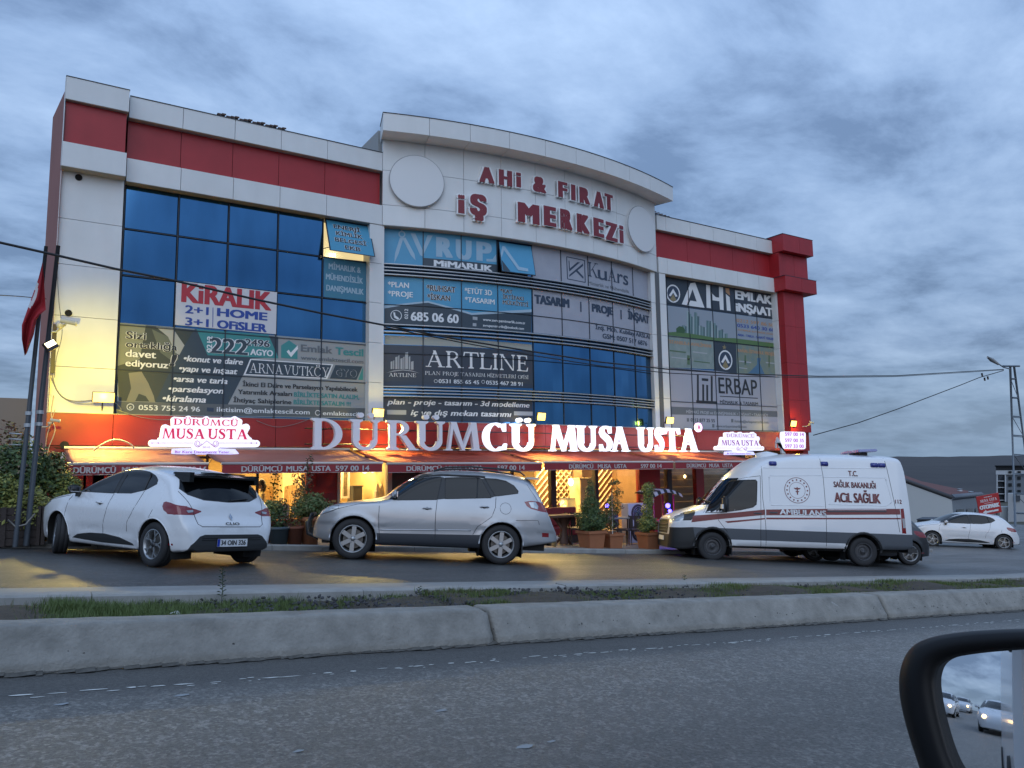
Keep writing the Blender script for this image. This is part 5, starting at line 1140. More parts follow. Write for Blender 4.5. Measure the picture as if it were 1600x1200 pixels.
# furniture and stock inside
def shop_box(name, lab, cat, p0, p1, z0, z1, Y, m, d=0.5, top=None, grp=None):
    f = Flat(Y); a, b_ = f.X_at(p0, z0), f.X_at(p1, z0); t = thing(name, lab, cat, ((a + b_) / 2, Y + d / 2, z0), group=grp); w = (b_ - a) / 2
    box('body', -w, w, -d / 2, d / 2, 0.0, z1 - z0 - 0.04, m, t, 0.01); box('top', -w - 0.02, w + 0.02, -d / 2 - 0.02, d / 2 + 0.02, z1 - z0 - 0.038, z1 - z0, top or m, t)
    n = max(1, int(2 * w / 0.55))
    for k in range(n): box('door', -w + 2 * w * k / n + 0.02, -w + 2 * w * (k + 1) / n - 0.02, -d / 2 - 0.018, -d / 2 - 0.002, 0.06, z1 - z0 - 0.08, m, t)
    return t
CABM = mat('cabinet_cream', (0.66, 0.52, 0.30), 0.5); CABW = mat('cabinet_wood', (0.42, 0.25, 0.10), 0.5); STEEL = mat('steel_panel', (0.35, 0.36, 0.38), 0.35, 0.7)
shop_box('fridge', 'tall cream drinks fridge with red marks between the window posts', 'fridge', 908, 932, -2.3, -0.14, 21.0, mat('fridge_cream', (0.80, 0.66, 0.36), 0.45), 0.6)
shop_box('counter', 'dark serving counter with display case behind the right windows', 'counter', 848, 905, ZFL, -1.35, 21.3, STEEL, 0.6, mat('counter_dark', (0.06, 0.04, 0.03), 0.4))
shop_box('display_case', 'small lit glass display case standing on the dark counter', 'display case', 886, 904, -1.35, -0.82, 21.3, mat('case_lit', (0.7, 0.6, 0.3), 0.4, emit=(1, 0.8, 0.35), es=0.25), 0.4, STEEL)
shop_box('cabinet', 'cream wall cabinet at the back of the left dining room', 'cabinet', 440, 470, -0.9, 0.30, 22.8, CABM, 0.4)
shop_box('cabinet', 'low wooden cabinet behind the left window with light top', 'cabinet', 405, 428, -1.9, -0.55, 22.0, CABW, 0.5, CABM)
shop_box('sideboard', 'wooden sideboard under the paper bags in the second window', 'sideboard', 556, 612, ZFL, -0.95, 21.2, CABW, 0.5)
shop_box('dark_oven', 'dark boxy oven unit beside the framed picture', 'oven', 552, 566, -0.95, -0.25, 21.5, mat('oven_dark', (0.05, 0.05, 0.045), 0.4), 0.5)
def chair(px, Y, lab, rz=0.0):
    f = Flat(Y); X = f.X_at(px, -1.6); t = thing('dining_chair', lab, 'chair', (X, Y, -1.35), (0, 0, rz), 'dining chairs inside the left room'); m = mat('chair_cream', (0.62, 0.47, 0.26), 0.6)
    box('seat', -0.22, 0.22, -0.22, 0.22, 0.44, 0.50, m, t, 0.01)
    bm = bmesh.new(); vs_ = []
    for z in (0.5, 0.8, 1.15):
        for k in range(5): a = -1 + k / 2; vs_.append(bm.verts.new((a * 0.22, 0.20 + 0.05 * (1 - a * a) + (z - 0.5) * 0.15, z - (0.03 * a * a if z > 1 else 0))))
    for j in range(2):
        for k in range(4): bm.faces.new((vs_[j * 5 + k], vs_[j * 5 + k + 1], vs_[j * 5 + 6 + k], vs_[j * 5 + 5 + k]))
    r_ = bmesh.ops.solidify(bm, geom=bm.faces[:], thickness=0.03); obj('backrest', bm, m, t)
    for x in (-0.19, 0.19):
        for y in (-0.19, 0.19): box('leg', x - 0.018, x + 0.018, y - 0.018, y + 0.018, 0, 0.438, CABW, t)
for px, Y, lab, rz in ((425, 20.9, 'cream dining chair turned sideways behind the seated woman', 0.4), (452, 21.2, 'cream dining chair in the middle of the left window', -0.5), (470, 20.9, 'cream dining chair near the red column', 0.9)): chair(px, Y, lab, rz)
def picture(px0, px1, z0, z1, Y, lab, fm):
    f = Flat(Y); a, b_ = f.X_at(px0, 0), f.X_at(px1, 0); t = thing('framed_picture', lab, 'picture', ((a + b_) / 2, Y, z0)); w = (b_ - a) / 2; h = z1 - z0
    box('canvas', -w + 0.04, w - 0.04, -0.01, 0.0, 0.04, h - 0.04, mat('picture_print', (0.30, 0.22, 0.10), 0.6, noise=(9, 1.0, (0.04, 0.035, 0.02))), t)
    for x0, x1, za, zb in ((-w, w, 0, 0.06), (-w, w, h - 0.06, h), (-w, -w + 0.06, 0.06, h - 0.06), (w - 0.06, w, 0.06, h - 0.06)): box('frame_bar', x0, x1, -0.04, 0.01, za, zb, fm, t)
picture(533, 546, -0.62, 0.42, 21.8, 'white framed picture at the left edge of the second window', mat('frame_white', (0.8, 0.75, 0.6), 0.4))
picture(972, 988, -0.55, 0.50, 21.95, 'dark framed picture on the yellow wall of the right room', mat('frame_dark', (0.06, 0.04, 0.02), 0.4))
picture(436, 444, -0.55, 0.25, 23.9, 'small framed picture on the back wall of the left dining room', mat('frame_white', (0.8, 0.75, 0.6), 0.4))
for px, Y in ((428, 20.6), (474, 20.4)):          # trailing vines hung inside the glass
    f = Flat(Y); Xv = f.X_at(px, -.3); t = thing('hanging_vine', 'green trailing vine hanging inside the left window, ' + ('left one' if px < 450 else 'right one beside the red column'), 'vine', (Xv, Y, -1.0)); tube('vine_stem', [(0, 0, 1.8), (.05, 0, 1.2), (-.03, 0, .6), (.02, 0, .1)], .008, mat('vine_green', (.05, .09, .03), .6), t, 5); VV = []; FF = []; rv = random.Random(px)
    for k in range(130):
        z = rv.uniform(.1, 1.75); x = rv.gauss(0, .07); y = rv.gauss(0, .05); s = rv.uniform(.02, .045); o_ = len(VV); VV += [(x, y, z), (x + s, y + .01, z + s * .5), (x + s * 1.6, y, z - s * .3), (x + s * .7, y - .01, z - s * .8)]; FF.append((o_, o_ + 1, o_ + 2, o_ + 3))
    obj('vine_leaves', mesh_from(VV, FF), mat('vine_green', (.05, .09, .03), .6), t)
# pendant lamps
GLOBE = mat('lamp_globe', (1, 1, 1), 0.4, emit=(1.0, 0.74, 0.35), es=5)
for px, z, Y, lab in ((866, -0.30, 20.9, 'glowing pendant globe behind the dark post by the lattice wall'), (892, -0.28, 21.2, 'glowing pendant globe at the right end of the crossed lattice'), (570, 0.22, 21.0, 'left pendant lamp shade in the second window'), (582, 0.24, 21.2, 'right pendant lamp shade in the second window'), (1070, -0.15, 20.4, 'small warm wall light on the timber planks')):
    p = Flat(Y).P(Flat(Y).X_at(px, z), z); t = thing('pendant_lamp', lab, 'lamp', p); s = 0.10 if px != 1070 else 0.05
    obj('globe', bm_lathe(bmesh.new(), [(0.001, -s * 1.3), (s * 0.7, -s), (s, 0), (s * 0.8, s * 0.8), (s * 0.25, s * 1.4)], 14), GLOBE, t, True); tube('cord', [(0, 0, s * 1.3), (0, 0, 0.82 - z)], 0.006, FRAME, t, 4)
# hanging bags, dishes
for k, (px, lab) in enumerate(((590, 'left white carrier bag hanging in the second window'), (597, 'middle white carrier bag hanging in the second window'), (604, 'right white carrier bag hanging in the second window'))):
    p = Flat(20.7).P(Flat(20.7).X_at(px, -0.3), -0.62); t = thing('carrier_bag', lab, 'bag', p, group='white carrier bags hanging in a row')
    obj('bag_body', bm_lathe(bmesh.new(), [(0.001, 0), (0.11, 0.01), (0.10, 0.2), (0.05, 0.36), (0.02, 0.42)], 8), mat('bag_white', (0.7, 0.62, 0.48), 0.6), t, False); tube('handle', [(-0.03, 0, 0.40), (0, 0, 0.52), (0.03, 0, 0.40)], 0.006, mat('bag_white', (0.7, 0.62, 0.48), 0.6), t, 4)
rj = random.Random(8)
for k in range(10):
    px = 168 + k * 31 if k < 10 else 0
    X = Flat(22.6).X_at(px, -0.9); t = thing('wall_shelf', ['shelf with jars', 'shelf with bowls', 'shelf with bottles'][k % 3] + ' on the back wall, bay %s from the left' % ['one', 'two', 'three', 'four', 'five', 'six', 'seven', 'eight', 'nine', 'ten'][k], 'shelf', (X, 23.7, -0.9))
    box('board', -0.3, 0.3, -0.15, 0.15, -0.03, 0, CABW, t)
    for j in range(4): obj('jar', bm_lathe(bmesh.new(), [(0.001, 0), (0.05, 0), (0.05, 0.12), (0.025, 0.16), (0.001, 0.17)], 8, Matrix.Translation((-0.22 + j * 0.145, 0, 0.0))), [CABM, mat('jar_red', (0.3, 0.06, 0.03), 0.4), mat('jar_green', (0.08, 0.14, 0.05), 0.4)][(j + k) % 3], t, True)
# hanging sign under the left window: USTA plate
b = thing('window_plate', 'pale plate with the word USTA and a red underline below the left window', 'sign', (0, 0, 0)); f = Flat(19.80)
slab('plate', f, [(428, 787), (452, 788), (452, 812), (428, 811)], 0, 0.02, mat('plate_pale', (0.45, 0.36, 0.33), 0.5), b)
serif_txt(f, 'USTA', 429, 801, 447, 7, mat('plate_red', (0.3, 0.03, 0.03), 0.5), b, B=0.18, out=0.026); slab('underline', f, [(431, 806), (449, 807), (449, 809), (431, 808)], 0.02, 0.026, mat('plate_red', (0.3, 0.03, 0.03), 0.5), b)

# ------------------------------------------------------------------ awnings
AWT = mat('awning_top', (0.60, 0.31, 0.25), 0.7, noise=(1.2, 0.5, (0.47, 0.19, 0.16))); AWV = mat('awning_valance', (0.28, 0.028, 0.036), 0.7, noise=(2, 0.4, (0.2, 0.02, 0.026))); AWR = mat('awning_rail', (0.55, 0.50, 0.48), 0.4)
AWL = mat('awning_letter', (0.50, 0.46, 0.46), 0.6)
VAL = Flat(17.50)
AWRED = mat('awning_red', (0.58, 0.15, 0.10), 0.7, noise=(1.2, 0.6, (0.44, 0.07, 0.055)))
def awning(p0, p1, lab, texts, zoff=0.0, cut=0):
    a, b_ = VAL.X_at(p0, 0.2), VAL.X_at(p1, 0.2); t = thing('awning', lab, 'awning', (0, 0, 0), group='red awnings along the shop front'); n = 14
    bm = bmesh.new(); rows = []
    for j in range(7):
        s_ = j / 6; row = []
        for i in range(n + 1):
            x = a + (b_ - a) * i / n; y = 19.86 + (17.52 - 19.86) * s_; z = 0.74 + (0.345 + zoff - 0.74) * s_ - 0.05 * math.sin(math.pi * s_) + 0.012 * math.sin(i * 1.7 + j) * math.sin(math.pi * s_); row.append(bm.verts.new((x, y, z)))
        rows.append(row)
    for r0, r1 in zip(rows, rows[1:]):
        for i in range(n): bm.faces.new((r0[i], r1[i], r1[i + 1], r0[i + 1]))
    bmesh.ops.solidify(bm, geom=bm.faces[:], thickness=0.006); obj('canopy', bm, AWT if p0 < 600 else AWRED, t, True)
    tube('front_rail', [(a, 17.50, 0.33 + zoff), (b_, 17.50, 0.33 + zoff)], 0.030, AWR, t, 8); tube('roller', [(a, 19.80, 0.73), (b_, 19.80, 0.73)], 0.04, AWR, t, 8)
    bm = bmesh.new(); m_ = 30; q = [[], []]
    for i in range(m_ + 1):
        x = a + 0.02 + (b_ - a - 0.04) * i / m_; q[0].append(bm.verts.new((x, 17.485, 0.305 + zoff))); q[1].append(bm.verts.new((x, 17.48 + 0.012 * math.sin(i * 0.9), 0.115 + zoff + 0.003 * math.sin(i * 2.2))))
    for i in range(m_): bm.faces.new((q[0][i], q[1][i], q[1][i + 1], q[0][i + 1]))
    obj('valance', bm, AWV, t)
    tube('valance_hem', [(a + 0.02, 17.475, 0.115 + zoff), (b_ - 0.02, 17.475, 0.115 + zoff)], 0.006, AWR, t, 5)
    f = Flat(17.46)
    for body, x0, x1 in texts: 
        X0 = f.X_at(x0, 0.15); X1 = f.X_at(x1, 0.15); txt_w(f, body, X0, 0.145 + zoff, X1 - X0, 0.125, AWL, t, bold=0.05, out=0.003)
    for x in (a + 0.6, b_ - 0.6):       # folding arms
        tube('folding_arm', [(x, 19.8, 0.62), (x + 0.5 * (1 if x < (a + b_) / 2 else -1), 18.7, 0.42), (x, 17.55, 0.30 + zoff)], 0.022, AWR, t, 6)
awning(105, 326, 'leftmost red awning, glowing orange at its left end, behind the white hatchback', [('DÜRÜMCÜ', 114, 181), ('MUSA', 190, 225), ('USTA', 233, 263), ('597 00 14', 271, 322)])
awning(345, 598, 'second red awning above the woman and the red door', [('DÜRÜMCÜ', 377, 441), ('MUSA', 447, 482), ('USTA', 487, 517), ('597 00 14', 524, 577)])
awning(604, 847, 'third red awning directly over the silver SUV', [('DÜRÜMCÜ', 635, 690), ('MUSA', 696, 722), ('USTA', 727, 755), ('597 00 14', 777, 820)], -0.02)
awning(849, 1052, 'fourth red awning between the SUV and the ambulance', [('DÜRÜMCÜ', 889, 927), ('MUSA', 934, 955), ('USTA', 960, 979), ('597 00 14', 1001, 1034)])
awning(1054, 1200, 'rightmost red awning ending behind the ambulance', [('DÜRÜMCÜ', 1073, 1103), ('MUSA', 1108, 1124), ('USTA', 1129, 1145), ('597 00 14', 1155, 1182)])
bbox('rear_gutter', 0.6, 24.4, 19.87, 19.895, 0.765, 0.79, FRAME)

# ------------------------------------------------------------------ floodlights on the fascia
FLM = mat('flood_lens', (0.02, 0.015, 0.0), 0.4, emit=(1.0, 0.66, 0.16), es=3.2)
def flood(px, py, lab, w=0.26, e=70, Y=19.62, tilt=48, wall=0):
    p = atY(px, py, Y); t = thing('floodlight', lab, 'floodlight', p, (R(-tilt) * 0, 0, 0), 'yellow floodlights above the shop fascia')
    Mx = Matrix.Rotation(R(tilt), 4, 'X')                  # lens faces out and down
    bm = bm_box(bmesh.new(), -w / 2, w / 2, 0.0, 0.07, -0.12, 0.12); bmesh.ops.transform(bm, matrix=Mx, verts=bm.verts[:]); obj('housing', bm, FRAME, t)
    bm = bm_box(bmesh.new(), -w / 2 + 0.015, w / 2 - 0.015, -0.012, -0.002, -0.108, 0.108); bmesh.ops.transform(bm, matrix=Mx, verts=bm.verts[:]); obj('lens', bm, FLM, t)
    tube('bracket', [(0, 0.07, 0), (0, 0.30, -0.05), (0, 0.30, -0.28)], 0.014, FRAME, t, 6)
    l = bpy.data.lights.new('flood_lamp', 'AREA'); l.shape = 'RECTANGLE'; l.size = w * 0.9; l.size_y = 0.14; l.energy = e; l.color = (1.0, 0.74, 0.20); l.spread = R(120)
    o = bpy.data.objects.new('flood_lamp', l); COL.objects.link(o); o.location = p + Vector((0, -0.03, -0.02)); o.rotation_euler = (R(-90 + tilt + 42) * 0 + R(90 - tilt) * -1 + R(0), 0, 0)
    o.rotation_euler = Vector((0, -math.cos(R(tilt + 48)), -math.sin(R(tilt + 48)))).to_track_quat('-Z', 'Y').to_euler()
    # added point light in front of the fitting, a warm wash for the wall
    l2 = bpy.data.lights.new('wall_wash_fill', 'POINT'); l2.energy = wall; l2.color = (1.0, 0.74, 0.05); l2.shadow_soft_size = 0.08
    o2 = bpy.data.objects.new('wall_wash_fill', l2); COL.objects.link(o2); o2.location = p + Vector((0, -0.16, -0.02))
    return t
flood(162, 621, 'broad floodlight at the left end, glowing on the white corner pilaster', 0.46, 130, wall=70, tilt=12)
flood(591, 645, 'floodlight over the second letter Ü, next to the plan-proje film', 0.34, 130, wall=30, tilt=14)
flood(846, 651, 'floodlight just right of the lit letter Ü', 0.30, 110, Y=18.95, wall=26, tilt=14)
flood(1047, 657, 'floodlight above the letters ST near the ERBAP film', 0.34, 110, wall=26, tilt=14)
flood(1240, 662, 'floodlight above the phone number board at the right corner', 0.34, 110, wall=26, tilt=14)
# ------------------------------------------------------------------ vehicles
def pchip(xs, ys):
    xs = np.array(xs, float); ys = np.array(ys, float); h = np.diff(xs); d = np.diff(ys) / h; m = np.zeros(len(xs))
    m[1:-1] = [0 if d[i - 1] * d[i] <= 0 else 2 * d[i - 1] * d[i] / (d[i - 1] + d[i]) for i in range(1, len(d))]; m[0] = d[0]; m[-1] = d[-1]
    def f(x):
        x = min(max(x, xs[0]), xs[-1]); i = min(max(int(np.searchsorted(xs, x)) - 1, 0), len(h) - 1); t = (x - xs[i]) / h[i]
        return float((2 * t**3 - 3 * t**2 + 1) * ys[i] + (t**3 - 2 * t**2 + t) * h[i] * m[i] + (3 * t**2 - 2 * t**3) * ys[i + 1] + (t**3 - t**2) * h[i] * m[i + 1])
    return f
def tab(*p): return pchip([a for a, b in p], [b for a, b in p])
def inpoly(x, y, P):
    c = False; n = len(P)
    for i in range(n):
        x1, y1 = P[i]; x2, y2 = P[(i + 1) % n]
        if (y1 > y) != (y2 > y) and x < (x2 - x1) * (y - y1) / (y2 - y1) + x1: c = not c
    return c
PLASTIC = mat('black_plastic', (0.022, 0.023, 0.025), 0.5); RUBBER = mat('tyre_rubber', (0.020, 0.020, 0.022), 0.75, bump=0.2, bscale=60)
CARGLASS = mat('car_glass', (0.003, 0.0035, 0.004), 0.02, 0.0, spec=0.42); SEAMM = mat('panel_gap', (0.02, 0.02, 0.022), 0.8); WELL = mat('wheel_well', (0.012, 0.012, 0.012), 0.95)
ALLOY = mat('alloy', (0.36, 0.37, 0.38), 0.32, 0.8); ALLOYD = mat('dark_alloy', (0.05, 0.05, 0.055), 0.35, 0.6); CHROME = mat('chrome', (0.6, 0.6, 0.62), 0.12, 1.0); STEELW = mat('steel_wheel', (0.07, 0.07, 0.075), 0.55, 0.3)
REDL = mat('tail_lens', (0.20, 0.004, 0.007), 0.12, coat=1.0); CLEARL = mat('clear_lens', (0.40, 0.42, 0.44), 0.08, 0.5, coat=1.0); DISC = mat('brake_disc', (0.16, 0.15, 0.14), 0.45, 0.7)
class Car:
    def __init__(s, Pr, heading, wb, xf, track, L, half, pitch=None, name='parked_car', label='', cat='car', grp=None):
        f = Vector((heading[0], heading[1], 0)).normalized(); slope = (gx(Pr[0]) - gx(Pr[0] + f.x * wb)) / wb if pitch is None else pitch
        s.X = Vector((-f.x, -f.y, slope)).normalized(); g = (gx(Pr[0] + 1) - gx(Pr[0] - 1)) / 2; up = Vector((-g, 0, 1)).normalized()
        s.Yv = up.cross(s.X).normalized(); s.Zv = s.X.cross(s.Yv); s.wb = wb; s.xf = xf; s.track = track; s.L = L; s.half = half
        s.O = Vector(Pr) - s.X * (xf + wb) + s.Yv * track / 2
        s.root = thing(name, label, cat, group=grp); M = Matrix((s.X, s.Yv, s.Zv)).transposed().to_4x4()
        mid = s.O + s.X * (xf + wb / 2); M.translation = mid; s.root.matrix_world = M; s.cx = xf + wb / 2     # base centred between the axles
    def side(s, pts, ox=0, oy=0, sc_=1.0, y=None):
        y = -s.half * 0.92 if y is None else y; out = []
        for a, b in pts:
            r = ray(ox + a / sc_, oy + b / sc_); t = (y + s.O.dot(s.Yv)) / r.dot(s.Yv); p = r * t - s.O; out.append((p.dot(s.X), p.dot(s.Zv)))
        return out
    def rear(s, pts, ox, oy, sc_, x):
        out = []
        for a, b in pts:
            r = ray(ox + a / sc_, oy + b / sc_); t = (x + s.O.dot(s.X)) / r.dot(s.X); p = r * t - s.O; out.append((p.dot(s.Yv), p.dot(s.Zv)))
        return out
    def add(s, name, bm, m, smooth=False, parent=None):
        for v in bm.verts: v.co.x -= s.cx
        return obj(name, bm, m, parent or s.root, smooth)
    # lofted shell
    def shell(s, top, edge, prof, plan, zb, r=0.06, nx=86, flare=0.0, waist=None, xmap=None):
        bm = bmesh.new(); st = []; xm_ = xmap or (lambda q: q)
        for i in range(nx + 1):
            t = i / nx; st.append(s.L * (t - math.sin(2 * math.pi * t) / (2 * math.pi) * 0.62))
        rings = []; ra = s.ra
        for x in st:
            W = plan(x) * s.half; ze = edge(x); zt = top(x); z0 = min(zb(x), ze - 0.12); rr_ = min(r, (ze - z0) * 0.3)
            def yy(z):
                y = W * prof(z)
                if flare:
                    for xc in (s.xf, s.xf + s.wb):
                        d = math.hypot(xm_(x) - xc, z - s.rt); y += flare * math.exp(-((d - ra - 0.02) / 0.05) ** 2)
                if waist: y -= waist[1] * math.exp(-((z - waist[0]) / 0.05) ** 2) * (1 if s.xf + .6 < x < s.xf + s.wb - .5 else 0.3)
                return y
            pts = [(yy(z0) * f_, z0) for f_ in (0.0, 0.5, 0.96)]
            n1 = 17
            for k in range(n1): z = z0 + 0.02 + (ze - rr_ - z0 - 0.02) * k / (n1 - 1); pts.append((yy(z), z))
            ye = yy(ze - rr_) - 0.004; crown = zt - ze
            def tz(y): return ze + crown * (1 - (abs(y) / max(ye, .01)) ** 2.2)
            P0 = (ye + 0.004, ze - rr_); y2 = ye - rr_ * 1.3; P2 = (y2, tz(y2)); P1 = (ye, ze + crown * 0.02)
            for k in (1, 2, 3):
                t = k / 4; pts.append(((1 - t)**2 * P0[0] + 2 * t * (1 - t) * P1[0] + t * t * P2[0], (1 - t)**2 * P0[1] + 2 * t * (1 - t) * P1[1] + t * t * P2[1]))
            for k in range(9): y = y2 * (1 - k / 8); pts.append((y, tz(y)))
            X = xm_(x); rings.append([bm.verts.new((X, -a, b)) for a, b in pts] + [bm.verts.new((X, a, b)) for a, b in reversed(pts[1:-1])])
        n = len(rings[0])
        for q, w in zip(rings, rings[1:]):
            for k in range(n):
                k2 = (k + 1) % n; bm.faces.new((q[k], q[k2], w[k2], w[k]))
        for ring, rev in ((rings[0], False), (rings[-1], True)):
            h = n // 2
            for k in range(h):
                a, b_, c, d = ring[k], ring[k + 1], ring[(n - k - 1) % n], ring[(n - k) % n]
                vv = [a, b_, c, d]; vv = [v for i, v in enumerate(vv) if v not in vv[:i]]
                if len(vv) >= 3:
                    try: bm.faces.new(vv)
                    except ValueError: pass
        bmesh.ops.recalc_face_normals(bm, faces=bm.faces[:]); s.bm = bm; s.bvh = BVHTree.FromBMesh(bm)
    def hit(s, x, z, side=-1):
        h = s.bvh.ray_cast(Vector((x, side * 3.0, z)), Vector((0, -side, 0)));
        return (h[0], h[1]) if h[0] is not None else (Vector((x, side * s.half * 0.9, z)), Vector((0, side, 0)))
    def hitx(s, y, z, rear=True):
        h = s.bvh.ray_cast(Vector((s.L + 2 if rear else -2, y, z)), Vector((-1 if rear else 1, 0, 0)))
        return (h[0], h[1]) if h[0] is not None else (Vector((s.L - 0.1 if rear else 0.1, y, z)), Vector((1 if rear else -1, 0, 0)))
    def cut(s, name, m, poly, view='side', flt=None, keep=False, smooth=True):
        bm = s.bm; a_ = 0 if view == 'side' else 1; lo = (min(p[0] for p in poly) - 0.1, min(p[1] for p in poly) - 0.1); hi = (max(p[0] for p in poly) + 0.1, max(p[1] for p in poly) + 0.1)
        def ok(f):
            c = f.calc_center_median()
            if view == 'side' and abs(f.normal.y) < 0.15: return False
            if view == 'rear' and f.normal.x < 0.12: return False
            if view == 'front' and f.normal.x > -0.12: return False
            if flt and not flt(c, f.normal): return False
            xs_ = [v.co[a_] for v in f.verts]; zs_ = [v.co.z for v in f.verts]
            return max(xs_) > lo[0] and min(xs_) < hi[0] and max(zs_) > lo[1] and min(zs_) < hi[1]
        n = len(poly); bm.normal_update()
        for i in range(n):
            p, q = poly[i], poly[(i + 1) % n]; d = (q[0] - p[0], q[1] - p[1])
            if math.hypot(*d) < 1e-5: continue
            fs = [f for f in bm.faces if ok(f)]; g_ = list({e for f in fs for e in f.edges}); v_ = list({v for f in fs for v in f.verts})
            if view == 'side': co = (p[0], 0, p[1]); no = (d[1], 0, -d[0])
            else: co = (0, p[0], p[1]); no = (0, d[1], -d[0])
            bmesh.ops.bisect_plane(bm, geom=fs + g_ + v_, plane_co=co, plane_no=no, dist=1e-5)
        bm.normal_update()
        sel = [f for f in bm.faces if ok(f) and inpoly(f.calc_center_median()[a_], f.calc_center_median().z, poly)]
        o = None
        if name:
            for part in ([[f for f in sel if f.calc_center_median().y < 0], [f for f in sel if f.calc_center_median().y >= 0]] if view == 'side' else [sel]):
                if not part: continue
                nb = bmesh.new(); mp = {}
                for f in part:
                    for v in f.verts:
                        if v not in mp: mp[v] = nb.verts.new(v.co)
                    nb.faces.new([mp[v] for v in f.verts])
                o = s.add(name, nb, m, smooth)
        bmesh.ops.delete(bm, geom=sel, context='FACES'); return o
    def line(s, name, pts, m, r=0.005, closed=False, n=5, side=(-1, 1), off=0.0, step=0.06, view='side', parent=None):
        P = list(pts) + ([pts[0]] if closed else []); d = []
        for a, b in zip(P, P[1:]):
            k = max(1, int(math.hypot(b[0] - a[0], b[1] - a[1]) / step))
            for j in range(k): d.append((a[0] + (b[0] - a[0]) * j / k, a[1] + (b[1] - a[1]) * j / k))
        d.append(P[-1])
        for sd in (side if view == 'side' else (1,)):
            q = []
            for a, b in d:
                h = s.hit(a, b, sd) if view == 'side' else s.hitx(a, b, view == 'rear'); q.append(h[0] + h[1] * off)
            s.add(name, bm_tube(bmesh.new(), q, r, n), m, True, parent)
    def decal(s, name, V, F, m, side=(-1,), off=0.004, view='side', grid=0.0):
        for sd in side:
            bm = bmesh.new(); vs_ = [bm.verts.new((a, 0, b)) for a, b in V]
            for f in F:
                try: bm.faces.new([vs_[i] for i in f])
                except ValueError: pass
            if grid:
                for ax in (0, 2):
                    lo = min(v.co[ax] for v in bm.verts); hi = max(v.co[ax] for v in bm.verts); x = lo + grid
                    while x < hi - 1e-3:
                        co = [0, 0, 0]; co[ax] = x; no = [0, 0, 0]; no[ax] = 1
                        bmesh.ops.bisect_plane(bm, geom=bm.verts[:] + bm.edges[:] + bm.faces[:], plane_co=co, plane_no=no); x += grid
            for v in bm.verts:
                h = s.hit(v.co.x, v.co.z, sd) if view == 'side' else s.hitx(v.co.x, v.co.z, view == 'rear')
                v.co = h[0] + h[1] * off
            s.add(name, bm, m)
    def text(s, body, x0, z0, w, h, m, bold=0.05, view='side', off=0.006, serif=False, flip=False):
        V, F = text_geo(body, w, h, bold); s.decal('lettering', [(x0 + (-a if flip else a), z0 + b) for a, b, k in V], F, m, off=off, view=view)
    def arches(s, lip=None, lm=None, lipr=0.012):
        for xc in (s.xf, s.xf + s.wb):
            P = [(xc + s.ra * math.cos(k * math.pi / 14), s.rt + s.ra * math.sin(k * math.pi / 14)) for k in range(15)] + [(xc - s.ra, -0.2), (xc + s.ra, -0.2)]
            q = [p for p in P[:15]]
            s.cut(None, None, P, 'side', lambda c, n: abs(c.y) > s.half * 0.5)
            for sd in (-1, 1):
                bm = bmesh.new(); R1 = []; R2 = []
                for a, b in [(xc + s.ra, 0.12)] + q + [(xc - s.ra, 0.12)]:
                    h = s.hit(a * 1.0 + (0.012 if a > xc else -0.012), max(b, 0.25), sd)[0]
                    R1.append(bm.verts.new((a, h.y - sd * 0.004, b))); R2.append(bm.verts.new((a, sd * (s.half - 0.42), b)))
                for k in range(len(R1) - 1): bm.faces.new((R1[k], R1[k + 1], R2[k + 1], R2[k]))
                bm.faces.new(R2); s.add('wheel_well', bm, WELL)
            if lip: s.line('arch_lip', [(xc + (s.ra + lip) * math.cos(k * math.pi / 16 - 0.0), max(0.22, s.rt + (s.ra + lip) * math.sin(k * math.pi / 16))) for k in range(17)], lm, lipr, off=-0.002, step=9)
    def finish(s, paint):
        b = s.add('body', s.bm, paint, True)
        zmin = 0.24; bm = bm_box(bmesh.new(), 0.35, s.L - 0.35, -s.half * 0.82, s.half * 0.82, s.zund, s.zund + 0.15); s.add('underbody', bm, WELL)
        return b
def prism_plate(bm, poly, y0, y1, M=None):
    a = [bm.verts.new(Vector((p[0], y0, p[1]))) for p in poly]; b = [bm.verts.new(Vector((p[0], y1, p[1]))) for p in poly]
    bm.faces.new(a); bm.faces.new(b[::-1]); n = len(poly)
    for k in range(n): bm.faces.new((a[k], b[k], b[(k + 1) % n], a[(k + 1) % n]))
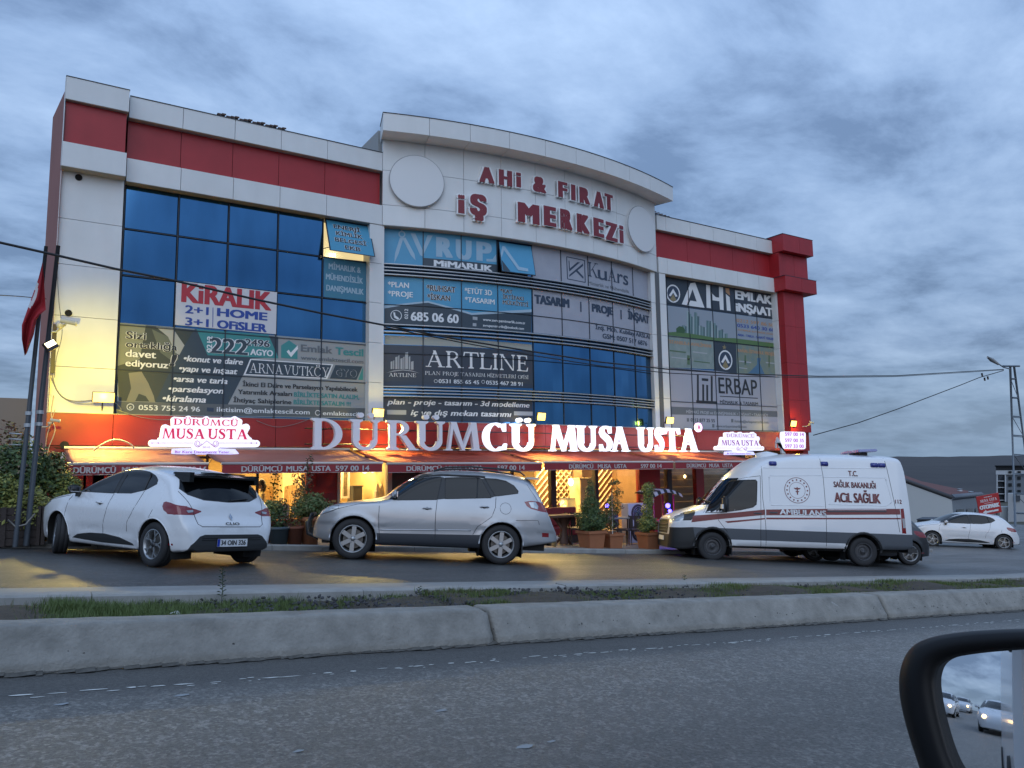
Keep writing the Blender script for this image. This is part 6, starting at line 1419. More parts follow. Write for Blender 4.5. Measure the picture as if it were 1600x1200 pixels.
def make_wheel(car, x, side, r, w, style, steer=0.0):
    """tyre is the part; rim and disc are its pieces. Built facing -Y, turned for the other side."""
    rr_ = r * (0.68 if style != 'steel' else 0.62); bm = bmesh.new(); Mx = Matrix.Rotation(R(90), 4, 'X')
    h = w / 2
    bm_lathe(bm, [(rr_, -h * .92), (rr_ + 0.012, -h * 1.0), (r * 0.86, -h * 1.02), (r * 0.965, -h * .90), (r * 0.995, -h * .72), (r, -h * .4), (r * 0.992, -h * .38), (r * 0.992, -h * .32), (r, -h * .30), (r, h * .30), (r * 0.992, h * .32), (r * .992, h * .38), (r, h * .4), (r * 0.995, h * .72), (r * 0.965, h * .90), (r * 0.86, h * 1.02), (rr_ + 0.012, h), (rr_, h * .92)], 44, Mx)
    bmesh.ops.recalc_face_normals(bm, faces=bm.faces[:])
    t = obj('wheel', bm, RUBBER, car.root, True)
    bm = bmesh.new(); bm_lathe(bm, [(rr_ - 0.004, h * .90), (rr_ + 0.002, h * .97), (rr_ - 0.014, h * .93), (rr_ - 0.03, h * .6), (rr_ - 0.04, -h * .6)], 36, Mx); rimM = {'six': ALLOY, 'split': ALLOY, 'steel': STEELW, 'five': ALLOY}[style]
    o = obj('rim', bm, rimM, t, True)
    bm = bmesh.new(); bm_lathe(bm, [(0.001, h * .05), (rr_ * 0.72, h * .05), (rr_ * 0.72, -h * .2)], 28, Mx); obj('brake_disc', bm, DISC, t)
    bm = bmesh.new(); bm_lathe(bm, [(rr_ * 0.72, -h * .1), (rr_ - 0.02, -h * .1)], 28, Mx); obj('rim_back', bm, WELL, t)
    def spoke(a, p): c, s_ = math.cos(a), math.sin(a); return [(u * c - v * s_, u * s_ + v * c) for u, v in p]
    bm = bmesh.new(); yo = -h * .86; yi = -h * .60
    if style == 'six':
        for k in range(6): prism_plate(bm, spoke(R(90 + 60 * k), [(rr_ * .16, -rr_ * .15), (rr_ * .97, -rr_ * .115 * 1.35), (rr_ * .97, rr_ * .115 * 1.35), (rr_ * .16, rr_ * .15)]), yo + 0.01, yi)
        n_b = 6
    elif style in ('split', 'five'):
        for k in range(5):
            a = R(90 + 72 * k)
            prism_plate(bm, spoke(a, [(rr_ * .14, -rr_ * .10), (rr_ * .50, -rr_ * .06), (rr_ * .50, rr_ * .06), (rr_ * .14, rr_ * .10)]), yo + 0.012, yi)
            for sg_ in (1, -1): 
                if style == 'split': prism_plate(bm, spoke(a, [(rr_ * .46, 0), (rr_ * .98, sg_ * rr_ * .34), (rr_ * .98, sg_ * rr_ * .20), (rr_ * .60, sg_ * rr_ * -.02)][::sg_]), yo, yi)
                else: prism_plate(bm, spoke(a, [(rr_ * .30, 0), (rr_ * .98, sg_ * rr_ * .17), (rr_ * .98, sg_ * rr_ * .07), (rr_ * .34, sg_ * rr_ * -.0)][::sg_]), yo, yi)
        n_b = 5
    else:
        bm_lathe(bm, [(rr_ * .25, h * .2 + .02), (rr_ * .42, h * .32), (rr_ * .60, h * .52), (rr_ * .80, h * .46), (rr_ * .96, h * .2)], 36, Mx)
        for k in range(14): 
            a = 2 * math.pi * k / 14; c = (math.cos(a) * rr_ * .70, math.sin(a) * rr_ * .70); prism_plate(bm, [(c[0] + math.cos(b * math.pi / 4) * rr_ * .055, c[1] + math.sin(b * math.pi / 4) * rr_ * .055) for b in range(8)], -h * .56, -h * .50)
        n_b = 5
    bmesh.ops.recalc_face_normals(bm, faces=bm.faces[:]); sp = obj('spokes', bm, rimM, t)
    if style == 'steel': sp.data.materials.clear(); sp.data.materials.append(STEELW)
    bm = bmesh.new(); bm_lathe(bm, [(0.001, h * .93), (rr_ * .15, h * .90), (rr_ * .19, h * .70), (rr_ * .26, h * .66)], 20, Mx)
    for k in range(n_b):
        a = R(90 + 360 / n_b * (k + .5)); c = (math.cos(a) * rr_ * .23, math.sin(a) * rr_ * .23); prism_plate(bm, [(c[0] + math.cos(b * math.pi / 3) * 0.011, c[1] + math.sin(b * math.pi / 3) * 0.011) for b in range(6)], -h * .82, -h * .6)
    obj('hub_cap', bm, rimM if style != 'split' else ALLOYD, t, True)
    yw = side * (car.track / 2); t.location = (x - car.cx, yw - side * 0.0, r * 0.985); t.rotation_euler = (0, random.uniform(0, 6.28) if style == 'steel' else {'six': 0.05, 'split': 0.3, 'five': 0.2}[style], 0)
    Rz = Matrix.Rotation(steer + (math.pi if side > 0 else 0), 4, 'Z'); t.rotation_euler = (Rz @ Matrix.Rotation(t.rotation_euler.y, 4, 'Y')).to_euler()
    return t
def mirror_unit(car, x, z, m, w=0.17, h=0.13, stalk=PLASTIC):
    for sd in (-1, 1):
        p = car.hit(x, z, sd)[0]; bm = bmesh.new(); bm_box(bm, x - 0.05, x + 0.06, -w / 2, w / 2, -h / 2, h / 2)
        bmesh.ops.bevel(bm, geom=bm.edges[:], offset=0.035, segments=3, affect='EDGES')
        for v in bm.verts:
            k = (v.co.z / h); v.co.x += 0.03 * abs(v.co.y) / w; v.co.y = v.co.y * (1 - 0.15 * k) + p.y + sd * (w / 2 + 0.05); v.co.z += z + 0.02
        o = car.add('door_mirror', bm, m, True)
        bm = bm_box(bmesh.new(), x + 0.058, x + 0.066, p.y + sd * 0.06, p.y + sd * (w + 0.03), z - h / 2 + 0.04, z + h / 2); car.add('mirror_glass', bm, CHROME)
        car.add('mirror_arm', bm_box(bmesh.new(), x - 0.02, x + 0.04, min(p.y - sd * 0.03, p.y + sd * 0.09), max(p.y - sd * 0.03, p.y + sd * 0.09), z - h / 2 - 0.03, z - h / 2 + 0.04), stalk)
def handle(car, x, z, m, L=0.17):
    for sd in (-1, 1):
        p, n = car.hit(x, z, sd); h0 = car.hit(x - L / 2, z, sd)[0]; h1 = car.hit(x + L / 2, z, sd)[0]
        car.add('door_handle', bm_tube(bmesh.new(), [h0 + n * 0.004, h0.lerp(h1, .15) + n * 0.03, h0.lerp(h1, .85) + n * 0.03, h1 + n * 0.004], [0.008, 0.014, 0.014, 0.008], 8), m, True)
        car.add('handle_recess', bm_lathe(bmesh.new(), [(0.001, 0.002), (0.042, 0.002), (0.045, -0.004)], 14, Matrix.Translation(p) @ n.to_track_quat('Z', 'Y').to_matrix().to_4x4() @ Matrix.Diagonal((1.0, 0.65, 1, 1))), SEAMM)
def car_paint(name, col, metal=0.0, rough=0.28): return mat(name, col, rough, metal, coat=0.8, noise=(1.6, 0.14, tuple(c * 0.72 for c in col)))
def side_view_filter(zmin): return lambda c, n: c.z > zmin

# ---- silver SUV
SILVER = car_paint('silver_paint', (0.40, 0.41, 0.43), 0.5, 0.33)
c = Car((7.50, 12.44, -1.64), (-2.5, 1.02), 2.70, 0.90, 1.62, 4.80, 0.945, pitch=-0.067, label='silver grey SUV with dark windows and six spoke wheels, nose toward the pots')
c.ra = 0.405; c.rt = 0.36; c.zund = 0.26
c.shell(tab((0, .56), (.03, .66), (.10, .76), (.20, .86), (.33, .93), (.51, .975), (.87, 1.035), (1.26, 1.095), (1.44, 1.15), (1.64, 1.33), (1.87, 1.495), (2.12, 1.615), (2.37, 1.675), (3.0, 1.715), (3.64, 1.70), (4.0, 1.665), (4.2, 1.63), (4.30, 1.56), (4.45, 1.30), (4.56, 1.06), (4.62, .93), (4.70, .76), (4.76, .68), (4.80, .50)),
        tab((0, .52), (.03, .60), (.10, .735), (.20, .84), (.33, .905), (.51, .95), (.87, 1.0), (1.26, 1.03), (1.5, 1.07), (1.66, 1.17), (1.9, 1.34), (2.15, 1.48), (2.4, 1.56), (2.7, 1.605), (3.2, 1.62), (3.7, 1.59), (4.05, 1.53), (4.25, 1.42), (4.4, 1.22), (4.52, 1.02), (4.62, .86), (4.7, .71), (4.76, .62), (4.80, .45)),
        tab((.2, .90), (.3, .95), (.45, .985), (.60, .985), (.64, 1.0), (.8, 1.0), (.95, .985), (1.04, .955), (1.2, .885), (1.4, .795), (1.55, .725), (1.70, .66)),
        tab((0, .60), (.04, .70), (.12, .80), (.3, .90), (.6, .97), (1.0, 1.0), (3.8, 1.0), (4.2, .985), (4.5, .95), (4.68, .90), (4.77, .83), (4.80, .76)),
        tab((0, .36), (.3, .30), (.9, .27), (3.6, .27), (4.3, .36), (4.8, .44)), flare=0.018, r=0.07, xmap=lambda x: .17 + x * .73 / .9 if x < .9 else (3.6 + (x - 3.6) * .92 if x > 3.6 else x))
Sz = (480, 720, 4)
side = lambda p: c.side(p, *Sz)
w1 = side([(513, 241), (545, 205), (600, 160), (660, 128), (730, 106), (838, 98), (845, 110), (812, 243), (570, 246)])
w2 = side([(868, 105), (960, 102), (1080, 106), (1098, 112), (1152, 222), (1150, 232), (862, 238)])
w3 = side([(1120, 108), (1190, 112), (1250, 125), (1300, 155), (1326, 190), (1322, 204), (1180, 222), (1150, 170)])
wf = side_view_filter(1.0)
for w in (w1, w2, w3): c.cut('side_window', CARGLASS, w, flt=wf)
c.cut('door_pillar', PLASTIC, side([(838, 98), (868, 105), (862, 238), (812, 243), (845, 110)]), flt=wf); c.cut('door_pillar', PLASTIC, side([(1098, 112), (1120, 108), (1150, 170), (1180, 222), (1150, 232), (1152, 222)]), flt=wf)
for w in (w1, w2, w3): c.line('window_seal', w, PLASTIC, 0.007, closed=True)
c.line('wind_deflector', side([(560, 190), (610, 148), (670, 118), (740, 98), (845, 88), (960, 92), (1080, 97), (1120, 102)]), PLASTIC, 0.022, off=0.006, n=6)
c.line('window_divider', side([(1075, 108), (1062, 235)]), PLASTIC, 0.011, off=0.002)
c.cut('windscreen', CARGLASS, [(-.66, 1.16), (.66, 1.16), (.60, 1.40), (.52, 1.60), (-.52, 1.60), (-.60, 1.40)], 'front', lambda q, n: 1.3 < q.x < 2.6 and n.z > .1)
c.cut('rear_window', CARGLASS, [(-.62, 1.06), (.62, 1.06), (.54, 1.50), (-.54, 1.50)], 'rear', lambda q, n: q.x > 4.1)
hl = side([(72, 338), (92, 308), (120, 288), (160, 278), (200, 279), (196, 296), (160, 312), (110, 328)])
c.cut('headlight', CLEARL, hl, flt=lambda q, n: q.x < 1.1); c.line('headlight_rim', hl, PLASTIC, 0.006, closed=True, step=.03)
tl = side([(1358, 256), (1400, 250), (1450, 256), (1485, 272), (1512, 300), (1512, 326), (1460, 318), (1395, 300), (1372, 284)])
c.cut('tail_light', REDL, tl, flt=lambda q, n: q.x > 3.9)
c.decal('light_lens', side([(1385, 260), (1430, 258), (1445, 285), (1440, 305), (1400, 292)]), [(0, 1, 2, 3, 4)], CLEARL, side=(-1, 1), grid=.05)
c.cut('reflector', REDL, side([(1466, 450), (1510, 453), (1510, 478), (1466, 476)]), flt=lambda q, n: q.x > 3.9)
c.cut('sill_cladding', mat('sill_dark', (0.035, 0.04, 0.05), 0.5), [(0.9 + .40, .20), (3.6 - .40, .20), (3.6 - .40, .515), (0.9 + .40, .475)], flt=lambda q, n: abs(q.y) > .6)
c.line('door_seam', side([(452, 262), (470, 246), (510, 240)]), SEAMM, .004); c.line('door_seam', side([(452, 262), (447, 340), (448, 420), (452, 480), (455, 505)]), SEAMM, .005)
c.line('door_seam', side([(812, 246), (802, 320), (798, 400), (798, 500)]), SEAMM, .005); c.line('door_seam', side([(1182, 230), (1175, 290), (1150, 350), (1100, 385), (1062, 410), (1032, 460)]), SEAMM, .005)
c.line('tailgate_seam', side([(1372, 130), (1420, 210), (1450, 262)]), SEAMM, .004); c.line('bumper_seam', side([(1300, 372), (1440, 372), (1448, 400)]), SEAMM, .004); c.line('hood_seam', side([(130, 296), (190, 300), (250, 285), (330, 268), (440, 258)]), SEAMM, .004)
fc = side([(1238, 298)])[0]; c.line('fuel_flap_seam', [(fc[0] + .105 * math.cos(k * .3142), fc[1] + .105 * math.sin(k * .3142)) for k in range(20)], SEAMM, .0035, closed=True, side=(-1,), step=9)
c.line('door_moulding', side([(455, 432), (620, 430), (795, 432)]), SILVER, .014, off=-.003); c.line('door_moulding', side([(802, 432), (900, 432), (1020, 434)]), SILVER, .014, off=-.003)
c.arches(0.012, SILVER, 0.014)
handle(c, *side([(748, 298)])[0], SILVER); handle(c, *side([(1106, 290)])[0], SILVER)
mirror_unit(c, *side([(542, 214)])[0], SILVER, 0.2, 0.15, SILVER)
for sd in (-1, 1):
    P = [c.hit(x, 1.50, sd)[0] for x in (2.3, 2.5, 3.0, 3.6, 3.95, 4.05)]; q = [Vector((p.x, sd * (.60 - (0.02 if i in (0, 5) else 0)), [1.655, 1.735, 1.775, 1.76, 1.725, 1.66][i])) for i, p in enumerate(P)]
    c.add('roof_rail', bm_tube(bmesh.new(), q, 0.018, 8), PLASTIC, True)
c.add('rear_spoiler', bm_box(bmesh.new(), 4.10, 4.34, -.56, .56, 1.60, 1.635), SILVER)
c.add('tow_bar', bm_tube(bmesh.new(), [(4.5, 0, .36), (4.76, 0, .34), (4.80, 0, .44)], .025, 8), PLASTIC, True)
bm = bm_box(bmesh.new(), 4.58, 4.78, -.62, .62, .47, .55); bmesh.ops.bevel(bm, geom=bm.edges[:], offset=.03, segments=2, affect='EDGES'); c.add('rear_step', bm, CHROME)
bm = bmesh.new(); bm_tube(bm, [(q[0] + .17, q[1], q[2]) for q in ((0.10, -.40, .32), (-.10, -.40, .40), (-.14, -.38, .60), (-.06, -.36, .74), (-.06, .36, .74), (-.14, .38, .60), (-.10, .40, .40), (.10, .40, .32))], .038, 8); c.add('bull_bar', bm, PLASTIC, True)
bm = bmesh.new(); bm_box(bm, 0.15, .28, -.40, .40, .34, .52); c.add('lower_grille', bm, PLASTIC)
c.finish(SILVER)
for x in (c.xf, c.xf + c.wb):
    for sd in (-1, 1): make_wheel(c, x, sd, 0.362, 0.235, 'six')
for sd in (-1, 1): c.add('mud_flap', bm_box(bmesh.new(), 3.99, 4.01, min(sd * .66, sd * .92), max(sd * .66, sd * .92), .20, .50), PLASTIC)

# ---- white hatchback (built once for each of three cars that differ in paint and spoiler)
def hatch(Pr, heading, paint, label, spoiler=True, style='split', steer=0.0, plate=None, badge=True, grp=None, pitch=None):
    c = Car(Pr, heading, 2.589, 0.85, 1.50, 4.08, 0.865, pitch=pitch, label=label, grp=grp); c.ra = 0.352; c.rt = 0.31; c.zund = 0.2
    c.shell(tab((0, .52), (.03, .62), (.09, .72), (.18, .79), (.35, .865), (.7, .955), (1.0, 1.015), (1.15, 1.06), (1.5, 1.235), (1.8, 1.355), (2.1, 1.425), (2.4, 1.448), (2.9, 1.435), (3.3, 1.395), (3.52, 1.36), (3.62, 1.31), (3.75, 1.16), (3.86, 1.0), (3.92, .90), (3.96, .76), (4.02, .66), (4.06, .60), (4.08, .42)),
            tab((0, .48), (.03, .56), (.09, .66), (.18, .73), (.35, .80), (.7, .885), (1.05, .935), (1.25, .97), (1.6, 1.12), (1.9, 1.235), (2.2, 1.315), (2.5, 1.345), (2.9, 1.335), (3.25, 1.285), (3.45, 1.22), (3.6, 1.10), (3.72, .98), (3.82, .90), (3.9, .82), (3.97, .68), (4.05, .54), (4.08, .36)),
            tab((.15, .86), (.22, .91), (.34, .955), (.48, .985), (.6, .995), (.72, 1.0), (.82, .985), (.92, .945), (1.05, .885), (1.2, .80), (1.3, .735), (1.42, .67)),
            tab((0, .58), (.04, .70), (.12, .81), (.3, .91), (.6, .975), (1.0, 1.0), (3.2, 1.005), (3.6, .99), (3.82, .955), (3.96, .90), (4.04, .83), (4.08, .74)),
            tab((0, .24), (.3, .20), (.85, .19), (3.4, .20), (3.8, .22), (4.08, .26)), flare=0.012, r=0.075, waist=(.44, .016))
    f1 = side_view_filter(.88)
    w1 = [(1.16, .985), (1.32, 1.07), (1.6, 1.19), (1.9, 1.295), (2.1, 1.335), (2.21, 1.345), (2.25, .985)]; w2 = [(2.34, .99), (2.31, 1.348), (2.6, 1.345), (2.85, 1.325), (3.05, 1.275), (3.17, 1.205), (3.20, 1.15), (3.02, 1.06), (2.7, 1.0)]
    c.cut('side_window', CARGLASS, w1, flt=f1); c.cut('side_window', CARGLASS, w2, flt=f1); c.cut('door_pillar', PLASTIC, [(2.25, .985), (2.21, 1.345), (2.31, 1.348), (2.34, .99)], flt=f1)
    for w in (w1, w2): c.line('window_seal', w, PLASTIC, 0.006, closed=True)
    c.line('window_divider', [(2.93, 1.30), (2.98, 1.05)], PLASTIC, .016, off=.001)
    c.cut('windscreen', CARGLASS, [(-.62, 1.04), (.62, 1.04), (.57, 1.2), (.47, 1.37), (-.47, 1.37), (-.57, 1.2)], 'front', lambda q, n: .9 < q.x < 2.3 and n.z > .1)
    rw = [(-.60, 1.22), (-.67, 1.10), (-.60, 1.02), (-.40, .955), (0, .935), (.40, .955), (.60, 1.02), (.67, 1.10), (.60, 1.22), (.50, 1.31), (0, 1.34), (-.50, 1.31)]
    c.cut('rear_window', CARGLASS, rw, 'rear', lambda q, n: q.x > 3.3); c.line('window_seal', rw, PLASTIC, .008, closed=True, view='rear')
    c.line('wiper', [(0.02, .95), (.36, .985)], PLASTIC, .012, view='rear', off=.015)
    tl = [(3.56, .90), (3.60, .912), (3.70, .90), (3.85, .87), (4.02, .84), (4.02, .76), (3.84, .735), (3.72, .75), (3.62, .79), (3.57, .84)]
    c.cut('tail_light', REDL, tl, flt=lambda q, n: q.x > 3.2 and abs(q.y) > .45)
    for sg in (-1, 1): c.cut('tail_light', REDL, [(sg * .86, .80), (sg * .86, .87), (sg * .72, .865), (sg * .47, .80), (sg * .47, .785), (sg * .60, .74), (sg * .86, .74)], 'rear', lambda q, n: q.x > 3.7 and .6 < q.z < 1)
    for sg in (-1, 1): c.decal('light_lens', [(sg * .70, .80), (sg * .60, .81), (sg * .60, .78), (sg * .68, .77)], [(0, 1, 2, 3)], CLEARL, view='rear', off=.006)
    hl = [(.10, .70), (.16, .74), (.30, .79), (.52, .83), (.55, .80), (.42, .74), (.25, .69), (.12, .66)]
    c.cut('headlight', CLEARL, hl, flt=lambda q, n: q.x < .8)
    c.cut('sill_trim', PLASTIC, [(1.28, .27), (1.45, .335), (1.8, .375), (2.2, .385), (2.6, .355), (2.92, .285), (2.95, .255), (2.1, .245)], flt=lambda q, n: abs(q.y) > .6)
    c.cut('rear_diffuser', PLASTIC, [(-.70, .22), (.70, .22), (.66, .33), (.54, .45), (.46, .475), (-.46, .475), (-.54, .45), (-.66, .33)], 'rear', lambda q, n: q.x > 3.8)
    c.cut('rear_reflector', REDL, [(3.62, .315), (3.84, .315), (3.84, .34), (3.62, .34)], flt=lambda q, n: q.x > 3.4)
    for z in (.40, .43): c.line('diffuser_rib', [(-.5, z), (-.2, z)], SEAMM, .006, view='rear', off=.003); c.line('diffuser_rib', [(.2, z), (.5, z)], SEAMM, .006, view='rear', off=.003)
    c.line('door_seam', [(1.22, .97), (1.12, .85), (1.08, .6), (1.12, .42), (1.25, .30)], SEAMM, .0045); c.line('door_seam', [(2.27, .98), (2.22, .7), (2.16, .5), (2.16, .38)], SEAMM, .0045); c.line('door_seam', [(3.00, 1.04), (2.96, .86), (2.88, .7), (2.80, .6), (2.78, .45)], SEAMM, .0045)
    c.line('tailgate_seam', [(-.70, 1.06), (-.64, .92), (-.60, .80), (-.56, .62), (-.50, .585), (.50, .585), (.56, .62), (.60, .80), (.64, .92), (.70, 1.06)], SEAMM, .005, view='rear')
    c.line('bumper_seam', [(3.38, .79), (3.34, .70), (3.30, .62)], SEAMM, .004); c.line('hood_seam', [(.34, .80), (.7, .855), (1.1, .92)], SEAMM, .004)
    c.arches(0.01, paint, .010)
    handle(c, 2.02, .83, paint, .16)
    mirror_unit(c, 1.34, 1.0, PLASTIC if spoiler else paint, .18, .13)
    if spoiler:
        bm = bmesh.new(); bm_box(bm, 3.42, 3.86, -.60, .60, 1.385, 1.415); bmesh.ops.bevel(bm, geom=bm.edges[:], offset=.012, segments=2, affect='EDGES')
        for v in bm.verts: v.co.z += -0.10 * (abs(v.co.y) / .6) ** 3 - .04 * ((v.co.x - 3.42) / .44 - .5) ; v.co.x -= .06 * (v.co.y / .6) ** 2
        c.add('spoiler', bm, mat('gloss_black', (0.006, 0.006, 0.007), 0.2)); GB = MATS['gloss_black']
        for sg in (-1, 1): c.add('spoiler_end', bm_box(bmesh.new(), 3.42, 3.78, min(sg * .53, sg * .60), max(sg * .53, sg * .60), 1.20, 1.34), GB)
        c.add('spoiler_wing', bm_box(bmesh.new(), 3.60, 3.84, -.30, .30, 1.335, 1.352), GB)
    c.add('antenna', bm_tube(bmesh.new(), [(3.25, 0, 1.39), (3.42, 0, 1.58)], .004, 5), PLASTIC)
    if badge:
        for P in ([(0, .775), (.030, .72), (0, .665), (-.030, .72)],): c.decal('badge', P, [(0, 1, 2, 3)], CHROME, view='rear', off=.012)
        c.decal('badge_core', [(0, .745), (.013, .72), (0, .695), (-.013, .72)], [(0, 1, 2, 3)], PLASTIC, view='rear', off=.015)
        c.text('CLIO', -.12, .608, .24, .035, PLASTIC, .06, 'rear', .008)
    if plate:
        p = c.hitx(0, .36)[0]; xq = p.x + 0.012
        c.add('number_plate', bm_box(bmesh.new(), xq - .01, xq, -.26, .26, .305, .415), mat('plate_white', (0.75, 0.76, 0.78), 0.4)); c.add('plate_band', bm_box(bmesh.new(), xq, xq + .002, -.258, -.215, .308, .412), mat('plate_blue', (0.01, 0.04, 0.35), 0.4))
        V, F = text_geo(plate, .43, .070, .045); bm = bmesh.new(); vs_ = [bm.verts.new((xq + .003 + k * .0004, -.20 + a, .325 + b)) for a, b, k in V]
        for f in F: bm.faces.new([vs_[i] for i in f])
        c.add('plate_lettering', bm, mat('print_black', (0.02, 0.02, 0.02), .5))
        c.add('plate_frame', bm_tube(bmesh.new(), [(xq, -.265, .30), (xq, .265, .30), (xq, .265, .42), (xq, -.265, .42)], .006, 5, True), PLASTIC)
    c.finish(paint)
    for x, st in ((c.xf, steer), (c.xf + c.wb, 0)):
        for sd in (-1, 1): make_wheel(c, x, sd, 0.312, 0.20, style, st)
    return c
CWHITE = car_paint('white_paint', (0.72, 0.73, 0.75), 0.0, 0.25); CDARK = car_paint('dark_paint', (0.035, 0.038, 0.045), 0.3, 0.3)
hatch((1.584, 12.026, -1.214), (-1.11, 2.34), CWHITE, 'white hatchback at left with a black rear spoiler, tail toward the road', True, 'split', R(-24), '34 OIN 326')
d_ = at_depth(1420, 880, 20.6); hatch((d_.x, d_.y, -1.105 + gx(d_.x)), (-.86, .51), CDARK, 'dark grey hatchback mostly hidden behind the ambulance', False, 'five', badge=False)
d_ = at_depth(1568, 860, 30.4); hatch((d_.x, d_.y, d_.z), (-.71, .70), CWHITE, 'white hatchback parked at the far right below the red OTOPARK sign', False, 'five', pitch=-0.05)

# ---- ambulance
AMW = car_paint('ambulance_white', (0.74, 0.75, 0.77), 0.0, 0.3); AMR = mat('ambulance_red', (0.15, 0.004, 0.009), 0.35, coat=0.3); GREYC = mat('grey_cladding', (0.075, 0.085, 0.10), 0.55); BLUEL = mat('blue_beacon', (0.012, 0.018, 0.20), 0.15, coat=1.0)
c = Car((17.62, 11.80, -2.36), (-.857, .515), 3.75, 1.03, 1.78, 6.05, 1.03, pitch=-0.05, name='ambulance', label='white ambulance van with red stripe, AMBULANS lettering and blue roof beacons', cat='ambulance')
c.ra = 0.43; c.rt = 0.345; c.zund = 0.33
c.shell(tab((0, .50), (.02, .85), (.05, .98), (.12, 1.07), (.3, 1.16), (.6, 1.26), (.92, 1.37), (1.1, 1.53), (1.4, 1.86), (1.7, 2.16), (2.0, 2.42), (2.3, 2.60), (2.65, 2.70), (3.2, 2.755), (4.2, 2.79), (5.5, 2.80), (5.82, 2.78), (5.90, 2.68), (5.95, 2.3), (5.98, 1.4), (6.02, .8), (6.05, .50)),
        tab((0, .45), (.02, .78), (.06, .92), (.15, 1.0), (.35, 1.07), (.7, 1.15), (1.05, 1.25), (1.25, 1.40), (1.55, 1.72), (1.85, 2.03), (2.1, 2.25), (2.4, 2.43), (2.8, 2.55), (3.4, 2.63), (4.4, 2.66), (5.5, 2.68), (5.85, 2.65), (5.92, 2.45), (5.96, 2.0), (6.0, 1.3), (6.03, .7), (6.05, .45)),
        tab((.3, .94), (.45, .975), (.6, .99), (.8, 1.0), (1.2, .995), (1.6, .965), (2.0, .925), (2.4, .875), (2.7, .83)),
        tab((0, .60), (.04, .71), (.12, .81), (.3, .89), (.7, .96), (1.1, .99), (1.6, 1.0), (5.7, 1.0), (5.92, .985), (6.02, .96), (6.05, .92)),
        tab((0, .27), (.3, .25), (1.0, .36), (5.0, .40), (5.8, .42), (6.05, .46)), r=0.10, nx=96)
Sz = (1020, 700, 1600 / 420); side = lambda p: c.side(p, *Sz)
w1 = side([(312, 385), (345, 345), (400, 285), (450, 230), (480, 200), (500, 192), (612, 190), (620, 200), (612, 335), (590, 352), (520, 368), (400, 384)])
c.cut('side_window', CARGLASS, w1, flt=side_view_filter(1.2)); c.line('window_seal', w1, PLASTIC, .010, closed=True)
c.cut('windscreen', CARGLASS, [(-.86, 1.37), (0, 1.34), (.86, 1.37), (.84, 1.75), (.76, 2.06), (-.76, 2.06), (-.84, 1.75)], 'front', lambda q, n: .8 < q.x < 2.2)
c.line('wiper', [(-.65, 1.42), (-.05, 1.48)], PLASTIC, .012, view='front', off=.02); c.line('wiper', [(.1, 1.42), (.65, 1.48)], PLASTIC, .012, view='front', off=.02)
hl = side([(122, 398), (150, 388), (215, 372), (266, 366), (250, 395), (228, 430), (160, 434), (128, 438)])
c.cut('headlight', CLEARL, side([(122, 398), (150, 388), (200, 375), (180, 432), (128, 438)]), flt=lambda q, n: q.x < 1.2); c.cut('headlight_shade', PLASTIC, side([(200, 375), (266, 366), (250, 395), (228, 430), (180, 432)]), flt=lambda q, n: q.x < 1.2)
c.cut('grille', PLASTIC, [(-.50, .62), (.50, .62), (.58, .80), (.52, .97), (-.52, .97), (-.58, .80)], 'front', lambda q, n: q.x < .5)
for z in (.68, .76, .84, .92): c.line('grille_bar', [(-.50, z), (.50, z)], CHROME if z > .9 else GREYC, .012, view='front', off=.006)
c.cut('front_bumper', PLASTIC, [(-.5, .2), (.60, .2), (.60, .55), (.55, .80), (.25, .78), (-.5, .76)], flt=lambda q, n: q.x < .62); c.cut('front_bumper', PLASTIC, [(-.8, .2), (.8, .2), (.8, .60), (-.8, .60)], 'front', lambda q, n: q.x < .5)
c.arches(0.03, PLASTIC, .030)
c.cut('lower_cladding', GREYC, [(.55, .53), (6.1, .53), (6.1, .80), (.55, .80)], flt=lambda q, n: abs(q.y) > .6); c.cut('lower_cladding', GREYC, [(5.0, .2), (6.1, .2), (6.1, .53), (5.0, .53)], flt=lambda q, n: abs(q.y) > .6)
c.cut('tail_light', REDL, side([(1466, 362), (1486, 360), (1500, 510), (1474, 508)]), flt=lambda q, n: q.x > 5.4); c.decal('light_lens', side([(1474, 420), (1490, 420), (1496, 476), (1480, 476)]), [(0, 1, 2, 3)], CLEARL, off=.006)
c.cut('fog_lamp', CLEARL, side([(142, 530), (170, 528), (176, 542), (148, 546)]), flt=lambda q, n: q.x < .7)
st1 = side([(228, 442), (240, 402), (382, 392), (480, 384), (662, 366), (662, 398), (382, 424)]); st2 = side([(668, 366), (1024, 362), (1462, 362), (1465, 396), (1024, 398), (668, 400)]); st3 = side([(424, 436), (662, 416), (662, 424), (440, 446)]); st4 = side([(668, 414), (1465, 416), (1466, 424), (668, 424)])
for q in (st1, st2, st3, st4): c.decal('red_stripe', q, [tuple(range(len(q)))], AMR, side=(-1, 1), grid=.12, off=.004)
def atext(body, x0, y0, x1, h, m, bold):
    a = side([(x0, y0)])[0]; b_ = side([(x1, y0)])[0]; t_ = side([(x0, y0 - h)])[0]; c.text(body, a[0], a[1], b_[0] - a[0], t_[1] - a[1], m, bold, off=.010)
WL = mat('white_letter', (0.75, 0.76, 0.78), 0.4)
atext('AMBULANS', 748, 396, 1024, 33, WL, .06); atext('T.C.', 1166, 167, 1222, 32, AMR, .035); atext('SAĞLIK BAKANLIĞI', 1075, 233, 1326, 34, AMR, .035); atext('ACiL SAĞLIK', 1076, 322, 1350, 58, AMR, .05); atext('112', 1436, 331, 1476, 24, AMR, .03)
ec = side([(857, 252)])[0]
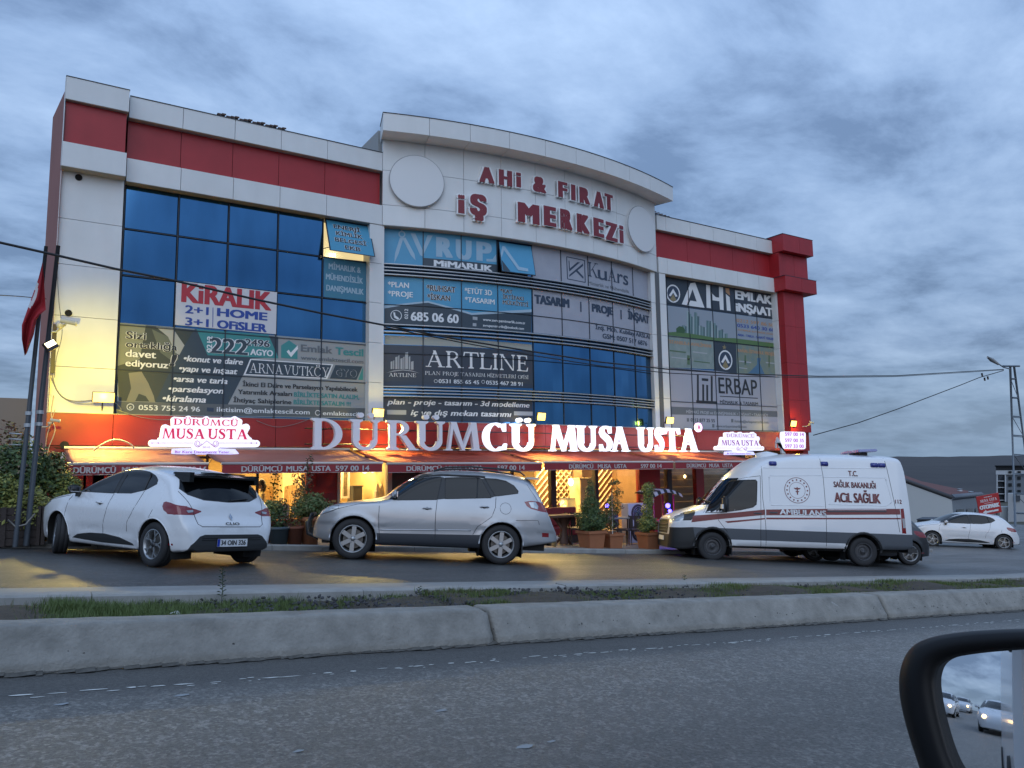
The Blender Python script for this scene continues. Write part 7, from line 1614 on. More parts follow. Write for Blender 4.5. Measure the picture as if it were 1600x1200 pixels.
for r_, w_ in ((.315, .010), (.20, .006)): c.line('emblem_ring', [(ec[0] + r_ * math.cos(k * .2094), ec[1] + r_ * math.sin(k * .2094)) for k in range(30)], AMR, w_ * .7, closed=True, side=(-1,), step=9, off=.002)
for k in range(16):
    a = k * .3927; x, z = ec[0] + .258 * math.cos(a), ec[1] + .258 * math.sin(a); c.decal('emblem_star', [(x + .022 * math.cos(b * 1.047), z + .022 * math.sin(b * 1.047)) for b in range(6)], [tuple(range(6))], AMR)
for P in ([(-.014, -.11), (.014, -.11), (.014, .08), (-.014, .08)], [(-.09, .06), (.09, .06), (.05, .02), (-.05, .02)], [(-.05, -.02), (.05, -.02), (.03, -.05), (-.03, -.05)]): c.decal('emblem_mark', [(ec[0] + a, ec[1] + b) for a, b in P], [(0, 1, 2, 3)], AMR, off=.006)
for l_ in (side([(650, 110), (650, 300), (662, 420), (668, 500), (670, 610)]), side([(1000, 50), (1015, 170), (1024, 400), (1028, 610)]), side([(1386, 60), (1400, 130), (1432, 330), (1460, 500)]), side([(640, 165), (560, 175), (480, 195), (390, 290), (300, 385)]), side([(382, 390), (386, 430), (440, 500)]), side([(640, 165), (636, 500), (640, 600)])): c.line('panel_seam', l_, SEAMM, .0055)
RIB = AMW
for l_ in (side([(660, 118), (1000, 118), (1390, 122)]), side([(700, 165), (1005, 163)]), side([(692, 172), (694, 330)]), side([(1010, 172), (1385, 178)]), side([(1388, 185), (1418, 320)]), side([(1040, 335), (1380, 345), (1415, 325)]), side([(700, 340), (1015, 345)])): c.line('pressed_rib', l_, RIB, .014, off=-.007, n=6)
c.line('slide_rail', side([(1030, 378), (1382, 378)]), GREYC, .014, off=.004); c.line('slide_rail_cover', side([(1032, 368), (1382, 368)]), WL, .010, off=.004)
handle(c, *side([(618, 388)])[0], GREYC, .2); handle(c, *side([(712, 384)])[0], GREYC, .2)
for p_ in (side([(718, 92)])[0], side([(1026, 94)])[0], side([(1324, 102)])[0], side([(1368, 103)])[0]):
    for sd in (-1, 1):
        h, n = c.hit(p_[0], p_[1], sd); bm = bm_box(bmesh.new(), -.095, .095, -.055, .055, -.02, .035); bmesh.ops.bevel(bm, geom=bm.edges[:], offset=.015, segments=2, affect='EDGES')
        q = Vector((1, 0, 0)); q = (q - n * q.dot(n)).normalized(); y_ = n.cross(q); Mq = Matrix((q, y_, n)).transposed().to_4x4(); Mq.translation = h; bmesh.ops.transform(bm, matrix=Mq, verts=bm.verts[:]); c.add('blue_beacon', bm, BLUEL, True)
bm = bm_box(bmesh.new(), 4.95, 5.45, -.55, .55, 2.86, 2.93); bmesh.ops.bevel(bm, geom=bm.edges[:], offset=.02, segments=2, affect='EDGES')
for v in bm.verts: v.co.z += (v.co.x - 5.2) * .06
c.add('roof_light_bar', bm, mat('beacon_lens', (0.18, 0.22, 0.45), 0.15, coat=1.0)); c.add('light_bar_mount', bm_box(bmesh.new(), 5.1, 5.3, -.3, .3, 2.76, 2.862), PLASTIC)
bm = bm_lathe(bmesh.new(), [(0.30, 2.60), (0.28, 2.74), (0.001, 2.80)], 20, Matrix.Translation((2.75, 0, 0.02))); c.add('roof_vent', bm, WL, True)
# hanging door mirror
for sd in (-1, 1):
    a = side([(418, 350)])[0]; h = c.hit(a[0], a[1], sd)[0]; bm = bm_box(bmesh.new(), -.07, .07, -.10, .10, -.20, .20); bmesh.ops.bevel(bm, geom=bm.edges[:], offset=.045, segments=3, affect='EDGES')
    bmesh.ops.translate(bm, verts=bm.verts[:], vec=(a[0] - .02, h.y + sd * .20, a[1] + .06)); c.add('door_mirror', bm, PLASTIC, True)
    c.add('mirror_cap', bm_box(bmesh.new(), a[0] - .12, a[0] - .085, h.y + sd * .20 - .07, h.y + sd * .20 + .07, a[1] - .05, a[1] + .06), WL); c.add('mirror_arm', bm_tube(bmesh.new(), [(a[0], h.y, a[1] - .1), (a[0], h.y + sd * .16, a[1] - .1)], .03, 6), PLASTIC)
c.add('number_plate', bm_box(bmesh.new(), -.035, -.02, -.26, .26, .44, .55), WL)
for sd in (-1, 1): c.add('mud_flap', bm_box(bmesh.new(), 1.50, 1.52, min(sd * .68, sd * .98), max(sd * .68, sd * .98), .16, .50), PLASTIC); c.add('rear_corner_step', bm_box(bmesh.new(), 5.9, 6.12, min(sd * .5, sd * .98), max(sd * .5, sd * .98), .36, .46), PLASTIC)
c.finish(AMW)
for x in (c.xf, c.xf + c.wb):
    for sd in (-1, 1): make_wheel(c, x, sd, 0.348, 0.225, 'steel')
# ------------------------------------------------------------------ plants
rl = random.Random(21)
def leaves(blobs, n, size, m, parent, name='foliage', flat=0.0, m2=None):
    """leaf shaped quads spread through ellipsoid blobs (cx, cy, cz, rx, ry, rz), denser toward the outside"""
    V = []; F = []; MI = []; wts = [b[3] * b[4] * b[5] for b in blobs]
    for _ in range(n):
        b = rl.choices(blobs, wts)[0]; d = Vector((rl.gauss(0, 1), rl.gauss(0, 1), rl.gauss(0, 1))).normalized(); r = rl.uniform(0.35, 1.08) ** 0.6
        lump = 1 + 0.18 * math.sin(d.x * 5 + b[0] * 9) * math.cos(d.z * 6 + b[2] * 5)
        p = Vector((b[0] + d.x * b[3] * r * lump, b[1] + d.y * b[4] * r * lump, b[2] + d.z * b[5] * r * lump)); s = size * rl.uniform(0.6, 1.4)
        a = Vector((rl.gauss(0, 1), rl.gauss(0, 1), rl.gauss(0, .6))).normalized(); n_ = (d + Vector((rl.gauss(0, .5), rl.gauss(0, .5), .5 + rl.gauss(0, .5)))).normalized(); t = a.cross(n_).normalized(); a = n_.cross(t).normalized(); o_ = len(V)
        V += [p - a * s, p + t * s * .45, p + a * s + n_ * s * .2, p - t * s * .45]; F.append((o_, o_ + 1, o_ + 2, o_ + 3)); MI.append(1 if rl.random() < .35 else 0)
    me = mesh_from(V, F); me.materials.append(m); me.materials.append(m2 or m)
    for p_, k in zip(me.polygons, MI): p_.material_index = k
    o = bpy.data.objects.new(name, me); COL.objects.link(o); o.parent = parent; return o
def leafm(name, c, r=0.55):
    m = mat(name, c, r); p = m.node_tree.nodes['Principled BSDF']; p.inputs['Subsurface Weight'].default_value = 0.0; return m
LG = leafm('leaf_green', (0.075, 0.120, 0.032)); LD = leafm('leaf_dark', (0.035, 0.065, 0.022)); LY = leafm('leaf_yellow_green', (0.26, 0.27, 0.065)); LO = leafm('leaf_olive', (0.12, 0.125, 0.04)); LR_ = leafm('leaf_rust', (0.12, 0.05, 0.03)); BARK = mat('bark', (0.10, 0.07, 0.05), 0.9, bump=0.5, bscale=40)
TERRA = mat('terracotta', (0.36, 0.14, 0.065), 0.7, noise=(5, 0.4, (0.26, 0.10, 0.05))); TERRAD = mat('terracotta_dark', (0.20, 0.07, 0.04), 0.7, noise=(5, 0.4, (0.14, 0.05, 0.03))); POTB = mat('blue_grey_pot', (0.06, 0.085, 0.10), 0.6)
PAVZ = lambda X: -1.0 + gx(X)
def pot(px, Y, w, h, m, lab, square=True, cat='potted plant', name='potted_plant', ribs=False):
    X = Flat(Y).X_at(px, -1.6); t = thing(name, lab, cat, (X, Y, PAVZ(X) - .02)); bm = bmesh.new(); n = 4 if square else 20; k = math.sqrt(2) if square else 1
    M = Matrix.Rotation(R(45 if square else 0), 4, 'Z')
    bm_lathe(bm, [(.001, 0.02), (w * .36 * k, 0.02), (w * .36 * k, 0), (w * .38 * k, 0), (w * .46 * k, h * .84), (w * .52 * k, h * .85), (w * .52 * k, h), (w * .46 * k, h), (w * .44 * k, h * .9), (.001, h * .9)], n, M)
    bmesh.ops.recalc_face_normals(bm, faces=bm.faces[:]); obj('pot', bm, m, t, not square)
    obj('soil', bm_lathe(bmesh.new(), [(.001, h * .915), (w * .43 * k, h * .91)], n, M), SOILM, t); return t
# right group
t = pot(924, 15.85, .56, .46, TERRA, 'cone shaped leafy bush in a square terracotta pot beside the SUV', True)
leaves([(0, 0, .75, .40, .38, .33), (0, 0, 1.05, .27, .26, .3), (0, 0, 1.35, .17, .17, .3), (.02, 0, 1.62, .09, .09, .22), (-.18, 0, .62, .2, .2, .2), (.2, -.1, .66, .2, .2, .2)], 5200, .030, LG, t, m2=LD); tube('stem', [(0, 0, .4), (.01, 0, 1.0), (0, 0, 1.6)], [.02, .015, .006], BARK, t, 6)
t = pot(955, 15.95, .50, .40, TERRA, 'small loose tree tied to a white stake in the middle terracotta pot', True)
tube('stake', [(.03, -.02, .3), (.05, -.02, 1.45)], .012, mat('white_stake', (.6, .6, .58), .6), t, 6); tube('stem', [(0, 0, .35), (-.02, .02, .9), (.05, .0, 1.5)], [.014, .010, .005], BARK, t, 5)
leaves([(.15, .05, 1.15, .28, .2, .25), (-.1, .0, .85, .22, .2, .2), (.25, 0, 1.5, .18, .15, .14), (.2, .05, 1.72, .22, .15, .08), (0, .05, .62, .25, .2, .15)], 1500, .030, LD, t, m2=LO)
t = pot(1013, 15.85, .50, .46, TERRA, 'tall columnar shrub in a square terracotta pot by the ambulance nose', True)
leaves([(.0, 0, .68, .30, .28, .22), (0, 0, 1.0, .16, .16, .3), (.03, 0, 1.35, .16, .16, .3), (.05, 0, 1.62, .19, .17, .18), (-.12, 0, .6, .15, .15, .15)], 4600, .028, LG, t, m2=LY); tube('stem', [(0, 0, .4), (.02, 0, 1.0), (.03, 0, 1.6)], [.02, .015, .008], BARK, t, 6)
# left group between hatchback and SUV
t = pot(435, 15.75, .42, .36, POTB, 'straggly plant in a low round blue grey pot', False); leaves([(0, 0, .5, .2, .2, .18), (.05, 0, .75, .14, .14, .2), (-.15, 0, .6, .1, .1, .1)], 700, .03, LD, t, m2=LG); tube('stem', [(0, 0, .3), (.03, 0, .9)], .008, BARK, t, 5)
t = pot(460, 15.75, .36, .38, TERRAD, 'thin twiggy plant in a dark brown round pot', False); leaves([(0, 0, .6, .16, .16, .25), (.05, 0, 1.0, .12, .1, .25), (0, 0, 1.35, .1, .1, .15)], 600, .028, LO, t, m2=LR_); tube('stem', [(0, 0, .3), (-.03, 0, .8), (.05, 0, 1.45)], .007, BARK, t, 5)
t = pot(484, 15.75, .40, .58, TERRA, 'full green bush in the tall terracotta pot behind the SUV nose', False); leaves([(0, 0, .80, .34, .30, .22), (-.22, 0, .72, .2, .2, .16), (.26, .1, .76, .24, .2, .16), (.08, 0, .98, .2, .2, .10)], 3600, .032, LG, t, m2=LO); tube('stem', [(0, 0, .5), (0, 0, .9)], .02, BARK, t, 6)
t = pot(415, 16.2, .5, .42, TERRAD, 'leafy bush right behind the tail of the white hatchback', False); leaves([(0, 0, .60, .26, .24, .2), (.10, 0, .74, .2, .2, .14), (-.2, 0, .68, .16, .16, .14)], 2000, .034, LG, t, m2=LY)
t = pot(473, 16.6, .4, .4, TERRAD, 'flowering climber with rust tinted leaves before the window post', False); leaves([(0, 0, .9, .22, .18, .3), (.05, 0, 1.3, .16, .14, .3), (.1, 0, 1.7, .12, .1, .2)], 620, .03, LD, t, m2=LR_); tube('stem', [(0, 0, .3), (.05, 0, 1.2), (.08, 0, 1.8)], .01, BARK, t, 5)

# hedge and planter trough at the left edge
x0 = Flat(15.2).X_at(-40, -.8); x1 = Flat(15.2).X_at(62, -.8)
t = thing('planter_trough', 'long dark weathered timber planter trough at the left edge', 'planter', ((x0 + x1) / 2, 15.45, -1.05)); hw = (x1 - x0) / 2; WD = mat('weathered_wood', (0.055, 0.042, 0.038), 0.85, noise=(6, .6, (.03, .024, .022)), bump=.5, bscale=30)
for k in range(5):
    for sgy in (-.25,): box('plank', -hw, hw, sgy - .02, sgy + .005 * (k % 2), .01 + k * .125, .125 + k * .125, WD, t)
box('trough_soil', -hw + .02, hw - .02, -.22, .3, .02, .58, SOILM, t)
for x in (-hw, -hw + .9, hw - .55, hw - .05): box('batten', x, x + .07, -.30, -.272, .0, .64, WD, t)
def bush(px, py, Y, r, n, m, m2, lab, sz=.045, extra=(), name='bush', stem=True, cat='bush'):
    p = atY(px, py, Y); zb = -1.0 + gx(p.x); t = thing(name, lab, cat, (p.x, Y, zb)); h = p.z - zb
    bl = [(0, 0, h, r, r * .8, r * .85)] + [(a * r, b_ * r, h + c_ * r, r * d, r * d, r * d) for a, b_, c_, d in extra]
    leaves(bl, n, sz, m, t, m2=m2)
    for k in range(4): tube('branch', [(rl.uniform(-.1, .1), 0, 0), (rl.uniform(-.3, .3) * r, rl.uniform(-.2, .2), h * .6), (rl.uniform(-.7, .7) * r, rl.uniform(-.3, .3), h + r * .4)], [.025, .016, .006], BARK, t, 5)
    return t
EX = ((-.6, 0, -.4, .6), (.6, .1, -.3, .6), (.2, .2, .5, .55), (-.4, 0, .4, .5), (0, -.2, -.8, .7))
bush(26, 735, 16.2, .58, 3600, LG, LD, 'broad green bush behind the twin poles at the left edge', extra=EX)
bush(-5, 775, 15.5, .40, 2600, LY, LG, 'yellow green bush low at the left frame edge over the planter', .04, EX)
bush(45, 785, 15.35, .30, 2600, LY, LO, 'yellow green bush between the two leaning poles', .035, EX)
bush(76, 735, 16.4, .36, 1500, LG, LO, 'green bush against the red wall right of the leaning poles', extra=EX)
bush(106, 762, 16.3, .24, 1600, LY, LG, 'small pale yellow bush just above the hatchback bonnet', .035, ((.5, 0, .3, .5), (-.6, 0, -.5, .6), (0, 0, .8, .4), (-.1, 0, -1, .8)))
bush(72, 800, 15.6, .30, 1200, LO, LG, 'drab olive bush low beside the bonnet of the white hatchback', extra=EX)
bush(12, 690, 18.5, .45, 700, LR_, LO, 'sparse rust leaved shrub against the grey wall at far left', .04, ((-.6, 0, -.3, .6), (.5, 0, -.6, .6), (0, 0, .7, .3)))
# ------------------------------------------------------------------ grey wall and lean to at far left
p = atY(20, 622, 27.0); bx = Flat(27.0).X_at(46, 1.0); o = box('neighbour_wall_building', -22, 0, 0, 9, 0, p.z + 1.6, mat('grey_render', (0.26, 0.235, 0.225), 0.85, noise=(.5, .4, (.2, .18, .17))), None); o.location = (bx, 27.0, -1.6); tag(o, 'plain grey rendered building behind the flag poles at far left', 'building')

# ------------------------------------------------------------------ poles and flag at the left corner
POLEM = mat('pole_steel', (0.055, 0.062, 0.07), 0.5, 0.4)
def pole(a, b_, Y, r, lab, name='pole'):
    A, B = atY(*a, Y), atY(*b_, Y); t = thing(name, lab, 'pole', B); tube('shaft', [(0, 0, -.1), (A - B) * .55, A - B], [r, r * .9, r * .75], POLEM, t, 10)
    for f_ in (.38, .42): obj('clamp', bm_lathe(bmesh.new(), [(r * 1.25, -.03), (r * 1.25, .03)], 10, Matrix.Translation((A - B) * f_)), RAIL, t)
    return t, A, B
t, PA, PB = pole((72, 385), (24, 845), 15.0, .040, 'left leaning dark pole carrying the red flag', 'flag_pole')
tube('cable_bracket', [(0, -.05, 1.55), (-.18, -.05, 1.56)], .008, RAIL, t, 5); tube('cable_bracket', [(0, -.05, 1.64), (-.18, -.05, 1.65)], .012, RAIL, t, 5); tube('cable_bracket', [(0, -.05, 1.73), (-.18, -.05, 1.74)], .012, RAIL, t, 5)
t, QA, QB = pole((91, 384), (41, 843), 15.1, .045, 'right leaning dark pole with the small lit spotlight')
tube('rope_loop', [(.1, -.08, .42), (-.02, -.12, .25), (-.16, -.12, .22), (-.27, -.10, .34)], .014, mat('rope', (.25, .24, .22), .8), t, 6)
# spotlight on that pole
p = atY(79, 540, 15.0); s_ = thing('spotlight', 'small square spotlight glowing on the right leaning pole', 'spotlight', p); bm = bm_box(bmesh.new(), -.10, .10, -.03, .03, -.08, .08); bmesh.ops.transform(bm, matrix=Matrix.Rotation(R(-38), 4, 'Y') @ Matrix.Rotation(R(25), 4, 'Z'), verts=bm.verts[:]); obj('housing', bm, FRAME, s_)
bm = bm_box(bmesh.new(), -.085, .085, -.036, -.032, -.02, .065); bmesh.ops.transform(bm, matrix=Matrix.Rotation(R(-38), 4, 'Y') @ Matrix.Rotation(R(25), 4, 'Z'), verts=bm.verts[:]); obj('lens', bm, mat('spot_lens', (1, 1, 1), .4, emit=(1, .8, .4), es=8), s_)
l = bpy.data.lights.new('spot_lamp', 'SPOT'); l.energy = 800; l.color = (1.0, .78, .05); l.spot_size = R(52); l.spot_blend = .9; l.shadow_soft_size = .1; o = bpy.data.objects.new('spot_lamp', l); COL.objects.link(o); o.location = p + Vector((.08, .12, .05)); o.rotation_euler = (Vector((1.1, 20.0, 2.5)) - o.location).to_track_quat('-Z', 'Y').to_euler()
def flag():
    t = thing('flag', 'limp red flag with part of a white crescent hanging from the left pole', 'flag', (0, 0, 0)); L_ = [(66.5, 409), (60, 435), (52, 458), (44, 480), (34, 508), (34, 530), (38.5, 556)]; R2 = [(67.5, 412), (69, 445), (71.5, 484), (62, 492), (57, 500), (53, 522), (42, 552)]; V = []; F = []; n = 16; MI = []
    rows = 24
    for j in range(rows + 1):
        s = j / rows * 6; k = min(5, int(s)); f_ = s - k
        a = [L_[k][i] + (L_[k + 1][i] - L_[k][i]) * f_ for i in (0, 1)]; b_ = [R2[k][i] + (R2[k + 1][i] - R2[k][i]) * f_ for i in (0, 1)]
        for i in range(n + 1):
            u = i / n; Y = 14.85 + .07 * math.sin(u * 9 + j * .25) * (.3 + j / rows); V.append(atY(a[0] + (b_[0] - a[0]) * u, a[1] + (b_[1] - a[1]) * u, Y))
    for j in range(rows):
        for i in range(n): F.append((j * (n + 1) + i, j * (n + 1) + i + 1, (j + 1) * (n + 1) + i + 1, (j + 1) * (n + 1) + i)); MI.append(1 if (i < 4 and 5 <= j <= 11 and not (i == 3 and j in (5, 11)) and not (i == 0 and 7 <= j <= 9)) else 0)
    me = mesh_from(V, F); me.materials.append(mat('flag_red', (0.30, 0.008, 0.015), .75)); me.materials.append(mat('flag_white', (.5, .48, .48), .75))
    for p_, k in zip(me.polygons, MI): p_.material_index = k; p_.use_smooth = True
    o = bpy.data.objects.new('cloth', me); COL.objects.link(o); o.parent = t
flag()
# cctv camera, cables and lantern on the left pilaster
def cctv(px, py, Y, lab, d=1, s=1.0):
    p = atY(px, py, Y); t = thing('security_camera', lab, 'camera', p); CW = mat('camera_shell', (.42, .43, .44), .4)
    tube('mount_arm', [(-.38 * s, .25, -.22 * s), (-.22 * s, .12, -.22 * s), (-.05 * s, 0, -.06 * s)], .022 * s, CW, t, 7)
    bm = bm_lathe(bmesh.new(), [(.001, -.16 * s), (.05 * s, -.16 * s), (.05 * s, .13 * s), (.06 * s, .13 * s), (.06 * s, .17 * s), (.001, .17 * s)], 12, Matrix.Rotation(R(98), 4, 'Y')); obj('camera_body', bm, CW, t, True); obj('camera_lens', bm_lathe(bmesh.new(), [(.001, .175 * s), (.045 * s, .174 * s)], 12, Matrix.Rotation(R(98), 4, 'Y')), PLASTIC, t)
    obj('dome', bm_lathe(bmesh.new(), [(.001, -.07 * s), (.05 * s, -.05 * s), (.07 * s, 0), (.07 * s, .04 * s)], 12, Matrix.Translation((-.16 * s, 0, -.1 * s))), CW, t, True)
cctv(107, 503, 19.3, 'grey bullet camera on a bent arm high on the left pilaster'); cctv(86, 657, 19.4, 'small bullet camera low on the left pilaster above the red fascia', s=.6); cctv(1268, 660, 19.5, 'small dome camera at the right edge of the red corner post', s=.7)
p = atY(84, 545, 19.6); o = box('conduit_box', -.04, .04, -.04, .04, -.55, .55, FRAME); o.location = p; tag(o, 'dark vertical conduit bar beside the bent camera arm', 'conduit')
def cable(lab, pts, Y, r=.012, m=None, name='wall_cable'):
    q = [atY(x, y, Y) for x, y in pts]; P = []
    for i in range(len(q) - 1):
        p0, p1, p2, p3 = q[max(i - 1, 0)], q[i], q[i + 1], q[min(i + 2, len(q) - 1)]
        for k in range(6): t_ = k / 6; P.append(.5 * ((2 * p1) + (p2 - p0) * t_ + (2 * p0 - 5 * p1 + 4 * p2 - p3) * t_**2 + (3 * p1 - p0 - 3 * p2 + p3) * t_**3))
    P.append(q[-1]); tag(tube(name, P, r, m or mat('grey_cable', (.20, .20, .19), .6), n=5), lab, 'cable')
cable('thin grey cable looping from the high camera down the white wall', [(88, 400), (92, 470), (97, 520), (88, 560), (85, 590)], 19.95, .008)
cable('cable bundle running from the poles to the left floodlight', [(78, 560), (85, 600), (98, 620), (120, 627), (158, 624)], 19.9, .012)
cable('lower slack cable to the left floodlight', [(80, 590), (92, 615), (112, 628), (140, 631), (175, 627), (190, 640)], 19.92, .008)
cable('tangled pale cables hanging over the red fascia by the corner', [(84, 618), (80, 650), (86, 672), (76, 700), (72, 720)], 19.85, .012, mat('pale_cable', (.45, .36, .28), .6)); cable('second pale cable dropping beside the corner post', [(86, 640), (78, 665), (72, 690), (70, 735)], 19.85, .009, mat('pale_cable', (.45, .36, .28), .6))
cable('pale pipe elbow above the first awning', [(146, 704), (160, 694), (180, 687), (200, 692), (210, 700)], 19.3, .02, mat('pale_cable', (.45, .36, .28), .6)); cable('thin slack wire drooping on the fascia above the first logo sign', [(182, 640), (220, 652), (262, 656), (300, 650)], 19.86, .007)
cable('thin slack wire drooping on the fascia left of the letter D', [(400, 657), (430, 667), (460, 663), (490, 652)], 19.86, .007)
t = thing('wall_lantern', 'small white tubular lantern under a dark round vent at the left wall', 'lamp', atY(98, 715, 19.8)); obj('tube_body', bm_lathe(bmesh.new(), [(.001, -.12), (.05, -.12), (.05, .10), (.001, .12)], 10), mat('lantern_white', (.6, .58, .55), .5), t, True); obj('hood', bm_lathe(bmesh.new(), [(.001, -.02), (.09, -.02), (.09, .02), (.001, .02)], 14, Matrix.Translation((.02, .06, .28)) @ Matrix.Rotation(R(90), 4, 'X')), DARKJ, t)

# ------------------------------------------------------------------ overhead lines and lattice pylon
TOP = atY(1580, 577, 20.0)
def on_plane(px, py, A, B):
    d = Vector((B.x - A.x, B.y - A.y)); n = Vector((-d.y, d.x)); r = ray(px, py); t_ = (n.x * A.x + n.y * A.y) / (n.x * r.x + n.y * r.y); return r * t_
def overhead(lab, pts, A, B, r, grp=None):
    P = [on_plane(x, y, A, B) for x, y in pts]; tag(tube('overhead_cable', P, r, mat('cable_black', (.015, .015, .017), .6), n=6), lab, 'cable', grp)
A = atY(-60, 365, 12.5)
overhead('thick black overhead cable sagging across the whole facade to the pylon', [(-60, 364), (0, 379), (80, 397), (180, 420), (270, 438), (400, 468), (500, 489), (600, 508), (720, 531), (830, 549), (940, 566), (1045, 577), (1150, 584), (1280, 588), (1400, 587), (1500, 581), (1568, 577)], A, TOP, .019)
overhead('thin second wire twisted close to the thick overhead cable', [(600, 511), (720, 535), (830, 555), (940, 572), (1045, 583), (1150, 588), (1280, 590), (1400, 588.5), (1500, 582.5), (1568, 578)], A, TOP, .012)
B = atY(1271, 680, 19.9)
overhead('black wire climbing from the building corner to the pylon', [(1271, 680), (1340, 661), (1400, 640), (1450, 621), (1500, 602), (1530, 590), (1568, 579)], B, TOP, .020)
overhead('thin wire ending at the building side at the left edge', [(-20, 460), (30, 463), (72, 467)], atY(-20, 460, 14), atY(72, 467, 19.9), .009)
t = thing('lattice_pylon', 'grey lattice steel pylon with a tilted street lamp at the right edge', 'pylon', (0, 0, 0)); PYM = mat('galvanised', (.17, .20, .23), .5, .3)
legs = []
for (a, b_, dY) in (((1578, 572), (1587, 822), 0), ((1584, 572), (1618, 822), 0), ((1579, 573), (1586, 823), .5), ((1585, 573), (1617, 823), .5)):
    P0 = atY(*a, 20.0 + dY * .3); P1 = atY(*b_, 20.0 + dY); legs.append((P0, P1)); tube('pylon_leg', [P0, P1], .045, PYM, t, 5)
for i, y_ in enumerate((.08, .2, .32, .44, .56, .68, .8, .92)):
    q = [P0.lerp(P1, y_) for P0, P1 in legs]
    tube('rung', [q[0], q[1]], .03, PYM, t, 4); tube('rung', [q[2], q[3]], .02, PYM, t, 4); tube('brace', [q[0], q[2]], .02, PYM, t, 4)
    if i % 2 == 0: tube('brace', [q[0], legs[1][0].lerp(legs[1][1], min(1, y_ + .12))], .018, PYM, t, 4)
tube('cross_arm', [atY(1567, 572, 20), atY(1593, 572, 20)], .05, PYM, t, 4); tube('lamp_arm', [atY(1580, 577, 20), atY(1568, 574, 20), atY(1558, 567, 20)], .03, PYM, t, 6)
a, b_ = atY(1543, 558, 20), atY(1560, 569, 20); tube('lamp_head', [a, a.lerp(b_, .4), b_], [.05, .11, .06], mat('lamp_grey', (.30, .31, .32), .4), t, 8)
for x, y in ((1534, 583), (1538, 590), (1543, 588)): tube('insulator', [atY(x, y, 20), atY(x + 1, y + 5, 20)], .045, FRAME, t, 6)

# ------------------------------------------------------------------ terrace furniture
def WX(px, Y): return Flat(Y).X_at(px, -1.6)
t = thing('rustic_table', 'heavy dark wooden table with a tree root pedestal behind the SUV tail', 'table', (WX(880, 16.8), 16.8, PAVZ(WX(880, 16.8)))); RW = mat('dark_oak', (.09, .045, .03), .6)
box('tabletop', -.62, .52, -.35, .35, .74, .80, RW, t, .012); tube('pedestal', [(0, 0, .02), (.02, 0, .4), (0, 0, .74)], [.13, .09, .16], RW, t, 8)
for a in (-1, 1): tube('root_foot', [(a * .05, 0, .25), (a * .22, .05, .08), (a * .34, .1, 0)], [.06, .05, .03], RW, t, 6)
for a in (-1, 1): tube('root_arm', [(a * .03, 0, .45), (a * .18, 0, .62), (a * .30, 0, .74)], [.05, .04, .04], RW, t, 6)
def patio_chair(px, Y, rz, lab):
    X = WX(px, Y); t = thing('patio_chair', lab, 'chair', (X, Y, PAVZ(X)), (0, 0, rz), 'dark terrace chairs'); box('seat', -.22, .22, -.22, .22, .43, .47, FRAME, t, .008)
    for k in range(3): box('back_slat', -.2 + k * .145, -.09 + k * .145, .20, .22, .50, .86, FRAME, t)
    for x in (-.2, .2): tube('leg', [(x, -.2, 0), (x, -.2, .43)], .016, FRAME, t, 6); tube('leg', [(x, .21, 0), (x, .21, .88)], .016, FRAME, t, 6)
patio_chair(898, 17.1, 1.2, 'dark slatted chair right of the rustic table'); patio_chair(905, 16.6, -.6, 'dark slatted chair tucked behind the cone bush'); patio_chair(972, 17.0, .5, 'dark slatted chair behind the staked tree'); patio_chair(992, 17.2, 2.6, 'dark slatted chair beside the fan unit')
t = thing('terrace_table', 'low grey topped terrace table behind the staked tree', 'table', (WX(952, 17.4), 17.4, PAVZ(WX(952, 17.4)))); box('tabletop', -.6, .6, -.3, .3, .72, .76, mat('table_grey', (.22, .22, .25), .4), t, .008)
for x in (-.5, .5):
    for y in (-.22, .22): tube('leg', [(x, y, 0), (x, y, .72)], .02, FRAME, t, 6)
t = thing('sofa', 'dark red padded bench seat under the right windows', 'bench', (WX(878, 18.3), 18.3, PAVZ(WX(878, 18.3)))); SR = mat('red_leather', (.16, .015, .02), .4); box('seat', -.7, .7, -.3, .3, .2, .45, SR, t, .03); box('backrest', -.7, .7, .22, .36, .45, .98, SR, t, .03); box('base', -.68, .68, -.28, .3, 0, .198, FRAME, t)
# twin fan outdoor unit
X = WX(992, 17.8); t = thing('air_conditioner', 'tall white outdoor unit with two fans glowing violet', 'air conditioner', (X, 17.8, PAVZ(X))); ACM = mat('ac_white', (.45, .44, .50), .5); box('casing', -.38, .38, -.16, .16, .05, 1.22, ACM, t, .015)
for z in (.36, .92):
    o_ = obj('fan_recess', bm_lathe(bmesh.new(), [(.001, .165), (.23, .165), (.25, .172), (.27, .165)], 24, Matrix.Translation((0, 0, z)) @ Matrix.Rotation(R(90), 4, 'X')), FRAME, t)
    for k in range(5): a = k * 1.2566; tube('fan_blade', [(0, -.17, z), (.11 * math.cos(a), -.175, z + .11 * math.sin(a)), (.2 * math.cos(a + .3), -.17, z + .2 * math.sin(a + .3))], [.02, .04, .03], POTB, t, 4)
    for r_ in (.08, .14, .2): obj('guard_ring', bm_tube(bmesh.new(), [(r_ * math.cos(k * .3491), -.185, z + r_ * math.sin(k * .3491)) for k in range(18)], .004, 4, True), ACM, t)
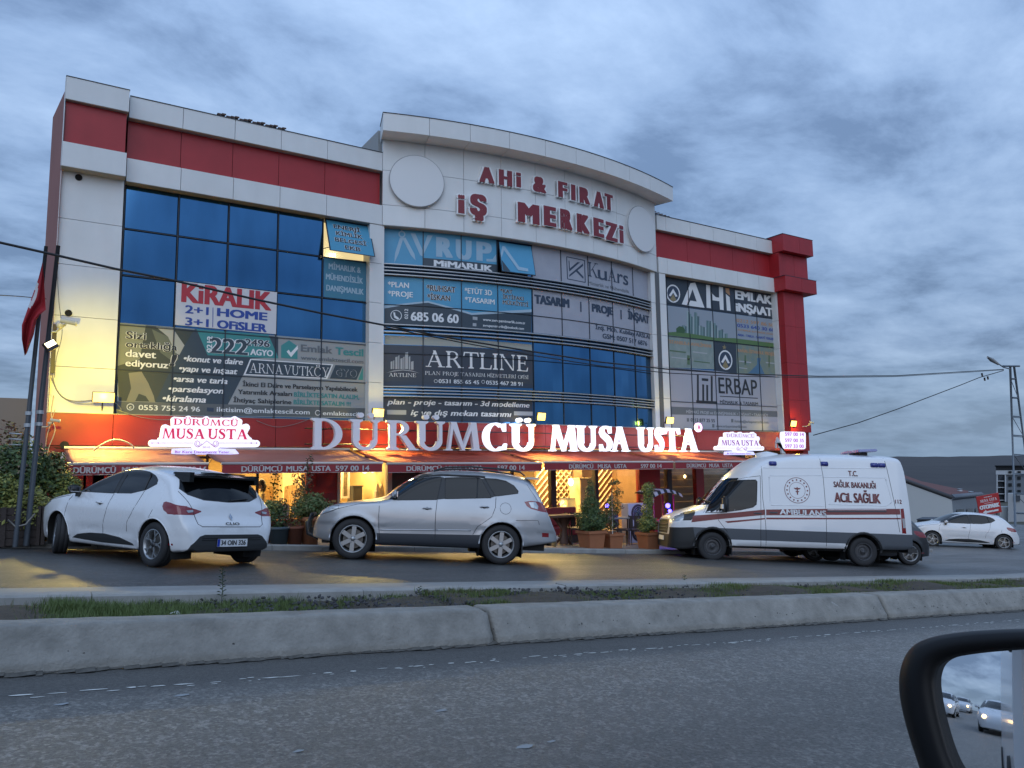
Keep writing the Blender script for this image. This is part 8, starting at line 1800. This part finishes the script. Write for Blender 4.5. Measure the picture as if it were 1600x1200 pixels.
# children's ride kiosk with a scalloped roof and blue lights
X = WX(1030, 17.6); zk = PAVZ(X); t = thing('toy_kiosk', 'little red kiosk with scalloped striped roof and blue lights', 'kiosk', (X, 17.6, zk)); KR = mat('kiosk_red', (.30, .012, .02), .4); KW = mat('kiosk_white', (.55, .56, .6), .5)
box('body', -.45, .45, -.25, .3, 0, .75, KR, t, .02); 
for x in (-.42, .42):
    for y in (-.22, .26): tube('post', [(x, y, .75), (x, y, 1.5)], .03, KR, t, 6)
for k in range(10):
    a0, a1 = k / 10, (k + 1) / 10; bm = bmesh.new(); row = []
    for s in (a0, a1):
        x = -.62 + 1.24 * s; zc_ = 1.5 + .16 * math.sin(math.pi * s); row.append([bm.verts.new((x, -.42, zc_ - .08)), bm.verts.new((x, -.36, zc_ + .02)), bm.verts.new((x, .4, zc_ + .06))])
    for j in (0, 1): bm.faces.new((row[0][j], row[1][j], row[1][j + 1], row[0][j + 1]))
    f_ = bmesh.ops.solidify(bm, geom=bm.faces[:], thickness=.02); obj('roof_slat', bm, KW if k % 2 else PLASTIC, t)
BLUEE = mat('blue_led', (.1, .1, 1), .4, emit=(.08, .06, 1.0), es=9)
for x, z, s in ((.12, 1.18, .075), (.20, 1.02, .06), (.05, .84, .07), (.16, .78, .04)): obj('blue_light', bm_lathe(bmesh.new(), [(.001, -s), (s * .7, -s * .7), (s, 0), (s * .7, s * .7), (.001, s)], 10, Matrix.Translation((x, -.28, z))), BLUEE, t, True)
l = bpy.data.lights.new('kiosk_lamp', 'POINT'); l.energy = 14; l.color = (.2, .12, 1.0); l.shadow_soft_size = .1; o = bpy.data.objects.new('kiosk_lamp', l); COL.objects.link(o); o.location = (X - .1, 17.1, zk + 1.0)
p = Flat(18.8).P(Flat(18.8).X_at(948, -.6), -1.0); o = obj('blue_lamp', bm_lathe(bmesh.new(), [(.001, -.06), (.05, -.04), (.06, 0), (.05, .04), (.001, .06)], 10), BLUEE, None, True); o.location = p; tag(o, 'small glowing blue lamp on the window ledge above the terrace table', 'lamp')
# mop and white basin at the bonnet of the hatchback
p = px_ground(52, 838, -1.08); t = thing('basin', 'tilted white plastic basin by the front wheel of the hatchback', 'basin', p + Vector((0, .2, .18))); obj('bowl', bm_lathe(bmesh.new(), [(.001, 0), (.13, 0), (.19, .14), (.205, .14), (.20, .15), (.18, .13), (.12, .02), (.001, .02)], 22, Matrix.Rotation(R(-14), 4, 'Y')), mat('basin_white', (.6, .6, .58), .4), t, True); tube('handle_stick', [(.0, .02, .1), (.10, .05, .62)], .012, mat('pale_wood', (.5, .45, .38), .6), t, 6)

# ------------------------------------------------------------------ seated woman inside the left window
def skin_mesh(name, nodes, edges, m, parent, root=0, sub=2):
    me = bpy.data.meshes.new(name); me.from_pydata([n[0] for n in nodes], edges, []); o = bpy.data.objects.new(name, me); COL.objects.link(o)
    md = o.modifiers.new('s', 'SKIN'); md.use_smooth_shade = True
    for i, n in enumerate(nodes): me.skin_vertices[0].data[i].radius = (n[1], n[2] if len(n) > 2 else n[1]); me.skin_vertices[0].data[i].use_root = (i == root)
    s_ = o.modifiers.new('u', 'SUBSURF'); s_.levels = sub; s_.render_levels = sub
    dg = bpy.context.evaluated_depsgraph_get(); dg.update(); m2 = bpy.data.meshes.new_from_object(o.evaluated_get(dg)); bpy.data.objects.remove(o)
    m2.materials.clear(); o = bpy.data.objects.new(name, m2); COL.objects.link(o); m2.materials.append(m); o.parent = parent
    for p_ in m2.polygons: p_.use_smooth = True
    return o
X = Flat(20.7).X_at(407, -.6); t = thing('person', 'dark haired woman in a light yellow blouse seated sideways inside the window', 'person', (X, 20.7, -1.35)); SK = mat('skin', (.42, .25, .16), .5); BL = mat('blouse', (.62, .50, .26), .7); HR = mat('hair', (.02, .015, .012), .5); TR = mat('trousers', (.04, .04, .05), .8)
# faces -X
N = [((.05, 0, .50), .15, .13), ((.04, 0, .72), .125, .11), ((.03, 0, .90), .15, .12), ((.02, 0, 1.00), .06, .06), ((.0, 0, 1.07), .048, .048), ((.02, -.17, .93), .055), ((-.02, -.22, .70), .042), ((-.20, -.18, .58), .034), ((-.29, -.14, .60), .028), ((.02, .17, .93), .055), ((-.02, .22, .70), .042), ((-.20, .16, .58), .034), ((-.29, .12, .60), .028), ((-.10, -.09, .50), .085), ((-.42, -.10, .50), .065), ((-.44, -.10, .12), .045), ((-.55, -.10, .05), .035), ((-.10, .09, .50), .085), ((-.42, .10, .50), .065), ((-.44, .10, .12), .045), ((-.55, .10, .05), .035)]
Eg = [(0, 1), (1, 2), (2, 3), (3, 4), (2, 5), (5, 6), (6, 7), (7, 8), (2, 9), (9, 10), (10, 11), (11, 12), (0, 13), (13, 14), (14, 15), (15, 16), (0, 17), (17, 18), (18, 19), (19, 20)]
bd = skin_mesh('body', N, Eg, BL, t); bd.data.materials.append(SK); bd.data.materials.append(TR)
for p_ in bd.data.polygons:
    q = p_.center
    if q.z > 1.015 or (q.x < -.12 and q.z > .545 and abs(q.y) > .08): p_.material_index = 1
    elif q.z < .52 and not (q.x > -.05 and q.z > .45): p_.material_index = 2
bm = bmesh.new(); bmesh.ops.create_uvsphere(bm, u_segments=20, v_segments=14, radius=.1)
for v in bm.verts:
    v.co.x *= 1.0; v.co.y *= .78; v.co.z *= 1.18
    if v.co.x < -.05 and abs(v.co.y) < .03: v.co.x -= .022 * math.exp(-((v.co.z + .01) / .022) ** 2) + .006 * math.exp(-((v.co.z + .055) / .012) ** 2)
    if v.co.x < -.06 and .012 < abs(v.co.y) < .045 and abs(v.co.z - .02) < .02: v.co.x += .01
    if v.co.z < -.06: v.co.x *= .85; v.co.y *= .8
bmesh.ops.translate(bm, verts=bm.verts[:], vec=(-.015, 0, 1.19)); obj('head', bm, SK, t, True)
bm = bmesh.new(); bmesh.ops.create_uvsphere(bm, u_segments=18, v_segments=12, radius=.112)
for v in bm.verts:
    v.co.y *= .85; v.co.z *= 1.15
    if v.co.z < 0: v.co.x = max(v.co.x, -.015) + .03; v.co.z *= 1.9
    if v.co.x < -.045: v.co.x = -.045 - .35 * (v.co.x + .045) * -1 * (1 if v.co.z > .06 else 0)
bmesh.ops.translate(bm, verts=bm.verts[:], vec=(.012, 0, 1.205)); obj('hair', bm, HR, t, True)
for sg_ in (-1, 1):
    obj('eye', bm_lathe(bmesh.new(), [(.001, -.008), (.007, 0), (.001, .008)], 8, Matrix.Translation((-.10, sg_ * .030, 1.21))), HR, t)
    for k in range(5): tube('finger', [(-.29, sg_ * .13 - sg_ * .02 * (k - 2), .60), (-.33 - .012 * (2 - abs(k - 2)), sg_ * .13 - sg_ * .022 * (k - 2), .595), (-.35 - .012 * (2 - abs(k - 2)), sg_ * .13 - sg_ * .022 * (k - 2), .575)], [.011, .009, .006], SK, t, 5)
obj('mouth', bm_box(bmesh.new(), -.112, -.104, -.015, .015, 1.135, 1.142), mat('lips', (.30, .08, .07), .5), t)

# ------------------------------------------------------------------ beyond the car park
def quad3(name, pts, m, parent): return obj(name, mesh_from(pts, [tuple(range(len(pts)))]), m, parent)
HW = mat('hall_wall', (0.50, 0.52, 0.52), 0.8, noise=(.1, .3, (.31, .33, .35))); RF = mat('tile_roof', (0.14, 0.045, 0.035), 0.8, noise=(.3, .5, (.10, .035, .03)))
t = thing('industrial_hall', 'low pale hall with sloping red roof and skylights behind the lot', 'building', (0, 0, 0)); ad = at_depth
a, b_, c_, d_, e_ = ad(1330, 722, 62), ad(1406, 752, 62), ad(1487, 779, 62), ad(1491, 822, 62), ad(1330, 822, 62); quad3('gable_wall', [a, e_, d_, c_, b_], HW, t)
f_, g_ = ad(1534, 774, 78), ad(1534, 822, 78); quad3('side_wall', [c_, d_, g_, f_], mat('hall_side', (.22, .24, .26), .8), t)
r1, r2 = ad(1330, 716, 78), ad(1406, 746, 78); up = Vector((0, 0, .15)); quad3('roof', [a + up, c_ + up * 1.2, f_ + up * 1.2, ad(1440, 752, 86), ad(1330, 712, 86)], RF, t)
tube('eave', [a + up * .6, c_ + up * .6], .18, mat('eave_dark', (.05, .05, .055), .7), t, 4); tube('eave', [c_ + up * .6, f_ + up * .6], .25, mat('eave_grey', (.14, .15, .17), .7), t, 4)
for k, (x0_, x1_) in enumerate(((.10, .32), (.42, .62), (.72, .92))): quad3('window', [c_.lerp(f_, x0_).lerp(d_.lerp(g_, x0_), z_) + (c_ - f_).normalized() * 0 + Vector((-.12, -.12, 0)) if j in (0, 3) else c_.lerp(f_, x1_).lerp(d_.lerp(g_, x1_), z_) + Vector((-.12, -.12, 0)) for j, z_ in ((0, .40), (1, .40), (2, .88), (3, .88))], mat('far_window', (.02, .025, .03), .15), t)
for x, y in ((1462, 768), (1479, 770), (1496, 771)): quad3('skylight', [ad(x, y, 70) , ad(x + 5, y + 2.6, 70), ad(x + 10, y + 2.8, 70.5), ad(x + 5, y, 70.5)], mat('skylight', (.6, .62, .66), .3), t)
for x, y in ((1500, 764), (1517, 768)): tube('roof_vent', [ad(x, y + 3, 74), ad(x, y, 74)], .25, RAIL, t, 6)
# apartment tower
t = thing('apartment_tower', 'grey blue apartment tower with white framed balconies at right edge', 'building', (0, 0, 0)); D_ = 150; TB = mat('tower_body', (.15, .175, .21), .8); TW = mat('tower_white', (.42, .45, .49), .7); TD = mat('tower_dark', (.05, .06, .075), .7)
def tbox(name, x0, x1, y0, y1, m, d0=D_, d1=D_ + 14):
    P = [ad(x0, y0, d0), ad(x1, y0, d0), ad(x1, y1, d0), ad(x0, y1, d0)]; back = Vector(ray(1578, 760)).normalized() * (d1 - d0); V = P + [p + back for p in P]; return obj(name, mesh_from(V, [(3, 2, 1, 0), (4, 5, 6, 7), (0, 1, 5, 4), (1, 2, 6, 5), (2, 3, 7, 6), (3, 0, 4, 7)]), m, t)
tbox('wall', 1557, 1640, 742, 830, TB); tbox('top_storey', 1556, 1640, 735, 741.5, TW, D_ - .5); tbox('roof_storey', 1556, 1640, 728, 734.5, TD, D_ + 1); tbox('eave', 1554, 1640, 726.5, 727.8, TD, D_ - 1)
tbox('balcony_column', 1557, 1559, 742, 782, TW, D_ - 1.5); tbox('balcony_column', 1570, 1572, 742, 784, TW, D_ - 1.5)
for k in range(4): tbox('balcony_slab', 1559.2, 1569.8, 751 + k * 10, 752.2 + k * 10, TW, D_ - 1.2); tbox('balcony_shade', 1561, 1569, 743 + k * 10, 749.5 + k * 10, TD, D_ - .3)
for x in (1576, 1590, 1603):
    for y in (744.5, 755, 765.5): tbox('window', x, x + 5, y, y + 5, mat('far_window', (.02, .025, .03), .15), D_ - .2, D_)
for x in (1576, 1590): tbox('window', x, x + 5, 736, 739.5, mat('far_window', (.02, .025, .03), .15), D_ - .7, D_ - .4)
t = thing('pale_block', 'pale low block in front of the apartment tower', 'building', (0, 0, 0)); tbox('wall', 1575, 1650, 771, 830, mat('block_wall', (.36, .38, .40), .8), 95, 105); tbox('window', 1585, 1594, 774, 783, TD, 94.8, 95); tbox('wall_return', 1562, 1574.8, 792, 830, HW, 96, 100)
t = thing('boundary_shed', 'dark low boundary wall and shed behind the white car', 'wall', (0, 0, 0)); tbox('wall', 1433, 1462, 813, 826, mat('shed_wall', (.12, .13, .14), .8), 40, 41); tbox('wall', 1466, 1520, 812, 826, mat('shed_wall2', (.15, .155, .16), .8), 42, 43); tbox('coping', 1432, 1524, 811, 812.5, TD, 39.8, 43)
# OTOPARK sign
class Plane(Flat):
    curved = False
    def __init__(s, O, ux, uz, n): s.O = O; s.ux = ux; s.uz = uz; s.n = n; s.Y = 0
    def P(s, X, z, out=0.0): return s.O + s.ux * X + s.uz * z + s.n * out
sgn = thing('parking_sign', 'tilted red board reading OTOPARK with a white arrow pointing left', 'sign', (0, 0, 0)); dd = 33.0
O_ = ad(1531, 806.5, dd); ux = (ad(1565.5, 800, dd) - O_); W_ = ux.length; ux.normalize(); uz = ad(1524.5, 776.5, dd) - O_; H_ = uz.length; uz.normalize(); uz = (uz - ux * uz.dot(ux)).normalized(); nn = ux.cross(uz).normalized(); nn = nn if nn.dot(O_) < 0 else -nn; PS = Plane(O_, ux, uz, nn)
slab('board', PS, rect(None, 0, W_, 0, H_), -.04, 0, mat('sign_red', (.42, .03, .03), .5), sgn, px=False)
serif_w(PS, 'MUSA USTA', W_ * .12, H_ * .66, W_ * .76, H_ * .14, I_WHITE, sgn, B=.2, out=.01); txt_w(PS, 'DÜRÜMCÜ', W_ * .32, H_ * .87, W_ * .36, H_ * .05, I_WHITE, sgn, bold=.05); txt_w(PS, 'OTOPARK', W_ * .05, H_ * .30, W_ * .90, H_ * .22, I_WHITE, sgn, bold=.10)
slab('arrow', PS, [(W_ * .16, H_ * .15), (W_ * .32, H_ * .26), (W_ * .32, H_ * .19), (W_ * .86, H_ * .19), (W_ * .86, H_ * .10), (W_ * .32, H_ * .10), (W_ * .32, H_ * .04)], .004, .012, I_WHITE, sgn, px=False)
slab('rule', PS, [(W_ * .3, H_ * .58), (W_ * .7, H_ * .58), (W_ * .7, H_ * .595), (W_ * .3, H_ * .595)], .004, .01, I_WHITE, sgn, px=False)
for f in (.12, .80): p = PS.P(W_ * f, H_ * .1, -.05); tube('post', [p, Vector((p.x, p.y, -4.2))], .035, PYM, sgn, 6)
# hill on the horizon
def hill():
    V = []; F = []; na = 150; rr_ = [230, 300, 400, 520, 660, 800, 900, 1050]; rh = random.Random(9)
    ridge = [rh.uniform(-.5, .5) for _ in range(na + 1)]
    for i in range(na + 1):
        az = R(-15) + R(110) * i / na
        prof = 13.5 + 1.0 * math.sin(az * 9) + .8 * math.sin(az * 23 + 1) + ridge[i] * .8
        for r_ in rr_:
            s = min(1, (r_ - 230) / 670); z = -7.0 + (prof + 7) * (s ** .8) + .5 * math.sin(az * 60 + r_ * .02) * s * (1 - s) * 4
            if r_ > 900: z -= 6
            V.append((math.cos(az) * r_, math.sin(az) * r_, z))
    n = len(rr_)
    for i in range(na):
        for j in range(n - 1): F.append((i * n + j, i * n + j + 1, (i + 1) * n + j + 1, (i + 1) * n + j))
    m = mat('moorland', (0.052, 0.045, 0.043), 0.95, noise=(.022, .9, (0.028, 0.026, 0.028)), bump=.6, bscale=.2); struct(obj('hill', mesh_from(V, F), m, smooth=True))
    tr = [ad(x, y, d) for x, y, d in ((1462, 722, 840), (1490, 733, 700), (1520, 748, 560), (1545, 762, 420))]
hill()

# ------------------------------------------------------------------ door mirror of the car the photo is taken from, and what it reflects
Cm = at_depth(1600, 1110, .72); v0 = ray(1500, 1112).normalized(); wv = Vector((-1, 0.0, .072)).normalized(); NM = (wv - v0).normalized()
def mp(px, py, off=0.0):
    r = ray(px, py); t_ = (Cm.dot(NM) + off) / r.dot(NM); return r * t_
def smooth_loop(P, k=4):
    out = []; n = len(P)
    for i in range(n):
        p0, p1, p2, p3 = P[i - 1], P[i], P[(i + 1) % n], P[(i + 2) % n]
        for j in range(k): t_ = j / k; out.append(tuple(.5 * (2 * p1[a] + (p2[a] - p0[a]) * t_ + (2 * p0[a] - 5 * p1[a] + 4 * p2[a] - p3[a]) * t_**2 + (3 * p1[a] - p0[a] - 3 * p2[a] + p3[a]) * t_**3) for a in (0, 1)))
    return out
outer = smooth_loop([(1405, 1078), (1407, 1045), (1420, 1016), (1445, 999), (1490, 989), (1550, 984), (1620, 982), (1720, 984), (1785, 998), (1812, 1035), (1815, 1110), (1795, 1200), (1755, 1250), (1620, 1265), (1500, 1258), (1452, 1232), (1430, 1180), (1412, 1120)])
inner = smooth_loop([(1460, 1072), (1462, 1050), (1470, 1036), (1488, 1027), (1520, 1021), (1570, 1016), (1625, 1013), (1715, 1012), (1768, 1022), (1786, 1050), (1786, 1110), (1765, 1190), (1730, 1222), (1620, 1236), (1535, 1232), (1505, 1215), (1485, 1180), (1468, 1120)])
t = thing('wing_mirror', 'black door mirror of the photographer\'s car in the lower right corner', 'mirror', (0, 0, 0))
cen = (1610, 1120)
def mixl(k): return [(a[0] + (b_[0] - a[0]) * k, a[1] + (b_[1] - a[1]) * k) for a, b_ in zip(inner, outer)]
def scl(P, s): return [(cen[0] + (x - cen[0]) * s, cen[1] + (y - cen[1]) * s) for x, y in P]
loops = [([mp(x, y, -.010) for x, y in scl(inner, .97)]), [mp(x, y, -.004) for x, y in inner], [mp(x, y, .008) for x, y in mixl(.10)], [mp(x, y, .012) for x, y in mixl(.45)], [mp(x, y, .008) for x, y in mixl(.80)], [mp(x, y, -.004) for x, y in mixl(.97)], [mp(x, y, -.016) for x, y in outer]]
base = [mp(x, y, -.016) for x, y in outer]; cc = sum(base, Vector()) / len(base)
for s_, dp in ((.99, .03), (.93, .06), (.80, .085), (.55, .10)): loops.append([cc + (p - cc) * s_ - NM * dp for p in base])
bm = bmesh.new(); rg_ = [[bm.verts.new(p) for p in L_] for L_ in loops]; n = len(base)
for q, w in zip(rg_, rg_[1:]):
    for k in range(n): bm.faces.new((q[k], q[(k + 1) % n], w[(k + 1) % n], w[k]))
bm.faces.new(rg_[-1]); bmesh.ops.recalc_face_normals(bm, faces=bm.faces[:]); obj('mirror_housing', bm, mat('mirror_black', (.006, .006, .007), .5, spec=0.25), t, True)
# slightly convex glass, drawn as a fine fan so that its normals are smooth
e1 = NM.cross(Vector((0, 0, 1))).normalized(); e2 = e1.cross(NM).normalized(); Rc = 1.25; bm = bmesh.new(); ring0 = [mp(x, y, -.006) for x, y in scl(inner, 1.0)]; ctr = sum(ring0, Vector()) / len(ring0); rings = []
for s_ in [k / 14 for k in range(1, 15)]:
    row = []
    for p in ring0:
        d = (p - ctr) * s_; row.append(bm.verts.new(ctr + d - NM * (d.length ** 2 / (2 * Rc) - .001)))
    rings.append(row)
c0 = bm.verts.new(ctr + NM * .001)
for k in range(len(ring0)): bm.faces.new((c0, rings[0][k], rings[0][(k + 1) % n]))
for q, w in zip(rings, rings[1:]):
    for k in range(n): bm.faces.new((q[k], w[k], w[(k + 1) % n], q[(k + 1) % n]))
bmesh.ops.recalc_face_normals(bm, faces=bm.faces[:])
obj('mirror_glass', bm, mat('mirror_silver', (.88, .88, .88), .015, 1.0), t, True)
tube('mirror_mount', [cc - NM * .05 + e1 * 0.0, cc - NM * .05 - Vector((0, .30, .02))], [.05, .04], MATS['mirror_black'], t, 8)
# following traffic with headlights on
proto = [o for o in sc.objects if o.type == 'EMPTY' and o.get('label', '').startswith('white hatchback parked')][0]
HLE = mat('headlamp_glow', (1, 1, 1), .4, emit=(1.0, .60, .22), es=12)
for k, (x, y) in enumerate(((-11.5, 3.6), (-17.5, .2), (-24, 3.4), (-31, .1), (-40, 3.4), (-50, .2))):
    cr = copy_tree(proto); ang = math.pi + math.atan(-.072); X_v = Vector((-1, 0, .072)).normalized(); up_ = Vector((.072, 0, 1)).normalized(); Y_v = up_.cross(X_v); M = Matrix((X_v, Y_v, up_)).transposed().to_4x4(); M.translation = Vector((x, y, -1.30 + gx(x))); cr.matrix_world = M
    cr['label'] = 'oncoming white hatchback with headlights on, seen only in the mirror, place %s in the queue' % ['one', 'two', 'three', 'four', 'five', 'six'][k]; cr['group'] = 'traffic queue reflected in the mirror'
    for sg_ in (-1, 1):
        o = obj('lit_headlamp', bm_lathe(bmesh.new(), [(.001, -.07), (.06, -.04), (.085, 0), (.06, .04), (.001, .07)], 10, Matrix.Translation((-2.05, sg_ * .60, .66)) @ Matrix.Rotation(R(90), 4, 'Y')), HLE, cr, True)
# white panel van standing alongside, riveted side
t = thing('panel_van', 'white riveted van side standing close behind, seen in the mirror', 'van', (-3.4, -.67, -1.3 + gx(-3.4))); VW = mat('van_white', (.70, .71, .73), .35, coat=.5)
bm = bm_box(bmesh.new(), -2.4, 2.2, -1.0, .98, .35, 2.6); bmesh.ops.bevel(bm, geom=bm.edges[:], offset=.08, segments=3, affect='EDGES'); obj('body', bm, VW, t)
bm = bmesh.new()
for k in range(24): bm_lathe(bm, [(.001, .008), (.012, .006), (.016, 0)], 8, Matrix.Translation((2.205, .88, .45 + k * .085)) @ Matrix.Rotation(R(90), 4, 'Y')); 
stuff(obj('rivet_row', bm, SEAMM, t)); o = t
box('windscreen', 2.19, 2.212, -.85, .70, 1.4, 2.2, CARGLASS, t); 
bm = bm_box(bmesh.new(), 2.15, 2.28, 1.05, 1.25, 1.35, 1.75); bmesh.ops.bevel(bm, geom=bm.edges[:], offset=.04, segments=2, affect='EDGES'); obj('van_mirror', bm, PLASTIC, t, True); tube('mirror_arm', [(2.1, .98, 1.35), (2.2, 1.12, 1.4)], .02, PLASTIC, t, 6)
for x in (-1.6, 1.4):
    obj('wheel', bm_lathe(bmesh.new(), [(.001, .1), (.2, .1), (.33, .12), (.35, .05), (.35, -.1), (.001, -.1)], 20, Matrix.Translation((x, .88, .35)) @ Matrix.Rotation(R(-90), 4, 'X')), RUBBER, t, True)
# street lamp posts along the road behind
for k, (x, y, h) in enumerate(((-20, 7.6, 9), (-38, 7.6, 9), (-56, 7.6, 9))):
    t = thing('street_lamp', 'tall grey street lamp in the mirror view, post %s' % ['nearest', 'in the middle', 'farthest'][k], 'street lamp', (x, y, -1.25 + gx(x)), group='street lamps along the median behind'); tube('post', [(0, 0, 0), (0, 0, h)], [.09, .05], PYM, t, 8); tube('arm', [(0, 0, h), (0, -.8, h + .3), (0, -1.8, h + .3)], .04, PYM, t, 6); box('lamp_head', -.12, .12, -2.3, -1.8, h + .25, h + .33, PYM, t)
# ------------------------------------------------------------------ put every group's Empty at its base
bpy.context.view_layer.update()
for o in list(sc.objects):
    if o.type == 'EMPTY' and o.parent is None and o.location.length < 1e-6 and o.children:
        pts = []
        for ch in o.children_recursive:
            if ch.type == 'MESH' and ch.data.vertices:
                for c in ch.bound_box: pts.append(ch.matrix_world @ Vector(c))
        if not pts: continue
        lo = [min(p[i] for p in pts) for i in range(3)]; hi = [max(p[i] for p in pts) for i in range(3)]
        loc = Vector(((lo[0] + hi[0]) / 2, (lo[1] + hi[1]) / 2, lo[2])); o.location = loc
        for ch in o.children: ch.matrix_parent_inverse = Matrix.Translation(-loc)
